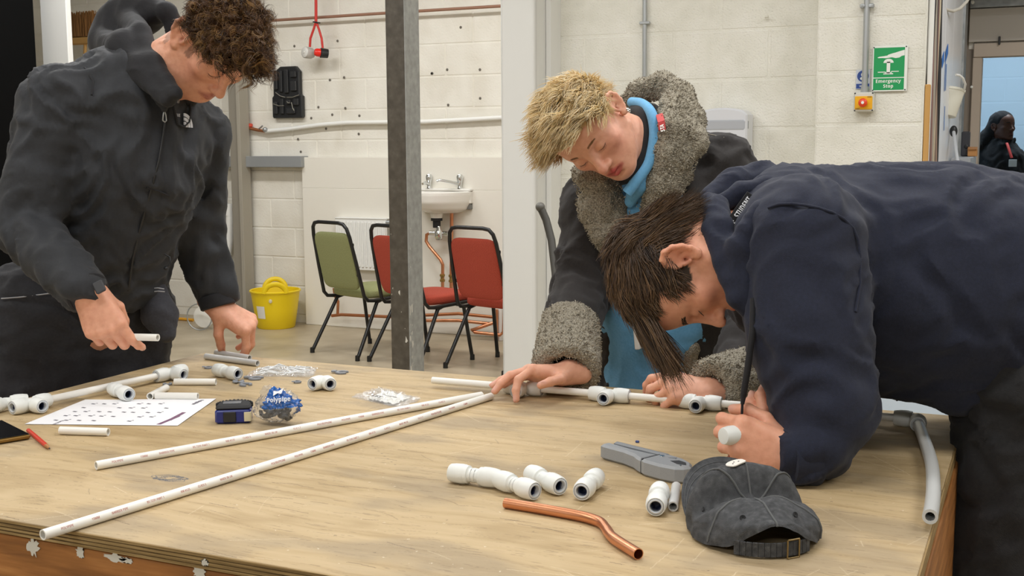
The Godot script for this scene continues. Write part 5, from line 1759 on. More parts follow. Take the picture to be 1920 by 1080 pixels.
# Locks of hair: each grows from the scalp, bends with the flow, its own curl and its weight, and stays outside the skull.
func locks(mb: MB, fr: Transform3D, sd: int, count: int, o: Dictionary) -> void:
	var r := RandomNumberGenerator.new()
	r.seed = sd
	var n := noise(1.0, 2, sd)
	var mid := Vector3(0, 0.032, -0.010)
	var rad := Vector3(0.0755, 0.0835, 0.0985)
	var down := fr.basis.inverse() * Vector3.DOWN
	var done := 0
	var tries := 0
	var steps: int = o.get("steps", 8)
	while done < count and tries < count * 12:
		tries += 1
		var d := Vector3(r.randfn(), r.randfn(), r.randfn()).normalized()
		var p := mid + d * rad
		if not o.where.call(p):
			continue
		done += 1
		var len_: float = o.length.call(p) * r.randf_range(0.75, 1.2)
		var flow: Vector3 = o.flow.call(p)
		var nm := (d / rad).normalized()
		var dir: Vector3 = (nm * float(o.lift) + flow).normalized()
		var pts := []
		var rr := []
		var thick: float = o.thick * r.randf_range(0.6, 1.3)
		var phase := r.randf() * TAU
		var turn: float = o.get("turns", 0.0) * r.randf_range(0.7, 1.3)
		var coil: float = o.get("coil", 0.0) * r.randf_range(0.6, 1.3)
		var bend := Vector3(r.randfn(), r.randfn(), r.randfn()) * float(o.get("stray", 0.1))
		var a1 := dir.cross(Vector3(0.3, 0.8, 0.5)).normalized()
		var q := p
		for i in steps + 1:
			var t := i / float(steps)
			var a2 := dir.cross(a1).normalized()
			a1 = a2.cross(dir).normalized()
			pts.append(fr * (q + (a1 * cos(phase + turn * TAU * t) + a2 * sin(phase + turn * TAU * t)) * coil * minf(1.0, t * 2.5)))
			rr.append(thick * (1.0 - 0.85 * pow(t, 2.0)) * (0.6 if i == 0 else 1.0))
			var step := len_ / steps
			dir = (dir + flow * float(o.get("pull", 0.15)) + down * (float(o.weight) * t) + bend * 0.3 + Vector3(n.get_noise_3dv(q * 30.0), n.get_noise_3dv(q * 30.0 + Vector3(7, 0, 0)), n.get_noise_3dv(q * 30.0 + Vector3(0, 7, 0))) * float(o.get("wave", 0.2))).normalized()
			q += dir * step
			var rel := (q - mid) / rad
			var gap: float = 1.0 + float(o.get("gap", 0.04)) * t
			var most: float = 1.0 + float(o.get("most", 9.0)) * (0.4 + 0.6 * t)
			if rel.length() > most:
				q = mid + rel.normalized() * most * rad
			if rel.length() < gap:
				q = mid + rel.normalized() * gap * rad
				dir = (dir - nm * minf(0.0, dir.dot(nm))).normalized()
		var tones: Array = o.tones
		var c: Color = tones[r.randi() % tones.size()]
		c = c.lerp(tones[0], r.randf() * 0.4)
		var many: int = o.get("strands", 1)
		for w in many:
			mb.col = c.lerp(tones[r.randi() % tones.size()], 0.35)
			var side_ := Vector3(r.randfn(), r.randfn(), r.randfn()) * thick * float(o.get("fan", 1.6))
			var pts2 := PackedVector3Array()
			var rr2 := PackedFloat32Array()
			var cut := r.randf_range(0.8, 1.0)
			for i in pts.size():
				var t := i / float(pts.size() - 1)
				var q2 := t * cut * (pts.size() - 1)
				var i0 := mini(int(q2), pts.size() - 2)
				pts2.append(pts[i0].lerp(pts[i0 + 1], q2 - i0) + side_ * (0.5 + 0.8 * t))
				rr2.append(rr[i] * 0.36)
			mb.strand(pts2, rr2)
	mb.col = Color.WHITE


# A hand in its own axes: y along the fingers, z out of its back; the thumb lies on +x of a left hand and on -x of a right one.
func hand_shape(f: Field, fr: Transform3D, side: float, size: float, bends: Array, thumb: Array, spread := 0.06, nail = null) -> void:
	f.frame = fr
	var m := side
	var base := [Vector3(0.031, 0.088, 0.0), Vector3(0.0105, 0.092, 0.003), Vector3(-0.0105, 0.087, 0.002), Vector3(-0.030, 0.077, -0.002)]
	var lens := [[0.042, 0.025, 0.02], [0.046, 0.029, 0.021], [0.042, 0.027, 0.021], [0.033, 0.02, 0.018]]
	var rad := [0.0098, 0.0102, 0.0096, 0.0085]
	var sc := Vector3(m * size, size, size)
	f.cap(Vector3(0, -0.03, -0.002) * sc, Vector3(0, 0.0, 0) * sc, 0.025 * size, 0.025 * size, 0.03)
	f.cap(Vector3(0.008, 0.0, 0) * sc, Vector3(-0.006, 0.0, 0) * sc, 0.0235 * size, 0.0225 * size, 0.02)
	for i in 4:
		var b: Vector3 = base[i]
		f.cap(Vector3(b.x * 0.5, 0.01, -0.003) * sc, b * sc, 0.0165 * size, 0.0118 * size, 0.014)
		f.cap(Vector3(b.x * 0.55, 0.02, -0.011) * sc, (b + Vector3(0, -0.014, -0.008)) * sc, 0.013 * size, 0.0105 * size, 0.014)
		var p := b
		var a := 0.0
		var sp: float = (1.5 - i) * spread
		var pts := [p * sc]
		for j in 3:
			a += deg_to_rad(bends[i][j])
			var d := Vector3(sin(sp) * cos(a), cos(sp) * cos(a), -sin(a))
			p += d * lens[i][j]
			pts.append(p * sc)
		var r0: float = rad[i] * size
		f.cap(pts[0], pts[1], r0 * 1.06, r0 * 0.96, 0.006)
		f.cap(pts[1], pts[2], r0 * 0.99, r0 * 0.88, 0.0035)
		f.cap(pts[2], pts[3], r0 * 0.9, r0 * 0.74, 0.003)
		f.ell(pts[0] + Vector3(0, 0, 0.003 * size), Vector3(1, 1, 0.8) * r0 * 1.1, 0.006)
		if nail != null:
			var dn: Vector3 = (pts[3] - pts[2]).normalized()
			var up := Vector3(0, sin(a), cos(a))
			var bs := Basis(dn.cross(up).normalized(), dn, up)
			f.ell(pts[3] - dn * r0 * 0.15 + up * r0 * 0.5, Vector3(0.62, 0.95, 0.3) * r0, 0.001, 1, bs, nail)
	# thumb: three bones, given as directions
	var t := Vector3(0.018, 0.016, -0.010)
	var tl := [0.044, 0.033, 0.027]
	var tr := [0.0145, 0.0112, 0.0102, 0.0084]
	for j in 3:
		var d: Vector3 = thumb[j].normalized()
		var e: Vector3 = t + d * tl[j]
		f.cap(t * sc, e * sc, tr[j] * size, tr[j + 1] * size, 0.016 if j == 0 else 0.004)
		if j == 2 and nail != null:
			var up := Vector3(0.5, 0, 0.8)
			up = (up - d * up.dot(d)).normalized()
			var bs := Basis(d.cross(up).normalized(), d, up)
			f.ell((e - d * 0.001 + up * 0.0048) * sc, Vector3(0.006, 0.0085, 0.0025) * size, 0.001, 1, Basis(bs.x * m, bs.y, bs.z) if m > 0 else bs, nail)
		t = e
	f.frame = Transform3D()




func person(label: String, foot: Vector3) -> Node3D:
	return thing("person", label, "person", Vector3(foot.x, 0, foot.z))


func standing_student() -> void:
	var hip_r: Vector3 = Vector3(-2.1552, 0.9985, -2.0684)
	var hip_l: Vector3 = Vector3(-2.0699, 0.9867, -2.2379)
	var foot := (hip_r + hip_l) / 2
	var t := person("person in a black jacket standing at the bench and holding a short pipe", foot)
	var skin := lin("e8ad8f")
	var fr := Transform3D(Vector3(0.2401, -0.1008, -0.9655), Vector3(0.8596, 0.4842, 0.1632), Vector3(0.4510, -0.8691, 0.2029), Vector3(-1.6863, 1.6185, -2.1476))
	# --- head, neck, hands and the body they belong to
	var f := Field.new()
	f.cell = 0.0034
	f.frame = fr
	head_shape(f, {"lip": lin("c07a6a"), "ear": 1.18})
	f.frame = Transform3D()
	var nb: Vector3 = Vector3(-1.8652, 1.5451, -2.1189)
	f.cap(fr * Vector3(0, -0.03, -0.03), nb, 0.056, 0.062, 0.03)
	f.cap(fr * Vector3(0, -0.055, 0.03), nb + fr.basis.z * 0.03, 0.03, 0.045, 0.04)
	var body := shaped(f, skin)
	var nail := lin("e9b8a4")
	var hf := Field.new()
	hf.cell = 0.0027
	var fr_r := Transform3D(Vector3(-0.7608, -0.4558, 0.4619), Vector3(0.5139, -0.8579, -0.0001), Vector3(0.3963, 0.2373, 0.8869), Vector3(-1.7855, 1.0983, -1.8287))
	hand_shape(hf, fr_r, -1.0, 1.03, [[28, 38, 18], [48, 62, 30], [55, 68, 35], [58, 70, 35]], [Vector3(0.35, 0.75, -0.7), Vector3(-0.25, 0.9, -0.6), Vector3(-0.5, 0.8, -0.4)], 0.02, nail)
	var hand_a := shaped(hf, skin)
	var hg := Field.new()
	hg.cell = 0.0027
	var fr_l := Transform3D(Vector3(0.1754, -0.2751, 0.9453), Vector3(0.8023, -0.5165, -0.2992), Vector3(0.5706, 0.8109, 0.1301), Vector3(-1.8615, 0.9984, -2.3446))
	hand_shape(hg, fr_l, 1.0, 1.05, [[62, 22, 12], [66, 30, 14], [72, 32, 16], [76, 34, 18]], [Vector3(0.35, 0.45, -0.85), Vector3(-0.25, 0.42, -0.85), Vector3(-0.35, 0.3, -0.9)], 0.03, nail)
	var hand_b := shaped(hg, skin)
	var under := Field.new()
	under.cell = 0.014
	var sh_r: Vector3 = Vector3(-1.9932, 1.4902, -1.9874)
	var sh_l: Vector3 = Vector3(-1.8696, 1.4260, -2.2887)
	var el_r: Vector3 = Vector3(-2.0218, 1.2195, -1.9044)
	var el_l: Vector3 = Vector3(-1.9042, 1.1977, -2.3193)
	var chest: Vector3 = Vector3(-1.9444, 1.3645, -2.1360)
	under.cap(nb, chest, 0.06, 0.11, 0.05)
	under.cap(chest, foot, 0.12, 0.12, 0.05)
	under.cap(sh_r, sh_l, 0.055, 0.055, 0.05)
	under.chain([sh_r, el_r, fr_r * Vector3(0, -0.03, 0)], [0.05, 0.042, 0.024], 0.03)
	under.chain([sh_l, el_l, fr_l * Vector3(0, -0.03, 0)], [0.05, 0.042, 0.024], 0.03)
	for h in [hip_r, hip_l]:
		under.chain([h, Vector3(h.x, 0.48, h.z + 0.01), Vector3(h.x, 0.1, h.z)], [0.075, 0.05, 0.04], 0.03)
	var inner := shaped(under, skin)
	var hairline := func(p: Vector3, c: Color) -> Color:
		var dark := lin("3a281d")
		if absf(p.x) < 0.0775 and (p.y > 0.02 + 0.6 * maxf(0.0, p.z - 0.03) or (p.z < -0.03 and p.y > -0.03) or (p.z < 0.022 and p.y > 0.012)):
			return dark
		if p.z < 0.03 and p.z > 0.012 and p.y > -0.03 and absf(p.x) > 0.05:
			return c.lerp(dark, 0.55)
		if p.z < -0.03 and p.y > -0.07:
			return c.lerp(dark, 0.45)
		var rosy := exp(-(Vector3(absf(p.x), p.y, p.z) - Vector3(0.045, -0.03, 0.055)).length_squared() / 0.0009)
		return c.lerp(lin("cc7058"), 0.3 * rosy)
	pending.append([t, "body", body, M.skin, ""])
	finish_body(body, [hand_a, hand_b, inner], fr, hairline)
	var brow := MB.new()
	var lash := MB.new()
	brow_and_lash(fr, brow, lash, 5, lin("3b291d"), 1.0)
	for q in brow.c.size():
		pass
	wear(t, "eyebrows", brow, M.hair)
	lash.c.fill(lin("2a1c14"))
	wear(t, "eyelashes", lash, M.hair)
	# --- curls
	var curls := MB.new()
	var tones := [lin("2e1d14"), lin("40291b"), lin("573a23"), lin("7a5430"), lin("a67f4a")]
	var top := func(p: Vector3) -> bool: return (p.y > 0.05 and p.z > -0.085) or (p.y > 0.03 and p.z > -0.05 and p.z < 0.06)
	later_locks(curls, fr, 41, 1200, {"where": top, "length": func(p: Vector3) -> float: return 0.045 + 0.04 * smoothstep(0.02, 0.08, p.z) * smoothstep(0.03, 0.08, p.y), "flow": func(p: Vector3) -> Vector3: return Vector3(p.x * 4.0, 0.25, 0.75), "lift": 1.0, "weight": 0.03, "thick": 0.0021, "turns": 1.7, "coil": 0.0085, "stray": 0.25, "wave": 0.5, "steps": 13, "tones": tones, "gap": 0.3, "strands": 7, "fan": 1.1})
	var short := func(p: Vector3) -> bool: return p.y > 0.012 - 0.5 * minf(0.0, p.z) * 0.6 and p.y < 0.06 and p.z < 0.03 and not (absf(p.x) > 0.055 and p.y < 0.036 and p.z > -0.045)
	later_locks(curls, fr, 43, 900, {"where": short, "length": func(p: Vector3) -> float: return 0.012 + 0.3 * maxf(0.0, p.y), "flow": func(p: Vector3) -> Vector3: return Vector3(0, -0.4, 0.3), "lift": 0.6, "weight": 0.1, "thick": 0.0014, "turns": 1.0, "coil": 0.002, "stray": 0.3, "steps": 5, "tones": [tones[0], tones[1], tones[2]], "gap": 0.05, "strands": 2})
	wear(t, "curly_hair", curls, M.hair, "dark brown curly hair with lighter tips")
	# --- jacket
	var j := Field.new()
	j.cell = 0.0085
	j.chain([Vector3(-2.0679, 1.0624, -2.1607), Vector3(-2.0231, 1.1878, -2.1427), Vector3(-1.9506, 1.3522, -2.1315), Vector3(-1.9143, 1.4683, -2.1305)], [0.142, 0.146, 0.165, 0.13], 0.07)
	j.chain([sh_r, Vector3(-1.9093, 1.5130, -2.1278), sh_l], [0.082, 0.095, 0.078], 0.06)
	j.chain([sh_r, el_r, Vector3(-1.8717, 1.1403, -1.8508), Vector3(-1.7976, 1.1065, -1.8298)], [0.084, 0.068, 0.056, 0.047], 0.012)
	j.chain([sh_l, el_l, Vector3(-1.8736, 1.0500, -2.3462), Vector3(-1.8649, 1.0129, -2.3561)], [0.078, 0.069, 0.05, 0.045], 0.012)
	# deep creases at the armpit and the bent elbow
	j.cap(Vector3(-1.8541, 1.4807, -1.9383), Vector3(-1.8627, 1.3355, -1.8704), 0.010, 0.006, 0.025, -1)
	j.cap(Vector3(-1.9868, 1.3410, -1.8483), Vector3(-1.8931, 1.3186, -1.8654), 0.007, 0.005, 0.025, -1)
	j.cap(Vector3(-1.9702, 1.3150, -1.8523), Vector3(-1.9044, 1.2848, -1.8668), 0.005, 0.004, 0.02, -1)
	j.cap(Vector3(-1.8963, 1.2412, -2.2514), Vector3(-1.8221, 1.2985, -2.2816), 0.006, 0.004, 0.025, -1)
	j.rbox(foot + Vector3(0, -0.29 + 0.055, 0), Vector3(0.5, 0.25, 0.5), 0.01, 0.02, -1, Basis(Vector3(0.4, 0, 1).normalized(), 0.0))
	wear(t, "jacket", shaped(j, Color.WHITE, folds(51, 0.011, Vector3(1.2, 0.5, 1.2), 5.0)), M.softshell, "black softshell jacket")
	# hood and collar
	var h := Field.new()
	h.cell = 0.006
	h.chain([Vector3(-2.0853, 1.6529, -2.2333), Vector3(-2.0495, 1.6936, -2.2550), Vector3(-1.9895, 1.7167, -2.2631), Vector3(-1.9038, 1.7122, -2.2348)], [0.036, 0.048, 0.046, 0.022], 0.045)
	h.chain([Vector3(-2.0533, 1.6417, -2.2020), Vector3(-1.9059, 1.6150, -2.1101), Vector3(-1.8261, 1.5595, -2.0722), Vector3(-1.7281, 1.4944, -2.0302)], [0.036, 0.034, 0.028, 0.018], 0.045)
	h.chain([Vector3(-2.0072, 1.6995, -2.2307), Vector3(-1.8859, 1.6517, -2.1352), Vector3(-1.8006, 1.5762, -2.0749), Vector3(-1.7018, 1.5073, -2.0272)], [0.03, 0.022, 0.02, 0.014], 0.014)
	h.chain([Vector3(-1.8899, 1.7071, -2.2404), Vector3(-1.8675, 1.6013, -2.2582), Vector3(-1.7890, 1.5154, -2.1713)], [0.02, 0.025, 0.03], 0.02)
	wear(t, "hood", shaped(h, Color.WHITE, folds(55, 0.003, Vector3(1, 1, 1), 6.0)), M.softshell_dark, "black jersey hood")
	var col := Field.new()
	col.cell = 0.005
	for i in 7:
		var u := i / 6.0
		col.cap(on(j, Vector3(-1.7633, 1.5793, -1.9927).lerp(Vector3(-1.6726, 1.5028, -1.9789), u), 0.012), on(j, Vector3(-1.7699, 1.5607, -1.9761).lerp(Vector3(-1.6923, 1.4721, -1.9769), u), 0.012), 0.009, 0.006, 0.02)
	wear(t, "collar_flap", shaped(col, Color.WHITE), M.softshell, "turned-out jacket collar")
	# zip, puller, drawstring, chest mark, cuffs
	var b := MB.new()
	b.tube(over(j, [Vector3(-1.7088, 1.4741, -2.0029), Vector3(-1.7127, 1.4234, -1.9943), Vector3(-1.7184, 1.3671, -1.9840), Vector3(-1.7285, 1.3164, -1.9725), Vector3(-1.8190, 1.2135, -2.0283), Vector3(-1.8293, 1.1550, -2.0156), Vector3(-1.8366, 1.0788, -2.0020)], 0.003), 0.003, 6, false)
	wear(t, "zip", b, M.black_plastic)
	b = MB.new()
	b.tube(over(j, [Vector3(-1.6786, 1.4704, -1.9608), Vector3(-1.6801, 1.4605, -1.9587), Vector3(-1.6806, 1.4495, -1.9570), Vector3(-1.6764, 1.4461, -1.9584), Vector3(-1.6735, 1.4494, -1.9602), Vector3(-1.6751, 1.4605, -1.9610), Vector3(-1.6786, 1.4704, -1.9608)], 0.008), 0.0017, 6, false)
	wear(t, "zip_puller", b, M.conduit)
	b = MB.new()
	b.tube(over(j, [Vector3(-1.6788, 1.4899, -1.9854), Vector3(-1.6705, 1.4730, -1.9813), Vector3(-1.6654, 1.4430, -1.9851), Vector3(-1.6572, 1.4363, -1.9934), Vector3(-1.6508, 1.4475, -2.0034), Vector3(-1.6621, 1.4738, -2.0239), Vector3(-1.6916, 1.4922, -2.0574)], 0.006), 0.0035, 6)
	wear(t, "drawstring", b, M.softshell_dark)
	b = MB.new()
	var em := on(j, Vector3(-1.6661, 1.4479, -2.0186), 0.004)
	var lx: Vector3 = (on(j, Vector3(-1.6536, 1.4455, -2.0239)) - on(j, Vector3(-1.6786, 1.4480, -2.0130))).normalized()
	var ly: Vector3 = (on(j, Vector3(-1.6668, 1.4625, -2.0203)) - on(j, Vector3(-1.6655, 1.4344, -2.0170))).normalized()
	for k in 3:
		var pts := PackedVector2Array()
		for i in 9:
			pts.append(Vector2(-0.016, -0.013) + Vector2.from_angle(PI / 2 * i / 8) * (0.031 - k * 0.0095))
		for i in 9:
			pts.append(Vector2(-0.016, -0.013) + Vector2.from_angle(PI / 2 * (8 - i) / 8) * (0.024 - k * 0.0095))
		b.slab(pts, em, lx, ly, 0.003)
	wear(t, "chest_emblem", b, mat(hex("c9cace"), 0.5), "pale quarter-round striped emblem")
	b = MB.new()
	b.text("THE", on(j, Vector3(-1.6595, 1.4606, -1.9791)), lx, ly, 0.007, 0.001)
	b.text("///", on(j, Vector3(-1.6608, 1.4894, -1.9825)), lx, ly, 0.008, 0.001)
	wear(t, "chest_lettering", b, mat(hex("b9bac0"), 0.5))
	# seams of yoke and sleeve
	b = MB.new()
	b.tube(over(j, [Vector3(-1.9311, 1.5873, -1.9568), Vector3(-1.9006, 1.5816, -1.9531), Vector3(-1.8762, 1.5625, -1.9483), Vector3(-1.8568, 1.5372, -1.9481), Vector3(-1.8552, 1.5055, -1.9412)], 0.001), 0.0025, 6, false)
	b.tube(over(j, [Vector3(-1.7813, 1.3064, -2.0137), Vector3(-1.7587, 1.2993, -2.0229), Vector3(-1.7349, 1.2876, -2.0321)], 0.001), 0.0025, 6, false)
	wear(t, "sleeve_seam", b, M.softshell_dark)
	# cuff bands
	b = MB.new()
	var wr: Vector3 = fr_r * Vector3(0, 0.0, 0)
	var ad := (wr - Vector3(-1.8717, 1.1403, -1.8508)).normalized()
	b.lathe(wr - ad * 0.028, ad, [Vector2(0.046, 0), Vector2(0.048, 0.004), Vector2(0.046, 0.03), Vector2(0.042, 0.033), Vector2(0.034, 0.02)], 26)
	wear(t, "cuff", b, M.softshell_dark)
	b = MB.new()
	b.box(Vector3(-1.7384, 1.1133, -1.8133), Vector3(0.022, 0.026, 0.006), 0.003, fr_r.basis)
	wear(t, "cuff_tab", b, mat(hex("3b3c40"), 0.5))
	b = MB.new()
	var wl: Vector3 = fr_l * Vector3(0, 0.0, 0)
	ad = (wl - Vector3(-1.8830, 1.0699, -2.3446)).normalized()
	b.lathe(wl - ad * 0.03, ad, [Vector2(0.045, 0), Vector2(0.047, 0.004), Vector2(0.045, 0.03), Vector2(0.041, 0.033), Vector2(0.034, 0.02)], 26)
	wear(t, "cuff", b, M.softshell_dark)
	b = MB.new()
	b.tube([Vector3(-1.8485, 1.1482, -2.1387), Vector3(-1.8369, 1.1407, -2.1429), Vector3(-1.8340, 1.1260, -2.1422), Vector3(-1.8436, 1.1150, -2.1364)], 0.0018, 6, false)
	b.ball(Vector3(-1.8436, 1.1150, -2.1364), Vector3.ONE * 0.005)
	wear(t, "hem_toggle", b, M.black_plastic)
	# --- trousers
	var tr := Field.new()
	tr.cell = 0.010
	tr.chain([Vector3(-2.1842, 0.9987, -2.0553), Vector3(-2.0790, 0.9999, -2.2356)], [0.135, 0.118], 0.06)
	for q in [[hip_r, -0.03], [hip_l, 0.0]]:
		var hp: Vector3 = q[0]
		tr.chain([hp, Vector3(hp.x - 0.01, 0.5, hp.z + 0.02), Vector3(hp.x - 0.015, 0.10, hp.z)], [0.118, 0.088, 0.078], 0.04)
	tr.cap(Vector3(-2.1959, 0.9425, -1.9982), Vector3(-2.2005, 0.7932, -1.9757), 0.09, 0.09, 0.05)
	wear(t, "trousers", shaped(tr, Color.WHITE, folds(57, 0.007, Vector3(1, 1.3, 1), 6.0)), M.work_trousers, "black work trousers with pocket flaps")
	# holster pocket with its pale stitching
	var pk := Field.new()
	pk.cell = 0.007
	pk.cap(Vector3(-1.9463, 1.0501, -2.2028), Vector3(-1.9193, 0.9939, -2.1963), 0.035, 0.04, 0.03)
	pk.cap(Vector3(-1.9193, 0.9939, -2.1963), Vector3(-1.8965, 0.9509, -2.1897), 0.04, 0.022, 0.02)
	wear(t, "holster_pocket", shaped(pk, Color.WHITE, folds(59, 0.003, Vector3.ONE, 9.0)), M.trouser_panel)
	b = MB.new()
	b.tube([Vector3(-1.9169, 1.0610, -2.1645), Vector3(-1.8981, 1.0627, -2.1688), Vector3(-1.8869, 1.0596, -2.1778)], 0.0014, 4, false)
	b.tube([Vector3(-1.9143, 1.0535, -2.1647), Vector3(-1.8966, 1.0552, -2.1684), Vector3(-1.8855, 1.0533, -2.1776)], 0.0014, 4, false)
	b.tube(over(tr, [Vector3(-2.1405, 1.0552, -1.9280), Vector3(-2.0949, 1.0591, -1.9436), Vector3(-2.0550, 1.0642, -1.9678), Vector3(-2.0221, 1.0688, -1.9832)], 0.003), 0.0016, 4, false)
	wear(t, "stitching", b, mat(hex("a9a9ad"), 0.7))
	# boots
	for hp in [hip_r, hip_l]:
		var bt := Field.new()
		bt.cell = 0.010
		bt.cap(Vector3(hp.x - 0.02, 0.05, hp.z), Vector3(hp.x + 0.13, 0.04, hp.z + 0.09), 0.048, 0.04, 0.02)
		bt.cap(Vector3(hp.x - 0.015, 0.05, hp.z), Vector3(hp.x - 0.015, 0.14, hp.z), 0.05, 0.045, 0.02)
		bt.rbox(Vector3(hp.x, -0.06, hp.z), Vector3(0.4, 0.06, 0.4), 0.001, 0.003, -1)
		wear(t, "boot", shaped(bt, Color.WHITE), M.rubber)
	# --- the short pipe in his right hand
	var pa: Vector3 = Vector3(-1.7588, 1.0025, -1.8608)
	var pb: Vector3 = Vector3(-1.6455, 1.0054, -1.8737)
	var pp := MB.new()
	pp.tube([pa - (pb - pa) * 0.3, pa, pb], 0.0075, 16, true, 0.74)
	single("pipe_offcut", pp, M.pipe, "short white pipe held in the standing student's right hand", "pipe")


var bodies := []

func finish_body(body: MB, more: Array, fr: Transform3D, rule: Callable) -> void:
	bodies.append([body, more, fr, rule])




func fuzz(f: Field, sd: int, count: int, length: float, tones: Array) -> MB:
	var mb := MB.new()
	jobs.append(func() -> void: grow_fuzz(mb, f, sd, count, length, tones))
	return mb


func grow_fuzz(mb: MB, f: Field, sd: int, count: int, length: float, tones: Array) -> void:  # short curly fibres standing on a fleece
	var r := RandomNumberGenerator.new()
	r.seed = sd
	var all := PackedInt32Array(range(f.kind.size()))
	var lo := Vector3.ONE * 1e9
	var hi := -lo
	for i in f.kind.size():
		var e := Vector3.ONE * maxf(f.ra[i], f.rb[i])
		lo = lo.min(f.pa[i].min(f.pb[i] if f.kind[i] == 0 else f.pa[i]) - e)
		hi = hi.max(f.pa[i].max(f.pb[i] if f.kind[i] == 0 else f.pa[i]) + e)
	var n := 0
	for k in count * 30:
		if n >= count:
			break
		var p := Vector3(r.randf_range(lo.x, hi.x), r.randf_range(lo.y, hi.y), r.randf_range(lo.z, hi.z))
		var d := f.at(p, all)
		if absf(d) > 0.02:
			continue
		var g := Vector3(f.at(p + Vector3(0.002, 0, 0), all) - d, f.at(p + Vector3(0, 0.002, 0), all) - d, f.at(p + Vector3(0, 0, 0.002), all) - d).normalized()
		p -= g * (d + 0.001)
		var s := Vector3(r.randfn(), r.randfn(), r.randfn()).normalized()
		var b := (g + s * 0.7).normalized()
		var c := (g * 0.3 + s.cross(g) * 0.9).normalized()
		var l := length * r.randf_range(0.6, 1.3)
		mb.col = tones[r.randi() % tones.size()]
		mb.strand(PackedVector3Array([p, p + b * l * 0.5, p + b * l * 0.7 + c * l * 0.35]), PackedFloat32Array([0.0014, 0.0013, 0.0004]))
		n += 1


func woman_in_coat() -> void:
	var hip: Vector3 = Vector3(-0.8761, 0.8926, -2.8521)
	var t := person("person with short blonde hair in a dark fleece-collared coat leaning over the pipes", hip)
	var skin := lin("eab296")
	var fr := Transform3D(Vector3(0.7797, 0.5706, 0.2578), Vector3(-0.5645, 0.4625, 0.6837), Vector3(0.2708, -0.6786, 0.6827), Vector3(-0.9220, 1.4274, -2.4734))
	var f := Field.new()
	f.cell = 0.0034
	f.frame = fr
	head_shape(f, {"lip": lin("bd4f4c"), "open": 0.003, "ear": 0.92})
	f.frame = Transform3D()
	var nb: Vector3 = Vector3(-0.8354, 1.3878, -2.6505)
	f.cap(fr * Vector3(0, -0.03, -0.03), nb, 0.050, 0.056, 0.03)
	f.cap(fr * Vector3(0, -0.06, 0.03), nb + Vector3(0, -0.03, 0), 0.03, 0.045, 0.04)
	var body := shaped(f, skin)
	var nail := lin("e6b3a2")
	var hf := Field.new()
	hf.cell = 0.0026
	var fr_r := Transform3D(Vector3(-0.5164, -0.3666, -0.7739), Vector3(-0.8381, 0.0310, 0.5446), Vector3(-0.1756, 0.9299, -0.3232), Vector3(-0.8878, 0.9208, -2.2537))
	hand_shape(hf, fr_r, -1.0, 0.93, [[34, 40, 18], [16, 24, 12], [8, 16, 8], [6, 16, 8]], [Vector3(0.9, 0.35, -0.35), Vector3(0.55, 0.8, -0.3), Vector3(0.35, 0.9, -0.35)], 0.17, nail)
	var hand_a := shaped(hf, skin)
	var hg := Field.new()
	hg.cell = 0.0026
	var fr_l := Transform3D(Vector3(-0.2762, 0.6079, -0.7445), Vector3(-0.8689, 0.1731, 0.4637), Vector3(0.4107, 0.7749, 0.4804), Vector3(-0.5929, 0.8981, -2.2786))
	hand_shape(hg, fr_l, 1.0, 0.93, [[38, 40, 24], [50, 46, 26], [56, 48, 28], [60, 50, 28]], [Vector3(0.55, 0.6, -0.55), Vector3(0.2, 0.9, -0.35), Vector3(0.0, 0.95, -0.3)], 0.10, nail)
	var hand_b := shaped(hg, skin)
	var sh_r: Vector3 = Vector3(-0.9822, 1.2537, -2.6765)
	var sh_l: Vector3 = Vector3(-0.7128, 1.3313, -2.8086)
	var el_r: Vector3 = Vector3(-0.9793, 1.0464, -2.5612)
	var el_l: Vector3 = Vector3(-0.5846, 1.0367, -2.6937)
	var chest: Vector3 = Vector3(-0.8576, 1.2260, -2.7511)
	var under := Field.new()
	under.cell = 0.014
	under.cap(nb, chest, 0.055, 0.09, 0.05)
	under.cap(chest, hip, 0.10, 0.12, 0.05)
	under.cap(sh_r, sh_l, 0.05, 0.05, 0.05)
	under.chain([sh_r, el_r, fr_r * Vector3(0, -0.03, 0)], [0.045, 0.038, 0.022], 0.03)
	under.chain([sh_l, el_l, fr_l * Vector3(0, -0.03, 0)], [0.045, 0.038, 0.022], 0.03)
	for s in [-0.08, 0.08]:
		under.chain([hip + Vector3(s, 0, 0), Vector3(hip.x + s, 0.45, hip.z), Vector3(hip.x + s, 0.08, hip.z)], [0.075, 0.05, 0.04], 0.03)
	var inner := shaped(under, skin)
	var gold := lin("ecd49c")
	var rule := func(p: Vector3, c: Color) -> Color:
		if absf(p.x) < 0.0775 and (p.y > 0.05 + 0.35 * maxf(0.0, p.z - 0.05) or (p.z < -0.035 and p.y > -0.05) or (p.z < 0.016 and p.y > 0.02)):
			return c.lerp(gold, 0.95)
		var rosy := exp(-(Vector3(absf(p.x), p.y, p.z) - Vector3(0.043, -0.03, 0.06)).length_squared() / 0.0008)
		var tip := exp(-(p - Vector3(0, -0.036, 0.11)).length_squared() / 0.0003)
		return c.lerp(lin("cf6a5a"), 0.35 * rosy + 0.35 * tip)
	pending.append([t, "body", body, M.skin, ""])
	finish_body(body, [hand_a, hand_b, inner], fr, rule)
	var brow := MB.new()
	var lash := MB.new()
	brow_and_lash(fr, brow, lash, 15, lin("8a6544"), 0.8)
	wear(t, "eyebrows", brow, M.hair)
	lash.c.fill(lin("3a2a20"))
	wear(t, "eyelashes", lash, M.hair)
	# hair: short, tousled, brushed forward and up
	var hair := MB.new()
	var tones := [lin("f0d898"), lin("f7e6b4"), lin("fcf0cc"), lin("fef8e2"), lin("f8e8bc")]
	var where := func(p: Vector3) -> bool: return (p.y > 0.052 + 0.3 * maxf(0.0, p.z - 0.05)) or (p.y > 0.022 and p.z < 0.03)
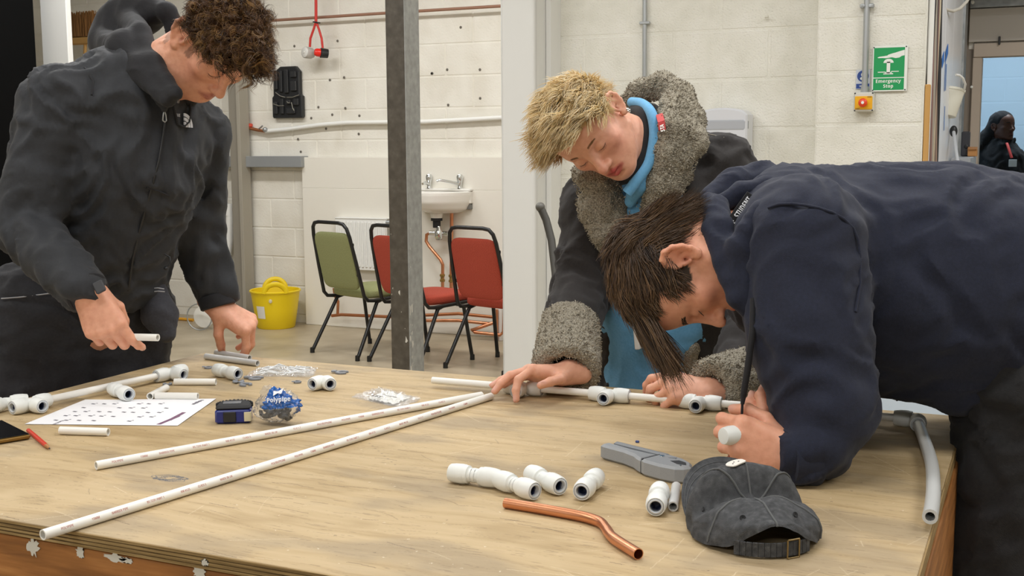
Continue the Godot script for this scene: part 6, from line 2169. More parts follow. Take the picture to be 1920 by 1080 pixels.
	later_locks(hair, fr, 61, 1250, {"where": where, "length": func(p: Vector3) -> float: return 0.05 + 0.03 * smoothstep(-0.02, 0.07, p.z) + 0.3 * maxf(0.0, p.y - 0.06), "flow": func(p: Vector3) -> Vector3: return Vector3(p.x * 3.0 - 0.15, 0.35, 0.9), "lift": 0.75, "weight": 0.10, "thick": 0.0030, "turns": 0.6, "coil": 0.0042, "stray": 0.10, "wave": 0.42, "pull": 0.3, "steps": 9, "tones": tones, "gap": 0.2, "strands": 7, "fan": 1.3})
	var sides := func(p: Vector3) -> bool: return p.y > -0.005 - 0.35 * minf(0.0, p.z + 0.02) * -1.0 and p.y < 0.05 and p.z < 0.03 and not (absf(p.x) > 0.062 and p.y < 0.024 and p.z > -0.04)
	later_locks(hair, fr, 63, 600, {"where": sides, "length": func(p: Vector3) -> float: return 0.034, "flow": func(p: Vector3) -> Vector3: return Vector3(0, -0.5, -0.35 if p.z < -0.02 else 0.2), "lift": 0.3, "weight": 0.05, "thick": 0.0022, "turns": 0.3, "coil": 0.002, "stray": 0.2, "wave": 0.3, "steps": 5, "tones": tones, "gap": 0.06, "strands": 4, "fan": 1.2})
	wear(t, "blonde_hair", hair, M.hair_blonde, "short tousled blonde hair")
	var b := MB.new()
	b.lathe(fr * Vector3(0.086, -0.036, -0.012), fr.basis.x, [Vector2(0, -0.003), Vector2(0.006, -0.002), Vector2(0.0065, 0.002), Vector2(0.003, 0.005), Vector2(0, 0.005)], 14)
	wear(t, "earring", b, M.chrome)
	# polo shirt and the black rollneck under it
	var p := Field.new()
	p.cell = 0.009
	p.chain([Vector3(-0.8466, 0.8384, -2.7806), Vector3(-0.8428, 1.0182, -2.7405), Vector3(-0.8539, 1.1896, -2.7146), Vector3(-0.8581, 1.3055, -2.6953)], [0.15, 0.145, 0.135, 0.085], 0.06)
	wear(t, "polo_shirt", shaped(p, Color.WHITE, folds(71, 0.003, Vector3(1, 0.8, 1), 7.0)), M.polo, "light blue polo shirt")
	var pc := MB.new()
	pc.tube(smooth([Vector3(-0.9014, 1.4927, -2.7013), Vector3(-0.8529, 1.4850, -2.6337), Vector3(-0.8158, 1.4603, -2.5863), Vector3(-0.8021, 1.4121, -2.5638), Vector3(-0.8084, 1.3527, -2.5418), Vector3(-0.8295, 1.3116, -2.5156), Vector3(-0.8473, 1.2854, -2.5095)]), 0.0125, 14)
	wear(t, "shirt_collar", pc, M.polo)
	var flap := Field.new()
	flap.cell = 0.005
	flap.chain([Vector3(-0.8185, 1.3440, -2.5581), Vector3(-0.8359, 1.3044, -2.5504), Vector3(-0.8591, 1.2634, -2.5675)], [0.012, 0.018, 0.014], 0.03)
	wear(t, "collar_point", shaped(flap, Color.WHITE), M.polo)
	var rn := MB.new()
	rn.tube(smooth([Vector3(-0.8884, 1.4732, -2.6824), Vector3(-0.8458, 1.4649, -2.6121), Vector3(-0.8263, 1.4279, -2.5804), Vector3(-0.8263, 1.3704, -2.5505), Vector3(-0.8408, 1.3292, -2.5229), Vector3(-0.8695, 1.3161, -2.5148)]), 0.0155, 14)
	wear(t, "rollneck", rn, M.knit, "black rollneck")
	# coat
	var j := Field.new()
	j.cell = 0.0095
	j.chain([Vector3(-0.8525, 0.7843, -2.8479), Vector3(-0.8483, 1.0101, -2.8032), Vector3(-0.8541, 1.1865, -2.7583), Vector3(-0.8641, 1.2905, -2.7569)], [0.19, 0.185, 0.175, 0.13], 0.07)
	j.chain([sh_r, Vector3(-0.8665, 1.3412, -2.8070), sh_l], [0.078, 0.09, 0.085], 0.06)
	j.cap(Vector3(-0.8988, 1.4434, -2.8063), Vector3(-0.8311, 1.4038, -2.8093), 0.05, 0.06, 0.03)
	j.rbox(Vector3(-0.7691, 1.0501, -2.5128), Vector3(0.055, 0.42, 0.2), 0.02, 0.03, -1, fr_view())
	j.chain([sh_r, el_r, Vector3(-0.9446, 0.9615, -2.3883)], [0.082, 0.07, 0.058], 0.015)
	j.chain([sh_l, el_l, Vector3(-0.5624, 0.9164, -2.3998)], [0.086, 0.072, 0.055], 0.015)
	wear(t, "coat", shaped(j, Color.WHITE, folds(75, 0.009, Vector3(0.8, 1.5, 0.8), 6.5)), M.coat, "dark brown suede coat")
	# fleece: collar, lapels, front edge and cuffs
	var c := Field.new()
	c.cell = 0.006
	c.chain([Vector3(-0.9536, 1.4857, -2.7874), Vector3(-0.9041, 1.5203, -2.7702), Vector3(-0.8431, 1.5336, -2.7553), Vector3(-0.7920, 1.5064, -2.7304), Vector3(-0.7519, 1.4490, -2.6965)], [0.02, 0.026, 0.03, 0.03, 0.03], 0.02)
	c.chain([Vector3(-0.7960, 1.4981, -2.6611), Vector3(-0.7821, 1.4300, -2.5918), Vector3(-0.7874, 1.3702, -2.5702), Vector3(-0.7984, 1.3041, -2.5673), Vector3(-0.8150, 1.2431, -2.5736)], [0.022, 0.024, 0.024, 0.024, 0.018], 0.03)
	c.chain([Vector3(-0.7738, 1.4795, -2.6687), Vector3(-0.7596, 1.4179, -2.6224), Vector3(-0.7685, 1.3577, -2.5992), Vector3(-0.7797, 1.2972, -2.5969), Vector3(-0.8102, 1.2424, -2.5867)], [0.022, 0.024, 0.024, 0.022, 0.018], 0.03)
	c.chain([Vector3(-0.7464, 1.4487, -2.6768), Vector3(-0.7269, 1.3959, -2.6452), Vector3(-0.7460, 1.3622, -2.6210)], [0.022, 0.022, 0.02], 0.03)
	c.chain([Vector3(-0.7525, 1.3203, -2.6455), Vector3(-0.7743, 1.2964, -2.6213)], [0.018, 0.022], 0.03)
	c.chain([Vector3(-0.9918, 1.3308, -2.5722), Vector3(-0.9623, 1.3168, -2.5504), Vector3(-0.9282, 1.3096, -2.5537)], [0.014, 0.02, 0.022], 0.03)
	c.chain([Vector3(-0.9739, 1.2615, -2.5708), Vector3(-0.9486, 1.2354, -2.5565), Vector3(-0.9182, 1.1869, -2.5526), Vector3(-0.9001, 1.1360, -2.5759), Vector3(-0.8997, 1.1081, -2.6054)], [0.018, 0.024, 0.024, 0.02, 0.014], 0.03)
	c.chain([Vector3(-0.9344, 1.2970, -2.5603), Vector3(-0.9210, 1.2481, -2.5597), Vector3(-0.9019, 1.1983, -2.5726), Vector3(-0.8915, 1.1473, -2.5924)], [0.024, 0.024, 0.022, 0.016], 0.03)
	c.chain([Vector3(-0.9060, 1.2903, -2.5832), Vector3(-0.8955, 1.2344, -2.5914), Vector3(-0.8924, 1.1711, -2.6063)], [0.018, 0.018, 0.014], 0.03)
	var tufts := [lin("7a7365"), lin("9c9382"), lin("bab19f"), lin("d0c7b5"), lin("8a8272")]
	var lump := noise(1.0, 3, 81)
	var nap := func(q: Vector3, n: Vector3) -> Vector3: return q + n * 0.005 * lump.get_noise_3dv(q * 55.0)
	wear(t, "fleece_collar", shaped(c, Color.WHITE, nap), M.fleece, "grey-brown curly fleece collar and lapels")
	wear("fleece_collar", "fibres", fuzz(c, 83, 6500, 0.0055, tufts), M.fibre)
	var e := Field.new()
	e.cell = 0.006
	e.chain([Vector3(-0.7623, 0.9797, -2.6721), Vector3(-0.7456, 0.9169, -2.6710), Vector3(-0.7493, 0.8250, -2.6790)], [0.02, 0.022, 0.02], 0.02)
	e.chain(over(j, [Vector3(-0.8832, 1.1058, -2.6347), Vector3(-0.8815, 1.0279, -2.6470), Vector3(-0.8757, 0.9521, -2.6393), Vector3(-0.8826, 0.8599, -2.6457)], -0.004), [0.010, 0.012, 0.012, 0.012], 0.02)
	wear(t, "fleece_edge", shaped(e, Color.WHITE, nap), M.fleece)
	for q in [[Vector3(-0.9406, 0.9908, -2.3942), Vector3(-0.8976, 0.9246, -2.2663), 0.062, 0.067, 91], [Vector3(-0.5397, 0.9160, -2.3990), Vector3(-0.5798, 0.9055, -2.2910), 0.052, 0.056, 93]]:
		var d: Vector3 = (q[1] - q[0]).normalized()
		var L: float = q[0].distance_to(q[1])
		var cf := Field.new()
		cf.cell = 0.006
		var x := d.cross(Vector3.UP).normalized()
		if x.length() < 0.1:
			x = Vector3.RIGHT
		var y := d.cross(x)
		for k in 16:
			var a := TAU * k / 16
			var o: Vector3 = x * cos(a) + y * sin(a)
			cf.cap(q[0] + o * q[2] * 0.8 - d * 0.004, q[1] + o * q[3] * 0.84, 0.015, 0.016, 0.02)
		wear(t, "fleece_cuff", shaped(cf, Color.WHITE, nap), M.fleece)
		wear("fleece_cuff", "fibres", fuzz(cf, q[4], 3000, 0.005, tufts), M.fibre)
	# lanyard with its card
	b = MB.new()
	var lp := over(c, [Vector3(-0.8172, 1.4756, -2.6264), Vector3(-0.7989, 1.4613, -2.5885), Vector3(-0.7848, 1.4439, -2.5593), Vector3(-0.7818, 1.4249, -2.5581)], 0.009)
	for i in lp.size() - 1:
		b.bar(lp[i], lp[i + 1], 0.016, 0.0016, 0.0005, (C_at() - lp[i]).normalized())
	var ld: Vector3 = (lp[lp.size() - 1] - lp[0]).normalized()
	var lf: Vector3 = (C_at() - lp[1]).normalized()
	var letters := MB.new()
	letters.text("STAFF", (lp[1] + lp[2]) / 2 + lf * 0.002, -ld, lf.cross(-ld).normalized(), 0.0095, 0.0008)
	wear(t, "lanyard_lettering", letters, M.sign_white)
	wear(t, "lanyard_band", b, M.lanyard, "red lanyard on the collar")
	b = MB.new()
	b.tube(over(p, [Vector3(-0.8607, 1.2446, -2.5311), Vector3(-0.8656, 1.1874, -2.5653), Vector3(-0.8637, 1.0853, -2.5965), Vector3(-0.8478, 0.9864, -2.5902)], 0.004), 0.0035, 6)
	wear(t, "lanyard", b, M.lanyard, "red lanyard")
	b = MB.new()
	b.box(Vector3(-0.8388, 0.9526, -2.5675), Vector3(0.012, 0.06, 0.028), 0.002, Basis(Vector3.BACK, 0.1))
	wear(t, "badge", b, M.label_paper)
	# stitching on the shoulder
	b = MB.new()
	b.tube(over(j, [Vector3(-0.7391, 1.4184, -2.7644), Vector3(-0.7246, 1.4309, -2.7726), Vector3(-0.7068, 1.4232, -2.7796), Vector3(-0.6969, 1.4080, -2.7820)], 0.002), 0.0014, 4, false)
	wear(t, "shoulder_stitching", b, mat(hex("8f887a"), 0.8))
	# trousers and shoes
	var tr := Field.new()
	tr.cell = 0.011
	for s in [-0.085, 0.085]:
		tr.chain([hip + Vector3(s, 0.02, 0), Vector3(hip.x + s, 0.45, hip.z), Vector3(hip.x + s, 0.08, hip.z)], [0.11, 0.08, 0.06], 0.04)
	wear(t, "trousers", shaped(tr, Color.WHITE, folds(79, 0.005, Vector3.ONE, 7.0)), mat(hex("2a1f28"), 0.85))
	for s in [-0.085, 0.085]:
		var bt := Field.new()
		bt.cell = 0.010
		bt.cap(Vector3(hip.x + s, 0.045, hip.z), Vector3(hip.x + s, 0.035, hip.z + 0.14), 0.042, 0.034, 0.02)
		bt.rbox(Vector3(hip.x + s, -0.06, hip.z), Vector3(0.4, 0.06, 0.4), 0.001, 0.003, -1)
		wear(t, "shoe", shaped(bt, Color.WHITE), M.rubber)


func fr_view() -> Basis:  # axes of the open coat front, which faces the bench's near side
	return Basis(Vector3.UP, 0.42)




func bending_student() -> void:
	var hip: Vector3 = Vector3(0.0115, 1.0847, -2.2395)
	var t := person("person in a navy hooded sweatshirt bending low over the bench", hip)
	var skin := lin("efb294")
	var fr := Transform3D(Vector3(0.2927, 0.1726, 0.9405), Vector3(-0.8802, -0.3355, 0.3356), Vector3(0.3735, -0.9261, 0.0537), Vector3(-0.5588, 1.1822, -1.9390))
	var f := Field.new()
	f.cell = 0.0034
	f.frame = fr
	head_shape(f, {"lip": lin("c4705f"), "ear": 0.98})
	f.frame = Transform3D()
	var nb: Vector3 = Vector3(-0.4343, 1.2206, -2.0790)
	f.cap(fr * Vector3(0, -0.03, -0.035), nb, 0.056, 0.062, 0.03)
	f.cap(fr * Vector3(0, -0.06, 0.03), nb + Vector3(0, -0.03, 0), 0.034, 0.05, 0.04)
	var body := shaped(f, skin)
	var nail := lin("e9b8a4")
	var hf := Field.new()
	hf.cell = 0.0027
	var fr_l := Transform3D(Vector3(0.1355, 0.9440, -0.3009), Vector3(-0.8383, 0.2711, 0.4730), Vector3(0.5281, 0.1882, 0.8281), Vector3(-0.3365, 0.9123, -1.7992))
	hand_shape(hf, fr_l, 1.0, 1.02, [[62, 82, 50], [74, 86, 50], [80, 88, 50], [84, 88, 50]], [Vector3(0.65, 0.55, -0.5), Vector3(0.25, 0.75, -0.6), Vector3(-0.15, 0.6, -0.8)], 0.02, nail)
	var hand_a := shaped(hf, skin)
	var hg := Field.new()
	hg.cell = 0.0027
	var fr_r := Transform3D(Vector3(0.7812, 0.5752, 0.2427), Vector3(-0.2493, -0.0690, 0.9660), Vector3(0.5724, -0.8151, 0.0895), Vector3(-0.3426, 0.9447, -1.9944))
	hand_shape(hg, fr_r, -1.0, 1.0, [[55, 60, 30], [60, 65, 35], [64, 68, 35], [66, 68, 35]], [Vector3(0.5, 0.7, -0.5), Vector3(0.1, 0.9, -0.5), Vector3(-0.1, 0.85, -0.5)], 0.03, nail)
	var hand_b := shaped(hg, skin)
	var sh_l: Vector3 = Vector3(-0.3550, 1.2332, -1.9507)
	var sh_r: Vector3 = Vector3(-0.4511, 1.2194, -2.2813)
	var el_l: Vector3 = Vector3(-0.2975, 0.9865, -1.8656)
	var el_r: Vector3 = Vector3(-0.3424, 1.0039, -2.2678)
	var under := Field.new()
	under.cell = 0.014
	under.cap(nb, Vector3(-0.3025, 1.1943, -2.1570), 0.06, 0.11, 0.05)
	under.cap(Vector3(-0.3025, 1.1943, -2.1570), hip, 0.12, 0.12, 0.05)
	under.cap(sh_r, sh_l, 0.05, 0.05, 0.05)
	under.chain([sh_l, el_l, fr_l * Vector3(0, -0.02, 0)], [0.05, 0.045, 0.022], 0.03)
	under.chain([sh_r, el_r, fr_r * Vector3(0, -0.02, 0)], [0.05, 0.042, 0.022], 0.03)
	var hip_n: Vector3 = Vector3(-0.0032, 0.9862, -2.1752)
	var hip_f: Vector3 = Vector3(0.0085, 0.9410, -2.4175)
	for h in [hip_n, hip_f]:
		under.chain([h, Vector3(h.x - 0.02, 0.48, h.z), Vector3(h.x, 0.1, h.z)], [0.075, 0.05, 0.04], 0.03)
	var inner := shaped(under, skin)
	var dark := lin("3c2d20")
	var rule := func(p: Vector3, c: Color) -> Color:
		if absf(p.x) < 0.0775 and (p.y > 0.052 + 0.45 * maxf(0.0, p.z - 0.04) or (p.z < -0.035 and p.y > -0.02) or (p.z < 0.02 and p.y > 0.016) or (p.z > 0.0 and p.z < 0.028 and p.y > -0.012 and absf(p.x) > 0.055)):
			return dark
		var rosy := exp(-(Vector3(absf(p.x), p.y, p.z) - Vector3(0.043, -0.03, 0.058)).length_squared() / 0.0009)
		var ear := exp(-(Vector3(absf(p.x), p.y, p.z) - Vector3(0.082, 0.0, -0.02)).length_squared() / 0.0006)
		return c.lerp(lin("cf6f55"), 0.3 * rosy + 0.35 * ear)
	pending.append([t, "body", body, M.skin, ""])
	finish_body(body, [hand_a, hand_b, inner], fr, rule)
	var brow := MB.new()
	var lash := MB.new()
	brow_and_lash(fr, brow, lash, 25, lin("33251a"), 1.25)
	wear(t, "eyebrows", brow, M.hair)
	lash.c.fill(lin("2a1c14"))
	wear(t, "eyelashes", lash, M.hair)
	# straight brown hair, its fringe hanging towards the bench
	var hair := MB.new()
	var tones := [lin("33251a"), lin("453222"), lin("56402b"), lin("6b5138"), lin("846646")]
	var down := fr.basis.inverse() * Vector3.DOWN
	var crown := func(p: Vector3) -> bool: return p.y > 0.05 + 0.5 * maxf(0.0, p.z - 0.03) or (p.y > 0.012 and p.z < 0.0)
	later_locks(hair, fr, 71, 1100, {"where": crown, "length": func(p: Vector3) -> float: return 0.05 - 0.028 * smoothstep(0.02, 0.07, p.z), "most": 0.16, "flow": func(p: Vector3) -> Vector3: return Vector3(p.x * 1.5, 0.0, 0.9) if p.z > -0.07 else Vector3(p.x * 3.0, 0.6, 0.3), "lift": 0.2, "weight": 0.02, "thick": 0.0024, "turns": 0.3, "coil": 0.002, "stray": 0.14, "wave": 0.3, "pull": 0.25, "steps": 7, "tones": tones, "gap": 0.07, "strands": 7, "fan": 1.5})
	var front := func(p: Vector3) -> bool: return absf(p.x) < 0.05 and p.y > 0.078 and p.z > 0.03
	later_locks(hair, fr, 75, 260, {"where": front, "length": func(p: Vector3) -> float: return 0.125, "flow": func(p: Vector3) -> Vector3: return Vector3(p.x * 5.0, -0.30, 0.85), "lift": 0.25, "weight": 0.12, "thick": 0.0024, "turns": 0.2, "coil": 0.0015, "stray": 0.10, "wave": 0.2, "pull": 0.2, "steps": 8, "tones": tones, "gap": 0.22, "strands": 8, "fan": 1.6})
	var nape := func(p: Vector3) -> bool: return (p.z < -0.03 and p.y > -0.06 and p.y < 0.05) or (p.y > 0.004 and p.y < 0.05 and p.z < 0.032 and p.z > 0.0)
	later_locks(hair, fr, 73, 1000, {"where": nape, "length": func(p: Vector3) -> float: return 0.03 + 0.035 * smoothstep(-0.04, -0.08, p.z), "flow": func(p: Vector3) -> Vector3: return Vector3(0, -0.85, -0.12) if p.z < -0.0 else Vector3(0, -0.45, 0.6), "lift": 0.16, "weight": 0.03, "thick": 0.0021, "turns": 0.2, "coil": 0.001, "stray": 0.10, "wave": 0.2, "steps": 5, "tones": tones, "gap": 0.06, "strands": 5, "fan": 1.3})
	wear(t, "brown_hair", hair, M.hair, "straight brown hair with a hanging fringe")
	# sweatshirt
	var j := Field.new()
	j.cell = 0.0085
	j.chain([Vector3(-0.3712, 1.1758, -2.1235), Vector3(-0.2661, 1.1609, -2.1688), Vector3(-0.1430, 1.1471, -2.2115), Vector3(-0.0123, 1.1334, -2.2575)], [0.165, 0.185, 0.195, 0.195], 0.06)
	j.cap(Vector3(-0.2179, 1.1066, -2.1611), Vector3(-0.0363, 1.1036, -2.2205), 0.138, 0.16, 0.06)
	j.chain([Vector3(-0.0830, 1.0459, -2.1474), Vector3(-0.1093, 0.9805, -2.1266)], [0.085, 0.045], 0.05)
	j.cap(Vector3(0.0258, 1.0534, -2.2638), Vector3(-0.0684, 1.0574, -2.1997), 0.15, 0.11, 0.05)
	j.chain([sh_r, Vector3(-0.3999, 1.2328, -2.1183), sh_l], [0.10, 0.11, 0.105], 0.05)
	j.chain([sh_l, Vector3(-0.3334, 1.0960, -1.8975), el_l, Vector3(-0.3087, 0.9260, -1.8247), Vector3(-0.3254, 0.9125, -1.8098)], [0.108, 0.098, 0.082, 0.056, 0.049], 0.012)
	j.chain([sh_r, el_r, Vector3(-0.3252, 0.9428, -2.0241)], [0.095, 0.08, 0.048], 0.012)
	j.cap(Vector3(-0.2441, 1.2565, -1.9707), Vector3(-0.2492, 1.1492, -1.9206), 0.004, 0.003, 0.012, -1)
	j.cap(Vector3(-0.3295, 1.0495, -1.7713), Vector3(-0.2736, 1.0293, -1.7717), 0.005, 0.004, 0.03, -1)
	j.cap(Vector3(-0.3551, 0.9993, -1.7640), Vector3(-0.2873, 0.9714, -1.7687), 0.004, 0.003, 0.03, -1)
	wear(t, "sweatshirt", shaped(j, Color.WHITE, folds(85, 0.0075, Vector3(0.9, 0.9, 0.9), 4.5)), M.hoodie, "navy hooded sweatshirt")
	var h := Field.new()
	h.cell = 0.0055
	h.chain([Vector3(-0.5212, 1.2966, -1.9838), Vector3(-0.4973, 1.2581, -1.9230), Vector3(-0.4703, 1.2046, -1.8837), Vector3(-0.4416, 1.1507, -1.8672), Vector3(-0.4174, 1.1206, -1.8740)], [0.017, 0.019, 0.019, 0.018, 0.016], 0.008)
	h.chain([Vector3(-0.5025, 1.2912, -1.9694), Vector3(-0.4819, 1.2587, -1.9190), Vector3(-0.4584, 1.2136, -1.8848), Vector3(-0.4353, 1.1678, -1.8724)], [0.017, 0.018, 0.017, 0.016], 0.006)
	h.chain([Vector3(-0.5302, 1.3019, -2.0247), Vector3(-0.5040, 1.3206, -2.0833), Vector3(-0.4609, 1.3291, -2.1260), Vector3(-0.4040, 1.3228, -2.1287)], [0.018, 0.028, 0.030, 0.028], 0.02)
	h.chain([Vector3(-0.4985, 1.2941, -2.0048), Vector3(-0.4740, 1.3104, -2.0181), Vector3(-0.4302, 1.3197, -2.0280), Vector3(-0.3924, 1.3112, -2.0218)], [0.018, 0.019, 0.019, 0.016], 0.006)
	h.chain([Vector3(-0.4453, 1.1808, -1.8696), Vector3(-0.4489, 1.2253, -1.8741), Vector3(-0.4362, 1.2561, -1.8840), Vector3(-0.4134, 1.2848, -1.9037), Vector3(-0.3880, 1.3010, -1.9340)], [0.014, 0.015, 0.016, 0.017, 0.018], 0.008)
	h.chain([Vector3(-0.4303, 1.1450, -1.8826), Vector3(-0.4322, 1.2226, -1.8923), Vector3(-0.4066, 1.2734, -1.9218)], [0.02, 0.022, 0.024], 0.02)
	wear(t, "hood", shaped(h, Color.WHITE, folds(87, 0.004, Vector3.ONE, 9.0)), M.hoodie, "navy hood lying on the shoulders")
	# neck tape with white lettering
	var b := MB.new()
	var ta: Vector3 = Vector3(-0.4727, 1.2532, -1.9114)
	var tb: Vector3 = Vector3(-0.4435, 1.3033, -1.9424)
	var tx := (tb - ta).normalized()
	var tz := (C_at() - ta).normalized()
	var ty := tz.cross(tx).normalized()
	b.box((ta + tb) / 2 - tz * 0.002, Vector3(ta.distance_to(tb) + 0.02, 0.02, 0.003), 0.001, Basis(tx, ty, tx.cross(ty)))
	wear(t, "neck_tape", b, M.knit)
	b = MB.new()
	b.text("STUDENT", Vector3(-0.4499, 1.2906, -1.9289), tx, ty, 0.0105, 0.001, true, 0.66)
	b.text("HUDE", Vector3(-0.4682, 1.2602, -1.9144), tx, ty, 0.0105, 0.001, true, 0.66)
	wear(t, "tape_lettering", b, mat(hex("dfe1e6"), 0.6))
	b = MB.new()
	b.tube([Vector3(-0.4120, 1.1503, -1.8474), Vector3(-0.4061, 1.1029, -1.8215), Vector3(-0.4103, 1.0446, -1.8116), Vector3(-0.4168, 1.0007, -1.8138), Vector3(-0.4176, 0.9856, -1.8113)], [0.0048, 0.005, 0.0055, 0.005, 0.003], 8)
	b.tube([Vector3(-0.4177, 0.9873, -1.8115), Vector3(-0.4176, 0.9672, -1.8088)], 0.0022, 6)
	wear(t, "drawstring", b, M.softshell_dark)
	b = MB.new()
	b.tube(over(j, [Vector3(-0.4032, 1.2919, -1.9038), Vector3(-0.3877, 1.2978, -1.9116), Vector3(-0.3680, 1.2985, -1.9205), Vector3(-0.3482, 1.2958, -1.9291), Vector3(-0.3283, 1.2914, -1.9375), Vector3(-0.3083, 1.2844, -1.9455), Vector3(-0.2906, 1.2740, -1.9521), Vector3(-0.2757, 1.2585, -1.9567), Vector3(-0.2677, 1.2396, -1.9577), Vector3(-0.2634, 1.2138, -1.9562), Vector3(-0.2615, 1.1710, -1.9512), Vector3(-0.2642, 1.1453, -1.9465), Vector3(-0.2664, 1.1239, -1.9426)], 0.003), 0.0026, 6, false)
	wear(t, "shoulder_seam", b, M.hoodie)
	# ribbed cuff
	b = MB.new()
	var wr: Vector3 = fr_l * Vector3(0, 0.0, 0)
	var ad := (wr - Vector3(-0.3036, 0.9144, -1.8254)).normalized()
	b.lathe(wr - ad * 0.035, ad, [Vector2(0.05, 0), Vector2(0.051, 0.006), Vector2(0.045, 0.03), Vector2(0.043, 0.045), Vector2(0.036, 0.046), Vector2(0.034, 0.03)], 28)
	wear(t, "cuff", b, M.hoodie)
	# trousers
	var tr := Field.new()
	tr.cell = 0.010
	for hp in [hip_n, hip_f]:
		tr.chain([hp, Vector3(hp.x - 0.025, 0.62, hp.z + 0.0), Vector3(hp.x - 0.025, 0.40, hp.z), Vector3(hp.x - 0.01, 0.09, hp.z)], [0.115, 0.11, 0.095, 0.078], 0.04)
	tr.cap(hip_n, hip_f, 0.12, 0.12, 0.05)
	wear(t, "trousers", shaped(tr, Color.WHITE, folds(89, 0.010, Vector3(0.7, 1.6, 0.7), 6.0)), M.black_trousers, "black creased trousers")
	for hp in [hip_n, hip_f]:
		var bt := Field.new()
		bt.cell = 0.010
		bt.cap(Vector3(hp.x, 0.05, hp.z), Vector3(hp.x - 0.15, 0.04, hp.z), 0.05, 0.04, 0.02)
		bt.rbox(Vector3(hp.x, -0.06, hp.z), Vector3(0.4, 0.06, 0.4), 0.001, 0.003, -1)
		wear(t, "boot", shaped(bt, Color.WHITE), M.rubber)
	# the white fitting in his left hand
	var pm := MB.new()
	var pa: Vector3 = Vector3(-0.4296, 0.9505, -1.7348)
	var pb: Vector3 = Vector3(-0.4043, 0.9486, -1.7681)
	pm.lathe(pa, pb - pa, [Vector2(0.0, 0.0), Vector2(0.0085, 0.0), Vector2(0.0125, 0.001), Vector2(0.0135, 0.004), Vector2(0.015, 0.012), Vector2(0.0152, 0.03), Vector2(0.0, 0.031)], 24)
	single("held_fitting", pm, M.fitting, "white push-fit end cap gripped in the bending student's hand", "fitting")


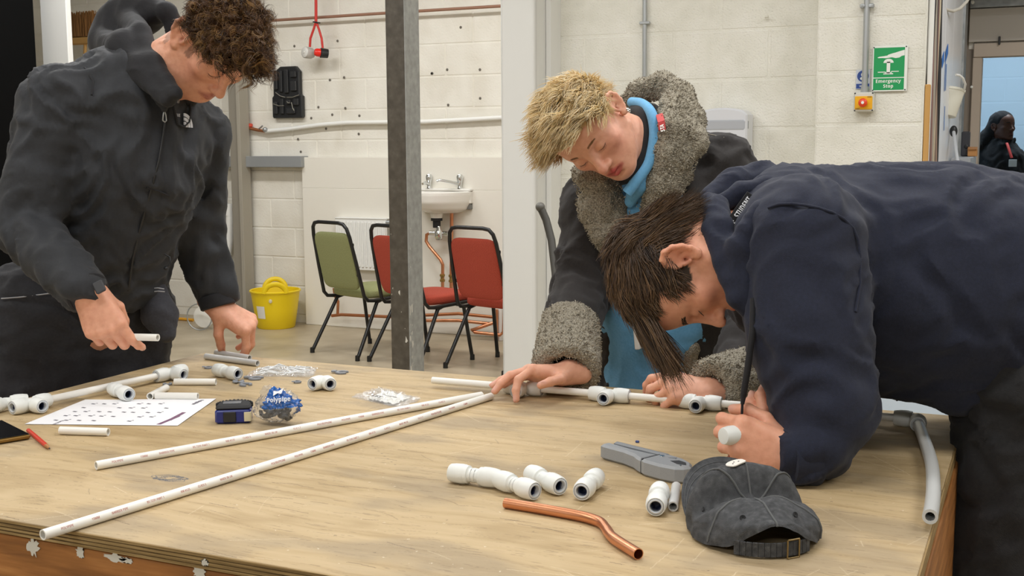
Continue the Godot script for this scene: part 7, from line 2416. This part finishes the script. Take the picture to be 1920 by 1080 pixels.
func far_person() -> void:
	var hip: Vector3 = Vector3(-0.2883, 0.7121, -10.3887)
	var t := person("person in a black headscarf and coat standing in the blue room", hip)
	var skin := lin("5e3b2d")
	var fr := Transform3D(Vector3(0.7030, -0.0501, -0.7094), Vector3(-0.0451, 0.9924, -0.1149), Vector3(0.7097, 0.1128, 0.6954), Vector3(-0.3106, 1.4996, -10.4307))
	var f := Field.new()
	f.cell = 0.006
	f.frame = fr
	head_shape(f, {"lip": lin("5a2f2a")})
	f.frame = Transform3D()
	f.cap(fr * Vector3(0, -0.05, -0.02), Vector3(-0.3169, 1.3400, -10.4613), 0.055, 0.06, 0.03)
	var body := shaped(f, skin)
	var under := Field.new()
	under.cell = 0.02
	under.cap(Vector3(-0.3169, 1.3400, -10.4613), hip, 0.09, 0.11, 0.05)
	for s in [-0.09, 0.09]:
		under.chain([hip + Vector3(s, 0, 0), Vector3(hip.x + s, 0.45, hip.z), Vector3(hip.x + s, 0.08, hip.z)], [0.07, 0.05, 0.04], 0.03)
	var inner := shaped(under, skin)
	pending.append([t, "body", body, M.skin, ""])
	finish_body(body, [inner], fr, func(p: Vector3, c: Color) -> Color:
		return c)
	var brow := MB.new()
	var lash := MB.new()
	brow_and_lash(fr, brow, lash, 35, lin("120c0a"), 1.2)
	wear(t, "eyebrows", brow, M.hair)
	var sc := Field.new()
	sc.cell = 0.008
	sc.frame = fr
	sc.ell(Vector3(0, 0.052, -0.022), Vector3(0.086, 0.082, 0.105), 0.02)
	sc.ell(Vector3(0, 0.0, -0.06), Vector3(0.08, 0.06, 0.06), 0.03)
	sc.chain([Vector3(-0.03, -0.02, -0.09), Vector3(-0.06, -0.08, -0.13), Vector3(-0.12, -0.15, -0.14)], [0.06, 0.055, 0.04], 0.03)
	sc.frame = Transform3D()
	wear(t, "headscarf", shaped(sc, Color.WHITE, folds(95, 0.003, Vector3.ONE, 12.0)), M.knit, "black headscarf")
	var j := Field.new()
	j.cell = 0.012
	j.chain([Vector3(-0.3206, 1.2314, -10.4670), Vector3(-0.3208, 0.8844, -10.4196), Vector3(-0.3170, 0.4506, -10.3622)], [0.16, 0.20, 0.21], 0.06)
	j.chain([Vector3(-0.4369, 1.2748, -10.4868), Vector3(-0.3163, 1.3270, -10.4598), Vector3(-0.2229, 1.2501, -10.3810)], [0.08, 0.08, 0.08], 0.06)
	j.chain([Vector3(-0.4575, 1.2659, -10.4984), Vector3(-0.4721, 0.9686, -10.4513), Vector3(-0.3975, 0.7629, -10.2358)], [0.085, 0.075, 0.06], 0.02)
	j.chain([Vector3(-0.2142, 1.2418, -10.3616), Vector3(-0.1638, 1.0118, -10.3198), Vector3(-0.2369, 0.8172, -10.0946)], [0.085, 0.075, 0.06], 0.02)
	j.chain([Vector3(-0.3839, 1.3967, -10.4609), Vector3(-0.3059, 1.3449, -10.3564), Vector3(-0.2300, 1.3957, -10.4197)], [0.035, 0.03, 0.02], 0.02)
	wear(t, "coat", shaped(j, Color.WHITE, folds(97, 0.008, Vector3.ONE, 6.0)), M.knit, "black coat with an upturned collar")
	var b := MB.new()
	b.tube([Vector3(-0.2709, 1.3709, -10.1989), Vector3(-0.2521, 1.3205, -10.1563), Vector3(-0.2292, 1.2536, -10.1354)], 0.012, 6, true, 0.0, 0.4)
	wear(t, "lanyard", b, mat(hex("e04a44"), 0.6), "red lanyard")
	b = MB.new()
	b.box(Vector3(-0.2192, 1.2121, -10.1121), Vector3(0.06, 0.056, 0.004), 0.002)
	wear(t, "badge", b, mat(hex("d5dbe0"), 0.5))
	var tr := Field.new()
	tr.cell = 0.016
	for s in [-0.09, 0.09]:
		tr.chain([hip + Vector3(s, 0, 0), Vector3(hip.x + s, 0.45, hip.z), Vector3(hip.x + s, 0.06, hip.z)], [0.11, 0.08, 0.06], 0.04)
		tr.cap(Vector3(hip.x + s, 0.05, hip.z), Vector3(hip.x + s, 0.045, hip.z + 0.13), 0.05, 0.04, 0.02)
	wear(t, "trousers", shaped(tr, Color.WHITE), M.black_trousers)



# ---------------------------------------------------------------- mesh tools

class MB:
	var v := PackedVector3Array()
	var n := PackedVector3Array()
	var uv := PackedVector2Array()
	var c := PackedColorArray()
	var ix := PackedInt32Array()
	var col := Color.WHITE

	func add(p: Vector3, m: Vector3, t := Vector2.ZERO) -> int:
		v.append(p)
		n.append(m)
		uv.append(t)
		c.append(col)
		return v.size() - 1

	func tri(a: int, b: int, d: int) -> void:
		var g := (v[b] - v[a]).cross(v[d] - v[a])
		if g.dot(n[a] + n[b] + n[d]) > 0.0:
			ix.append_array([a, d, b])
		else:
			ix.append_array([a, b, d])

	func quad(a: int, b: int, d: int, e: int) -> void:
		tri(a, b, d)
		tri(a, d, e)

	func flat(p: Array, t := []) -> void:  # a flat convex polygon, its normal from its first corners, seen from where it runs counter-clockwise
		var m: Vector3 = (p[1] - p[0]).cross(p[2] - p[0]).normalized()
		var first := v.size()
		for i in p.size():
			add(p[i], m, t[i] if t.size() else Vector2.ZERO)
		for i in range(1, p.size() - 1):
			tri(first, first + i, first + i + 1)

	func box(at: Vector3, size: Vector3, bevel := 0.004, turn := Basis()) -> void:
		var h := size * 0.5
		var b: float = minf(bevel, minf(h.x, minf(h.y, h.z)) * 0.98)
		var id := []
		for k in 8:
			var s := Vector3(1 if k & 1 else -1, 1 if k & 2 else -1, 1 if k & 4 else -1)
			var trio := []
			for ax in 3:
				var q := s * (h - Vector3(b, b, b))
				q[ax] = s[ax] * h[ax]
				var m := Vector3.ZERO
				m[ax] = s[ax]
				trio.append(add(at + turn * q, turn * m))
			id.append(trio)
		for ax in 3:
			var u := 1 << ((ax + 1) % 3)
			var w := 1 << ((ax + 2) % 3)
			for sd in 2:
				var o := sd << ax
				quad(id[o][ax], id[o | u][ax], id[o | u | w][ax], id[o | w][ax])
			for i in 4:
				var o := (u if i & 1 else 0) | (w if i & 2 else 0)
				var e := o | (1 << ax)
				var p := (ax + 1) % 3
				var q := (ax + 2) % 3
				quad(id[o][p], id[e][p], id[e][q], id[o][q])
		for k in 8:
			tri(id[k][0], id[k][1], id[k][2])

	func bar(a: Vector3, b: Vector3, w: float, h: float, bevel := 0.003, up := Vector3.UP) -> void:  # a box from a to b
		var z := (b - a).normalized()
		var x := up.cross(z)
		x = Vector3.RIGHT if x.length() < 0.01 else x.normalized()
		box((a + b) * 0.5, Vector3(w, h, a.distance_to(b)), bevel, Basis(x, z.cross(x), z))

	func tube(path: Array, r, sides := 12, caps := true, hole := 0.0, oval := 1.0, start := Vector3.ZERO) -> void:  # swept round section; r is a number or one for each point
		var count := path.size()
		var x := start
		var prev := Vector3.ZERO
		var rows := []
		var run := 0.0
		for i in count:
			var z: Vector3 = (path[mini(i + 1, count - 1)] - path[maxi(i - 1, 0)]).normalized()
			if i == 0:
				x = start if start.length() > 0.1 else (Vector3.UP.cross(z) if absf(z.y) < 0.9 else Vector3.RIGHT.cross(z))
			else:
				run += (path[i] - path[i - 1]).length()
			x = (x - z * x.dot(z)).normalized()
			prev = z
			var y := z.cross(x)
			var rr: float = r[i] if r is Array else r
			var row := []
			for k in sides + 1:
				var a := TAU * k / sides
				var m := x * cos(a) + y * sin(a) * oval
				row.append(add(path[i] + m * rr, (x * cos(a) + y * sin(a) / oval).normalized(), Vector2(run, k / float(sides))))
			rows.append(row)
			if caps and (i == 0 or i == count - 1):
				var m := -z if i == 0 else z
				var ring := []
				for k in sides:
					ring.append(add(v[row[k]], m))
				if hole > 0.0:
					var ring2 := []
					var ring3 := []
					var ring4 := []
					for k in sides:
						var q: Vector3 = path[i] + (v[row[k]] - path[i]) * hole
						ring2.append(add(q, m))
						ring3.append(add(q, (path[i] - q).normalized()))
						ring4.append(add(q - m * rr * 3.0, (path[i] - q).normalized()))
					for k in sides:
						var l := (k + 1) % sides
						quad(ring[k], ring[l], ring2[l], ring2[k])
						quad(ring3[k], ring3[l], ring4[l], ring4[k])
					for k in range(1, sides - 1):
						tri(ring4[0], ring4[k], ring4[k + 1])
				else:
					for k in range(1, sides - 1):
						tri(ring[0], ring[k], ring[k + 1])
		for i in count - 1:
			for k in sides:
				quad(rows[i][k], rows[i][k + 1], rows[i + 1][k + 1], rows[i + 1][k])

	func strand(path: PackedVector3Array, r: PackedFloat32Array) -> void:  # a thin three-sided hair
		var count := path.size()
		var first := v.size()
		var x := Vector3(0.31, 0.77, 0.55)
		for i in count:
			var z := (path[mini(i + 1, count - 1)] - path[maxi(i - 1, 0)]).normalized()
			x = (x - z * x.dot(z)).normalized()
			var y := z.cross(x)
			var a := x
			var b := x * -0.5 + y * 0.866
			var d := x * -0.5 - y * 0.866
			var p := path[i]
			var q := r[i]
			v.append(p + a * q)
			v.append(p + b * q)
			v.append(p + d * q)
			n.append(a)
			n.append(b)
			n.append(d)
		for i in count * 3:
			uv.append(Vector2.ZERO)
			c.append(col)
		for i in count - 1:
			var o := first + i * 3
			ix.append_array([o, o + 4, o + 1, o, o + 3, o + 4, o + 1, o + 5, o + 2, o + 1, o + 4, o + 5, o + 2, o + 3, o, o + 2, o + 5, o + 3])

	func lathe(at: Vector3, axis: Vector3, prof: Array, sides := 20, crease := 0.7) -> void:  # prof: Vector2(radius, height along the axis)
		var z := axis.normalized()
		var x := (Vector3.UP.cross(z) if absf(z.y) < 0.9 else Vector3.RIGHT.cross(z)).normalized()
		var y := z.cross(x)
		var m := []
		for i in prof.size() - 1:
			var d: Vector2 = prof[i + 1] - prof[i]
			m.append(Vector2(d.y, -d.x).normalized())
		for i in prof.size() - 1:
			var m0: Vector2 = m[i]
			var m1: Vector2 = m[i]
			if i > 0 and m[i - 1].dot(m[i]) > crease:
				m0 = (m[i - 1] + m[i]).normalized()
			if i < m.size() - 1 and m[i + 1].dot(m[i]) > crease:
				m1 = (m[i + 1] + m[i]).normalized()
			var r0 := []
			var r1 := []
			for k in sides + 1:
				var a := TAU * k / sides
				var d := x * cos(a) + y * sin(a)
				r0.append(add(at + d * prof[i].x + z * prof[i].y, d * m0.x + z * m0.y, Vector2(k / float(sides), i)))
				r1.append(add(at + d * prof[i + 1].x + z * prof[i + 1].y, d * m1.x + z * m1.y, Vector2(k / float(sides), i + 1)))
			for k in sides:
				quad(r0[k], r0[k + 1], r1[k + 1], r1[k])

	func slab(poly: PackedVector2Array, at: Vector3, x: Vector3, y: Vector3, thick: float, bevel := 0.0) -> void:  # a flat outline with thickness along x cross y
		var z := x.cross(y).normalized()
		var area := 0.0
		for i in poly.size():
			area += poly[i].cross(poly[(i + 1) % poly.size()])
		if area < 0.0:
			poly.reverse()
		var top := poly
		if bevel > 0.0:
			var t := Geometry2D.offset_polygon(poly, -bevel, Geometry2D.JOIN_MITER)
			if t.size() and t[0].size() == poly.size():
				top = t[0]
				var shift := 0
				var best := 1e9
				for s in poly.size():
					var e := top[s].distance_squared_to(poly[0])
					if e < best:
						best = e
						shift = s
				var turned := PackedVector2Array()
				for i in poly.size():
					turned.append(top[(i + shift) % poly.size()])
				top = turned
			else:
				bevel = 0.0
		var tris := Geometry2D.triangulate_polygon(top)
		for face in 2:
			var m := z if face == 0 else -z
			var f := v.size()
			for q in top:
				add(at + x * q.x + y * q.y + z * (thick if face == 0 else 0.0), m, q)
			for i in range(0, tris.size(), 3):
				tri(f + tris[i], f + tris[i + 1], f + tris[i + 2])
		var levels := [[poly, bevel], [poly, thick - bevel]] if bevel > 0.0 else [[poly, 0.0], [poly, thick]]
		if bevel > 0.0:
			levels = [[top, 0.0]] + levels + [[top, thick]]
		for i in poly.size():
			var j := (i + 1) % poly.size()
			var e: Vector2 = poly[j] - poly[i]
			var o := Vector2(e.y, -e.x).normalized()
			for l in levels.size() - 1:
				var m := x * o.x + y * o.y
				if bevel > 0.0 and l == 0:
					m = (m - z).normalized()
				if bevel > 0.0 and l == levels.size() - 2:
					m = (m + z).normalized()
				var ids := []
				for w in [[l, i], [l, j], [l + 1, j], [l + 1, i]]:
					var q: Vector2 = levels[w[0]][0][w[1]]
					ids.append(add(at + x * q.x + y * q.y + z * levels[w[0]][1], m, q))
				quad(ids[0], ids[1], ids[2], ids[3])

	func grid(f: Callable, nu: int, nv: int, wrap_u := false, wrap_v := false, out := true) -> void:  # a smooth surface f(u, v); out turns its normals
		var first := v.size()
		for j in nv + 1:
			for i in nu + 1:
				add(f.call(i / float(nu), j / float(nv)), Vector3.ZERO, Vector2(i / float(nu), j / float(nv)))
		for j in nv + 1:
			for i in nu + 1:
				var i0 := i - 1 if i > 0 else (nu - 1 if wrap_u else 0)
				var i1 := i + 1 if i < nu else (1 if wrap_u else nu)
				var j0 := j - 1 if j > 0 else (nv - 1 if wrap_v else 0)
				var j1 := j + 1 if j < nv else (1 if wrap_v else nv)
				var du := v[first + j * (nu + 1) + i1] - v[first + j * (nu + 1) + i0]
				var dv := v[first + j1 * (nu + 1) + i] - v[first + j0 * (nu + 1) + i]
				var m := du.cross(dv)
				if m.length() < 1e-12:
					m = Vector3.UP
				n[first + j * (nu + 1) + i] = m.normalized() * (1.0 if out else -1.0)
		for j in nv:
			for i in nu:
				var a := first + j * (nu + 1) + i
				quad(a, a + 1, a + nu + 2, a + nu + 1)

	func ball(at: Vector3, r: Vector3, turn := Basis(), nu := 16, nv := 10) -> void:
		var f := v.size()
		for j in nv + 1:
			for i in nu + 1:
				var a := TAU * i / nu
				var b := PI * j / nv
				var d := Vector3(sin(b) * cos(a), cos(b), sin(b) * sin(a))
				add(at + turn * (d * r), (turn * (d / r)).normalized(), Vector2(i / float(nu), j / float(nv)))
		for j in nv:
			for i in nu:
				var a := f + j * (nu + 1) + i
				quad(a, a + 1, a + nu + 2, a + nu + 1)

	func join(o: MB) -> void:
		var f := v.size()
		v.append_array(o.v)
		n.append_array(o.n)
		uv.append_array(o.uv)
		c.append_array(o.c)
		for i in o.ix:
			ix.append(i + f)

	func text(words: String, at: Vector3, x: Vector3, y: Vector3, height: float, depth := 0.0006, bold := true, wide := 1.0) -> void:  # lettering centred at a point
		var t := TextMesh.new()
		var font := SystemFont.new()
		font.font_names = PackedStringArray(["Droid Sans"])
		font.font_weight = 700 if bold else 400
		t.font = font
		t.text = words
		t.font_size = 32
		t.pixel_size = 0.01
		t.depth = 0.02
		t.curve_step = 2.0
		var box_ := t.get_aabb()
		if box_.size.y < 1e-5:
			return
		var z := x.cross(y).normalized()
		var s := height / 0.24
		var a := t.surface_get_arrays(0)
		var f := v.size()
		var mid := box_.get_center()
		for i in a[Mesh.ARRAY_VERTEX].size():
			var p: Vector3 = a[Mesh.ARRAY_VERTEX][i] - mid
			var m: Vector3 = a[Mesh.ARRAY_NORMAL][i]
			add(at + x * p.x * s * wide + y * p.y * s + z * (p.z / 0.02 + 0.5) * depth, (x * m.x + y * m.y + z * m.z).normalized())
		for i in a[Mesh.ARRAY_INDEX]:
			ix.append(f + i)

	func mesh() -> ArrayMesh:
		var a := []
		a.resize(Mesh.ARRAY_MAX)
		a[Mesh.ARRAY_VERTEX] = v
		a[Mesh.ARRAY_NORMAL] = n
		a[Mesh.ARRAY_TEX_UV] = uv
		a[Mesh.ARRAY_COLOR] = c
		a[Mesh.ARRAY_INDEX] = ix
		var m := ArrayMesh.new()
		m.add_surface_from_arrays(Mesh.PRIMITIVE_TRIANGLES, a)
		return m


static func smooth(points: Array, per := 6) -> Array:  # a curve through points
	var out := []
	var last := points.size() - 1
	for k in last:
		for i in per:
			out.append(points[k].cubic_interpolate(points[k + 1], points[maxi(k - 1, 0)], points[mini(k + 2, last)], i / float(per)))
	out.append(points[last])
	return out


# Distance field made of tapered capsules, ellipsoids and round boxes, joined with a smooth minimum and meshed as surface nets.
class Field:
	var kind := PackedInt32Array()
	var pa := PackedVector3Array()
	var pb := PackedVector3Array()
	var ra := PackedFloat32Array()
	var rb := PackedFloat32Array()
	var kk := PackedFloat32Array()
	var op := PackedInt32Array()  # 1 joins, -1 cuts
	var inv: Array[Basis] = []
	var tint: Array = []
	var cell := 0.01
	var frame := Transform3D()  # applied to every shape that is added

	func _put(t: int, a: Vector3, b: Vector3, r0: float, r1: float, k: float, o: int, i: Basis, col) -> void:
		kind.append(t)
		pa.append(a)
		pb.append(b)
		ra.append(r0)
		rb.append(r1)
		kk.append(k)
		op.append(o)
		inv.append(i)
		tint.append(col)

	func cap(a: Vector3, b: Vector3, r0: float, r1: float, k := 0.02, o := 1, col = null) -> void:
		_put(0, frame * a, frame * b, r0, r1, k, o, Basis(), col)

	func chain(p: Array, r: Array, k := 0.02, o := 1, col = null) -> void:
		for i in p.size() - 1:
			cap(p[i], p[i + 1], r[i], r[i + 1], k, o, col)

	func ell(at: Vector3, r: Vector3, k := 0.02, o := 1, turn := Basis(), col = null) -> void:
		_put(1, frame * at, r, maxf(r.x, maxf(r.y, r.z)), 0.0, k, o, (frame.basis * turn).inverse(), col)

	func rbox(at: Vector3, half: Vector3, round_ := 0.01, k := 0.02, o := 1, turn := Basis(), col = null) -> void:
		_put(2, frame * at, half - Vector3.ONE * round_, half.length(), round_, k, o, (frame.basis * turn).inverse(), col)

	func one(i: int, p: Vector3) -> float:
		match kind[i]:
			0:
				var a := pa[i]
				var e := pb[i] - a
				var q := p - a
				var t := clampf(q.dot(e) / maxf(e.length_squared(), 1e-9), 0.0, 1.0)
				return (q - e * t).length() - lerpf(ra[i], rb[i], t)
			1:
				var q := inv[i] * (p - pa[i])
				var r := pb[i]
				var k0 := (q / r).length()
				var k1 := (q / (r * r)).length()
				return k0 * (k0 - 1.0) / k1 if k1 > 1e-6 else -ra[i]
			_:
				var q := (inv[i] * (p - pa[i])).abs() - pb[i]
				return q.max(Vector3.ZERO).length() + minf(maxf(q.x, maxf(q.y, q.z)), 0.0) - rb[i]

	func at(p: Vector3, list: PackedInt32Array) -> float:
		var d := 1.0
		for i in list:
			var e := one(i, p)
			var k := kk[i]
			if op[i] > 0:
				var h := maxf(k - absf(d - e), 0.0)
				d = minf(d, e) - h * h * 0.25 / k
			else:
				var h := maxf(k - absf(d + e), 0.0)
				d = maxf(d, -e) + h * h * 0.25 / k
		return d

	func mesh_into(mb: MB, plain := Color.WHITE, shape = null) -> void:  # shape(point, normal) -> moved point
		var lo := Vector3.ONE * 1e9
		var hi := -lo
		for i in kind.size():
			if op[i] > 0:
				var e := Vector3.ONE * (maxf(ra[i], rb[i]) + 0.01)
				lo = lo.min(pa[i] - e)
				hi = hi.max(pa[i] + e)
				if kind[i] == 0:
					lo = lo.min(pb[i] - e)
					hi = hi.max(pb[i] + e)
		lo -= Vector3.ONE * cell * 2
		var B := 6
		var nb := Vector3i(((hi - lo) / (cell * B)).ceil()) + Vector3i.ONE
		var gx := nb.x * B + 1
		var gy := nb.y * B + 1
		var gz := nb.z * B + 1
		var val := PackedFloat32Array()
		val.resize(gx * gy * gz)
		val.fill(1000.0)
		var id := PackedInt32Array()
		id.resize(gx * gy * gz)
		id.fill(-1)
		var half := cell * B * 0.8661
		var pts := PackedVector3Array()
		var cells := PackedInt32Array()
		var sx := 1
		var sy := gx
		var sz := gx * gy
		var corner := PackedInt32Array([0, sx, sy, sx + sy, sz, sx + sz, sy + sz, sx + sy + sz])
		var e0 := PackedInt32Array([0, 2, 4, 6, 0, 1, 4, 5, 0, 1, 2, 3])
		var e1 := PackedInt32Array([1, 3, 5, 7, 2, 3, 6, 7, 4, 5, 6, 7])
		var off := PackedVector3Array()
		for k in 8:
			off.append(Vector3(k & 1, (k >> 1) & 1, (k >> 2) & 1))
		for bz in nb.z:
			for by in nb.y:
				for bx in nb.x:
					var mid := lo + Vector3(bx + 0.5, by + 0.5, bz + 0.5) * (cell * B)
					var list := PackedInt32Array()
					var near := false
					for i in kind.size():
						if pa[i].distance_to(mid) > ra[i] + rb[i] + half * 2.0 + kk[i] and kind[i] != 0:
							continue
						var dd := one(i, mid)
						if dd < half * 1.35 + kk[i] * 1.2:
							list.append(i)
							if op[i] > 0 and dd < half * 1.35 + kk[i]:
								near = true
					if not near:
						continue
					var dm := at(mid, list)
					if absf(dm) > half * 1.3:
						continue
					for z in B + 1:
						for y in B + 1:
							var row := (bz * B + z) * sz + (by * B + y) * sy + bx * B
							var p := lo + Vector3(bx * B, by * B + y, bz * B + z) * cell
							for x in B + 1:
								if val[row + x] > 900.0:
									val[row + x] = at(p, list)
								p.x += cell
					for z in B:
						for y in B:
							var row := (bz * B + z) * sz + (by * B + y) * sy + bx * B
							for x in B:
								var o := row + x
								var first_in := val[o] < 0.0
								var same := true
								for k in corner:
									if (val[o + k] < 0.0) != first_in:
										same = false
										break
								if same:
									continue
								var sum := Vector3.ZERO
								var cnt := 0
								for e in 12:
									var v0 := val[o + corner[e0[e]]]
									var v1 := val[o + corner[e1[e]]]
									if (v0 < 0.0) != (v1 < 0.0):
										sum += off[e0[e]].lerp(off[e1[e]], v0 / (v0 - v1))
										cnt += 1
								id[o] = pts.size()
								cells.append(o)
								pts.append(lo + (Vector3(bx * B + x, by * B + y, bz * B + z) + sum / cnt) * cell)
		var nrm := PackedVector3Array()
		nrm.resize(pts.size())
		var tri := PackedInt32Array()
		var axes := [[sx, sy, sz], [sy, sz, sx], [sz, sx, sy]]
		for o in cells:
			for a in axes:
				var v0 := val[o]
				var v1: float = val[o + a[0]]
				if (v0 < 0.0) == (v1 < 0.0):
					continue
				if o - a[1] - a[2] < 0:
					continue
				var q0 := id[o]
				var q1: int = id[o - a[1]]
				var q2: int = id[o - a[1] - a[2]]
				var q3: int = id[o - a[2]]
				if q0 < 0 or q1 < 0 or q2 < 0 or q3 < 0:
					continue
				if v0 < 0.0:
					tri.append_array([q0, q2, q1, q0, q3, q2])
				else:
					tri.append_array([q0, q1, q2, q0, q2, q3])
		for t in range(0, tri.size(), 3):
			var g := (pts[tri[t + 2]] - pts[tri[t]]).cross(pts[tri[t + 1]] - pts[tri[t]])
			for k in 3:
				nrm[tri[t + k]] += g
		for i in pts.size():
			nrm[i] = nrm[i].normalized()
		if shape != null:
			for i in pts.size():
				pts[i] = shape.call(pts[i], nrm[i])
			for i in pts.size():
				nrm[i] = Vector3.ZERO
			for t in range(0, tri.size(), 3):
				var g := (pts[tri[t + 2]] - pts[tri[t]]).cross(pts[tri[t + 1]] - pts[tri[t]])
				for k in 3:
					nrm[tri[t + k]] += g
			for i in pts.size():
				nrm[i] = nrm[i].normalized()
		var colored := []
		for i in kind.size():
			if tint[i] != null:
				colored.append(i)
		var first := mb.v.size()
		var flat := PackedColorArray()
		flat.resize(pts.size())
		flat.fill(plain)
		for i in colored:
			var t: Color = tint[i]
			var reach := maxf(ra[i], rb[i]) + 0.01
			var is_cap := kind[i] == 0
			for j in pts.size():
				if not is_cap and pts[j].distance_to(pa[i]) > reach:
					continue
				var w := clampf(1.0 - one(i, pts[j]) / 0.004, 0.0, 1.0) * t.a
				if w > 0.0:
					var c0 := flat[j].lerp(t, w)
					c0.a = 1.0
					flat[j] = c0
		mb.v.append_array(pts)
		mb.n.append_array(nrm)
		var uvs := PackedVector2Array()
		uvs.resize(pts.size())
		mb.uv.append_array(uvs)
		mb.c.append_array(flat)
		if first == 0:
			mb.ix.append_array(tri)
		else:
			for t in tri:
				mb.ix.append(t + first)


# ---------------------------------------------------------------- nodes

var taken := {}

func numbered(called: String) -> String:
	var k: int = taken.get(called, -1) + 1
	taken[called] = k
	return called if k == 0 else "%s_%03d" % [called, k]


func tag(o: Node, label: String, category: String, group := "") -> Node:
	o.set_meta("label", label)
	o.set_meta("category", category)
	if group:
		o.set_meta("group", group)
	return o


func thing(called: String, label: String, category: String, at: Vector3, group := "", turn := 0.0) -> Node3D:
	var o := Node3D.new()
	o.name = numbered(called)
	add_child(o)
	o.position = at
	o.rotation.y = turn
	tag(o, label, category, group)
	return o


func part(called: String, mb: MB, m: Material, parent: Node3D, own := false) -> MeshInstance3D:  # own: the shape is in the parent's axes, else in the world's
	var o := MeshInstance3D.new()
	o.name = called
	o.mesh = mb.mesh()
	o.material_override = m
	parent.add_child(o, true)
	if not own:
		var g := Transform3D()
		var q: Node = parent
		while q != self:
			g = q.transform * g
			q = q.get_parent()
		o.transform = g.affine_inverse()
	return o


func single(called: String, mb: MB, m: Material, label: String, category: String, group := "") -> MeshInstance3D:  # a thing that is one mesh, given in the world's axes
	var o := MeshInstance3D.new()
	o.name = numbered(called)
	var lo := Vector3.ONE * 1e9
	var hi := -lo
	for p in mb.v:
		lo = lo.min(p)
		hi = hi.max(p)
	var at := Vector3((lo.x + hi.x) / 2, lo.y, (lo.z + hi.z) / 2)
	for i in mb.v.size():
		mb.v[i] -= at
	o.mesh = mb.mesh()
	o.material_override = m
	add_child(o)
	o.position = at
	tag(o, label, category, group)
	return o


func struct(called: String, mb: MB, m: Material) -> MeshInstance3D:
	var o := MeshInstance3D.new()
	o.name = called
	o.mesh = mb.mesh()
	o.material_override = m
	add_child(o)
	o.set_meta("kind", "structure")
	return o


func copy(o: Node3D, at: Vector3, turn: float, label := "", group := "") -> Node3D:
	var c: Node3D = o.duplicate()
	var base: String = o.name
	var r := RegEx.create_from_string("_\\d\\d\\d$")
	c.name = numbered(r.sub(base, ""))
	add_child(c)
	c.position = at
	c.rotation = Vector3(0, turn, 0)
	if label:
		c.set_meta("label", label)
	if group:
		c.set_meta("group", group)
	return c


# ---------------------------------------------------------------- materials

func mat(rgb: Color, rough := 0.6, metal := 0.0, spec := 0.5) -> StandardMaterial3D:  # rgb: the sRGB colour
	var m := StandardMaterial3D.new()
	m.albedo_color = rgb
	m.roughness = rough
	m.metallic = metal
	m.metallic_specular = spec
	return m


func hex(s: String) -> Color:
	return Color.html(s)


func noise(freq: float, octaves := 4, sd := 1, type := FastNoiseLite.TYPE_SIMPLEX_SMOOTH) -> FastNoiseLite:
	var f := FastNoiseLite.new()
	f.noise_type = type
	f.frequency = freq
	f.fractal_octaves = octaves
	f.seed = sd
	return f


func noise_tex(f: FastNoiseLite, size := 512, stops := []) -> NoiseTexture2D:
	var t := NoiseTexture2D.new()
	t.width = size
	t.height = size
	t.seamless = true
	t.noise = f
	if stops.size():
		var g := Gradient.new()
		var o := PackedFloat32Array()
		var c := PackedColorArray()
		for s in stops:
			o.append(s[0])
			c.append(s[1])
		g.offsets = o
		g.colors = c
		t.color_ramp = g
	return t


func tri_map(m: StandardMaterial3D, per_metre: Vector3, world := false) -> StandardMaterial3D:
	m.uv1_triplanar = true
	m.uv1_world_triplanar = world
	m.uv1_scale = per_metre
	return m


func relief(m: StandardMaterial3D, t: Texture2D, cm: float) -> StandardMaterial3D:
	m.heightmap_enabled = true
	m.heightmap_texture = t
	m.heightmap_scale = cm
	return m
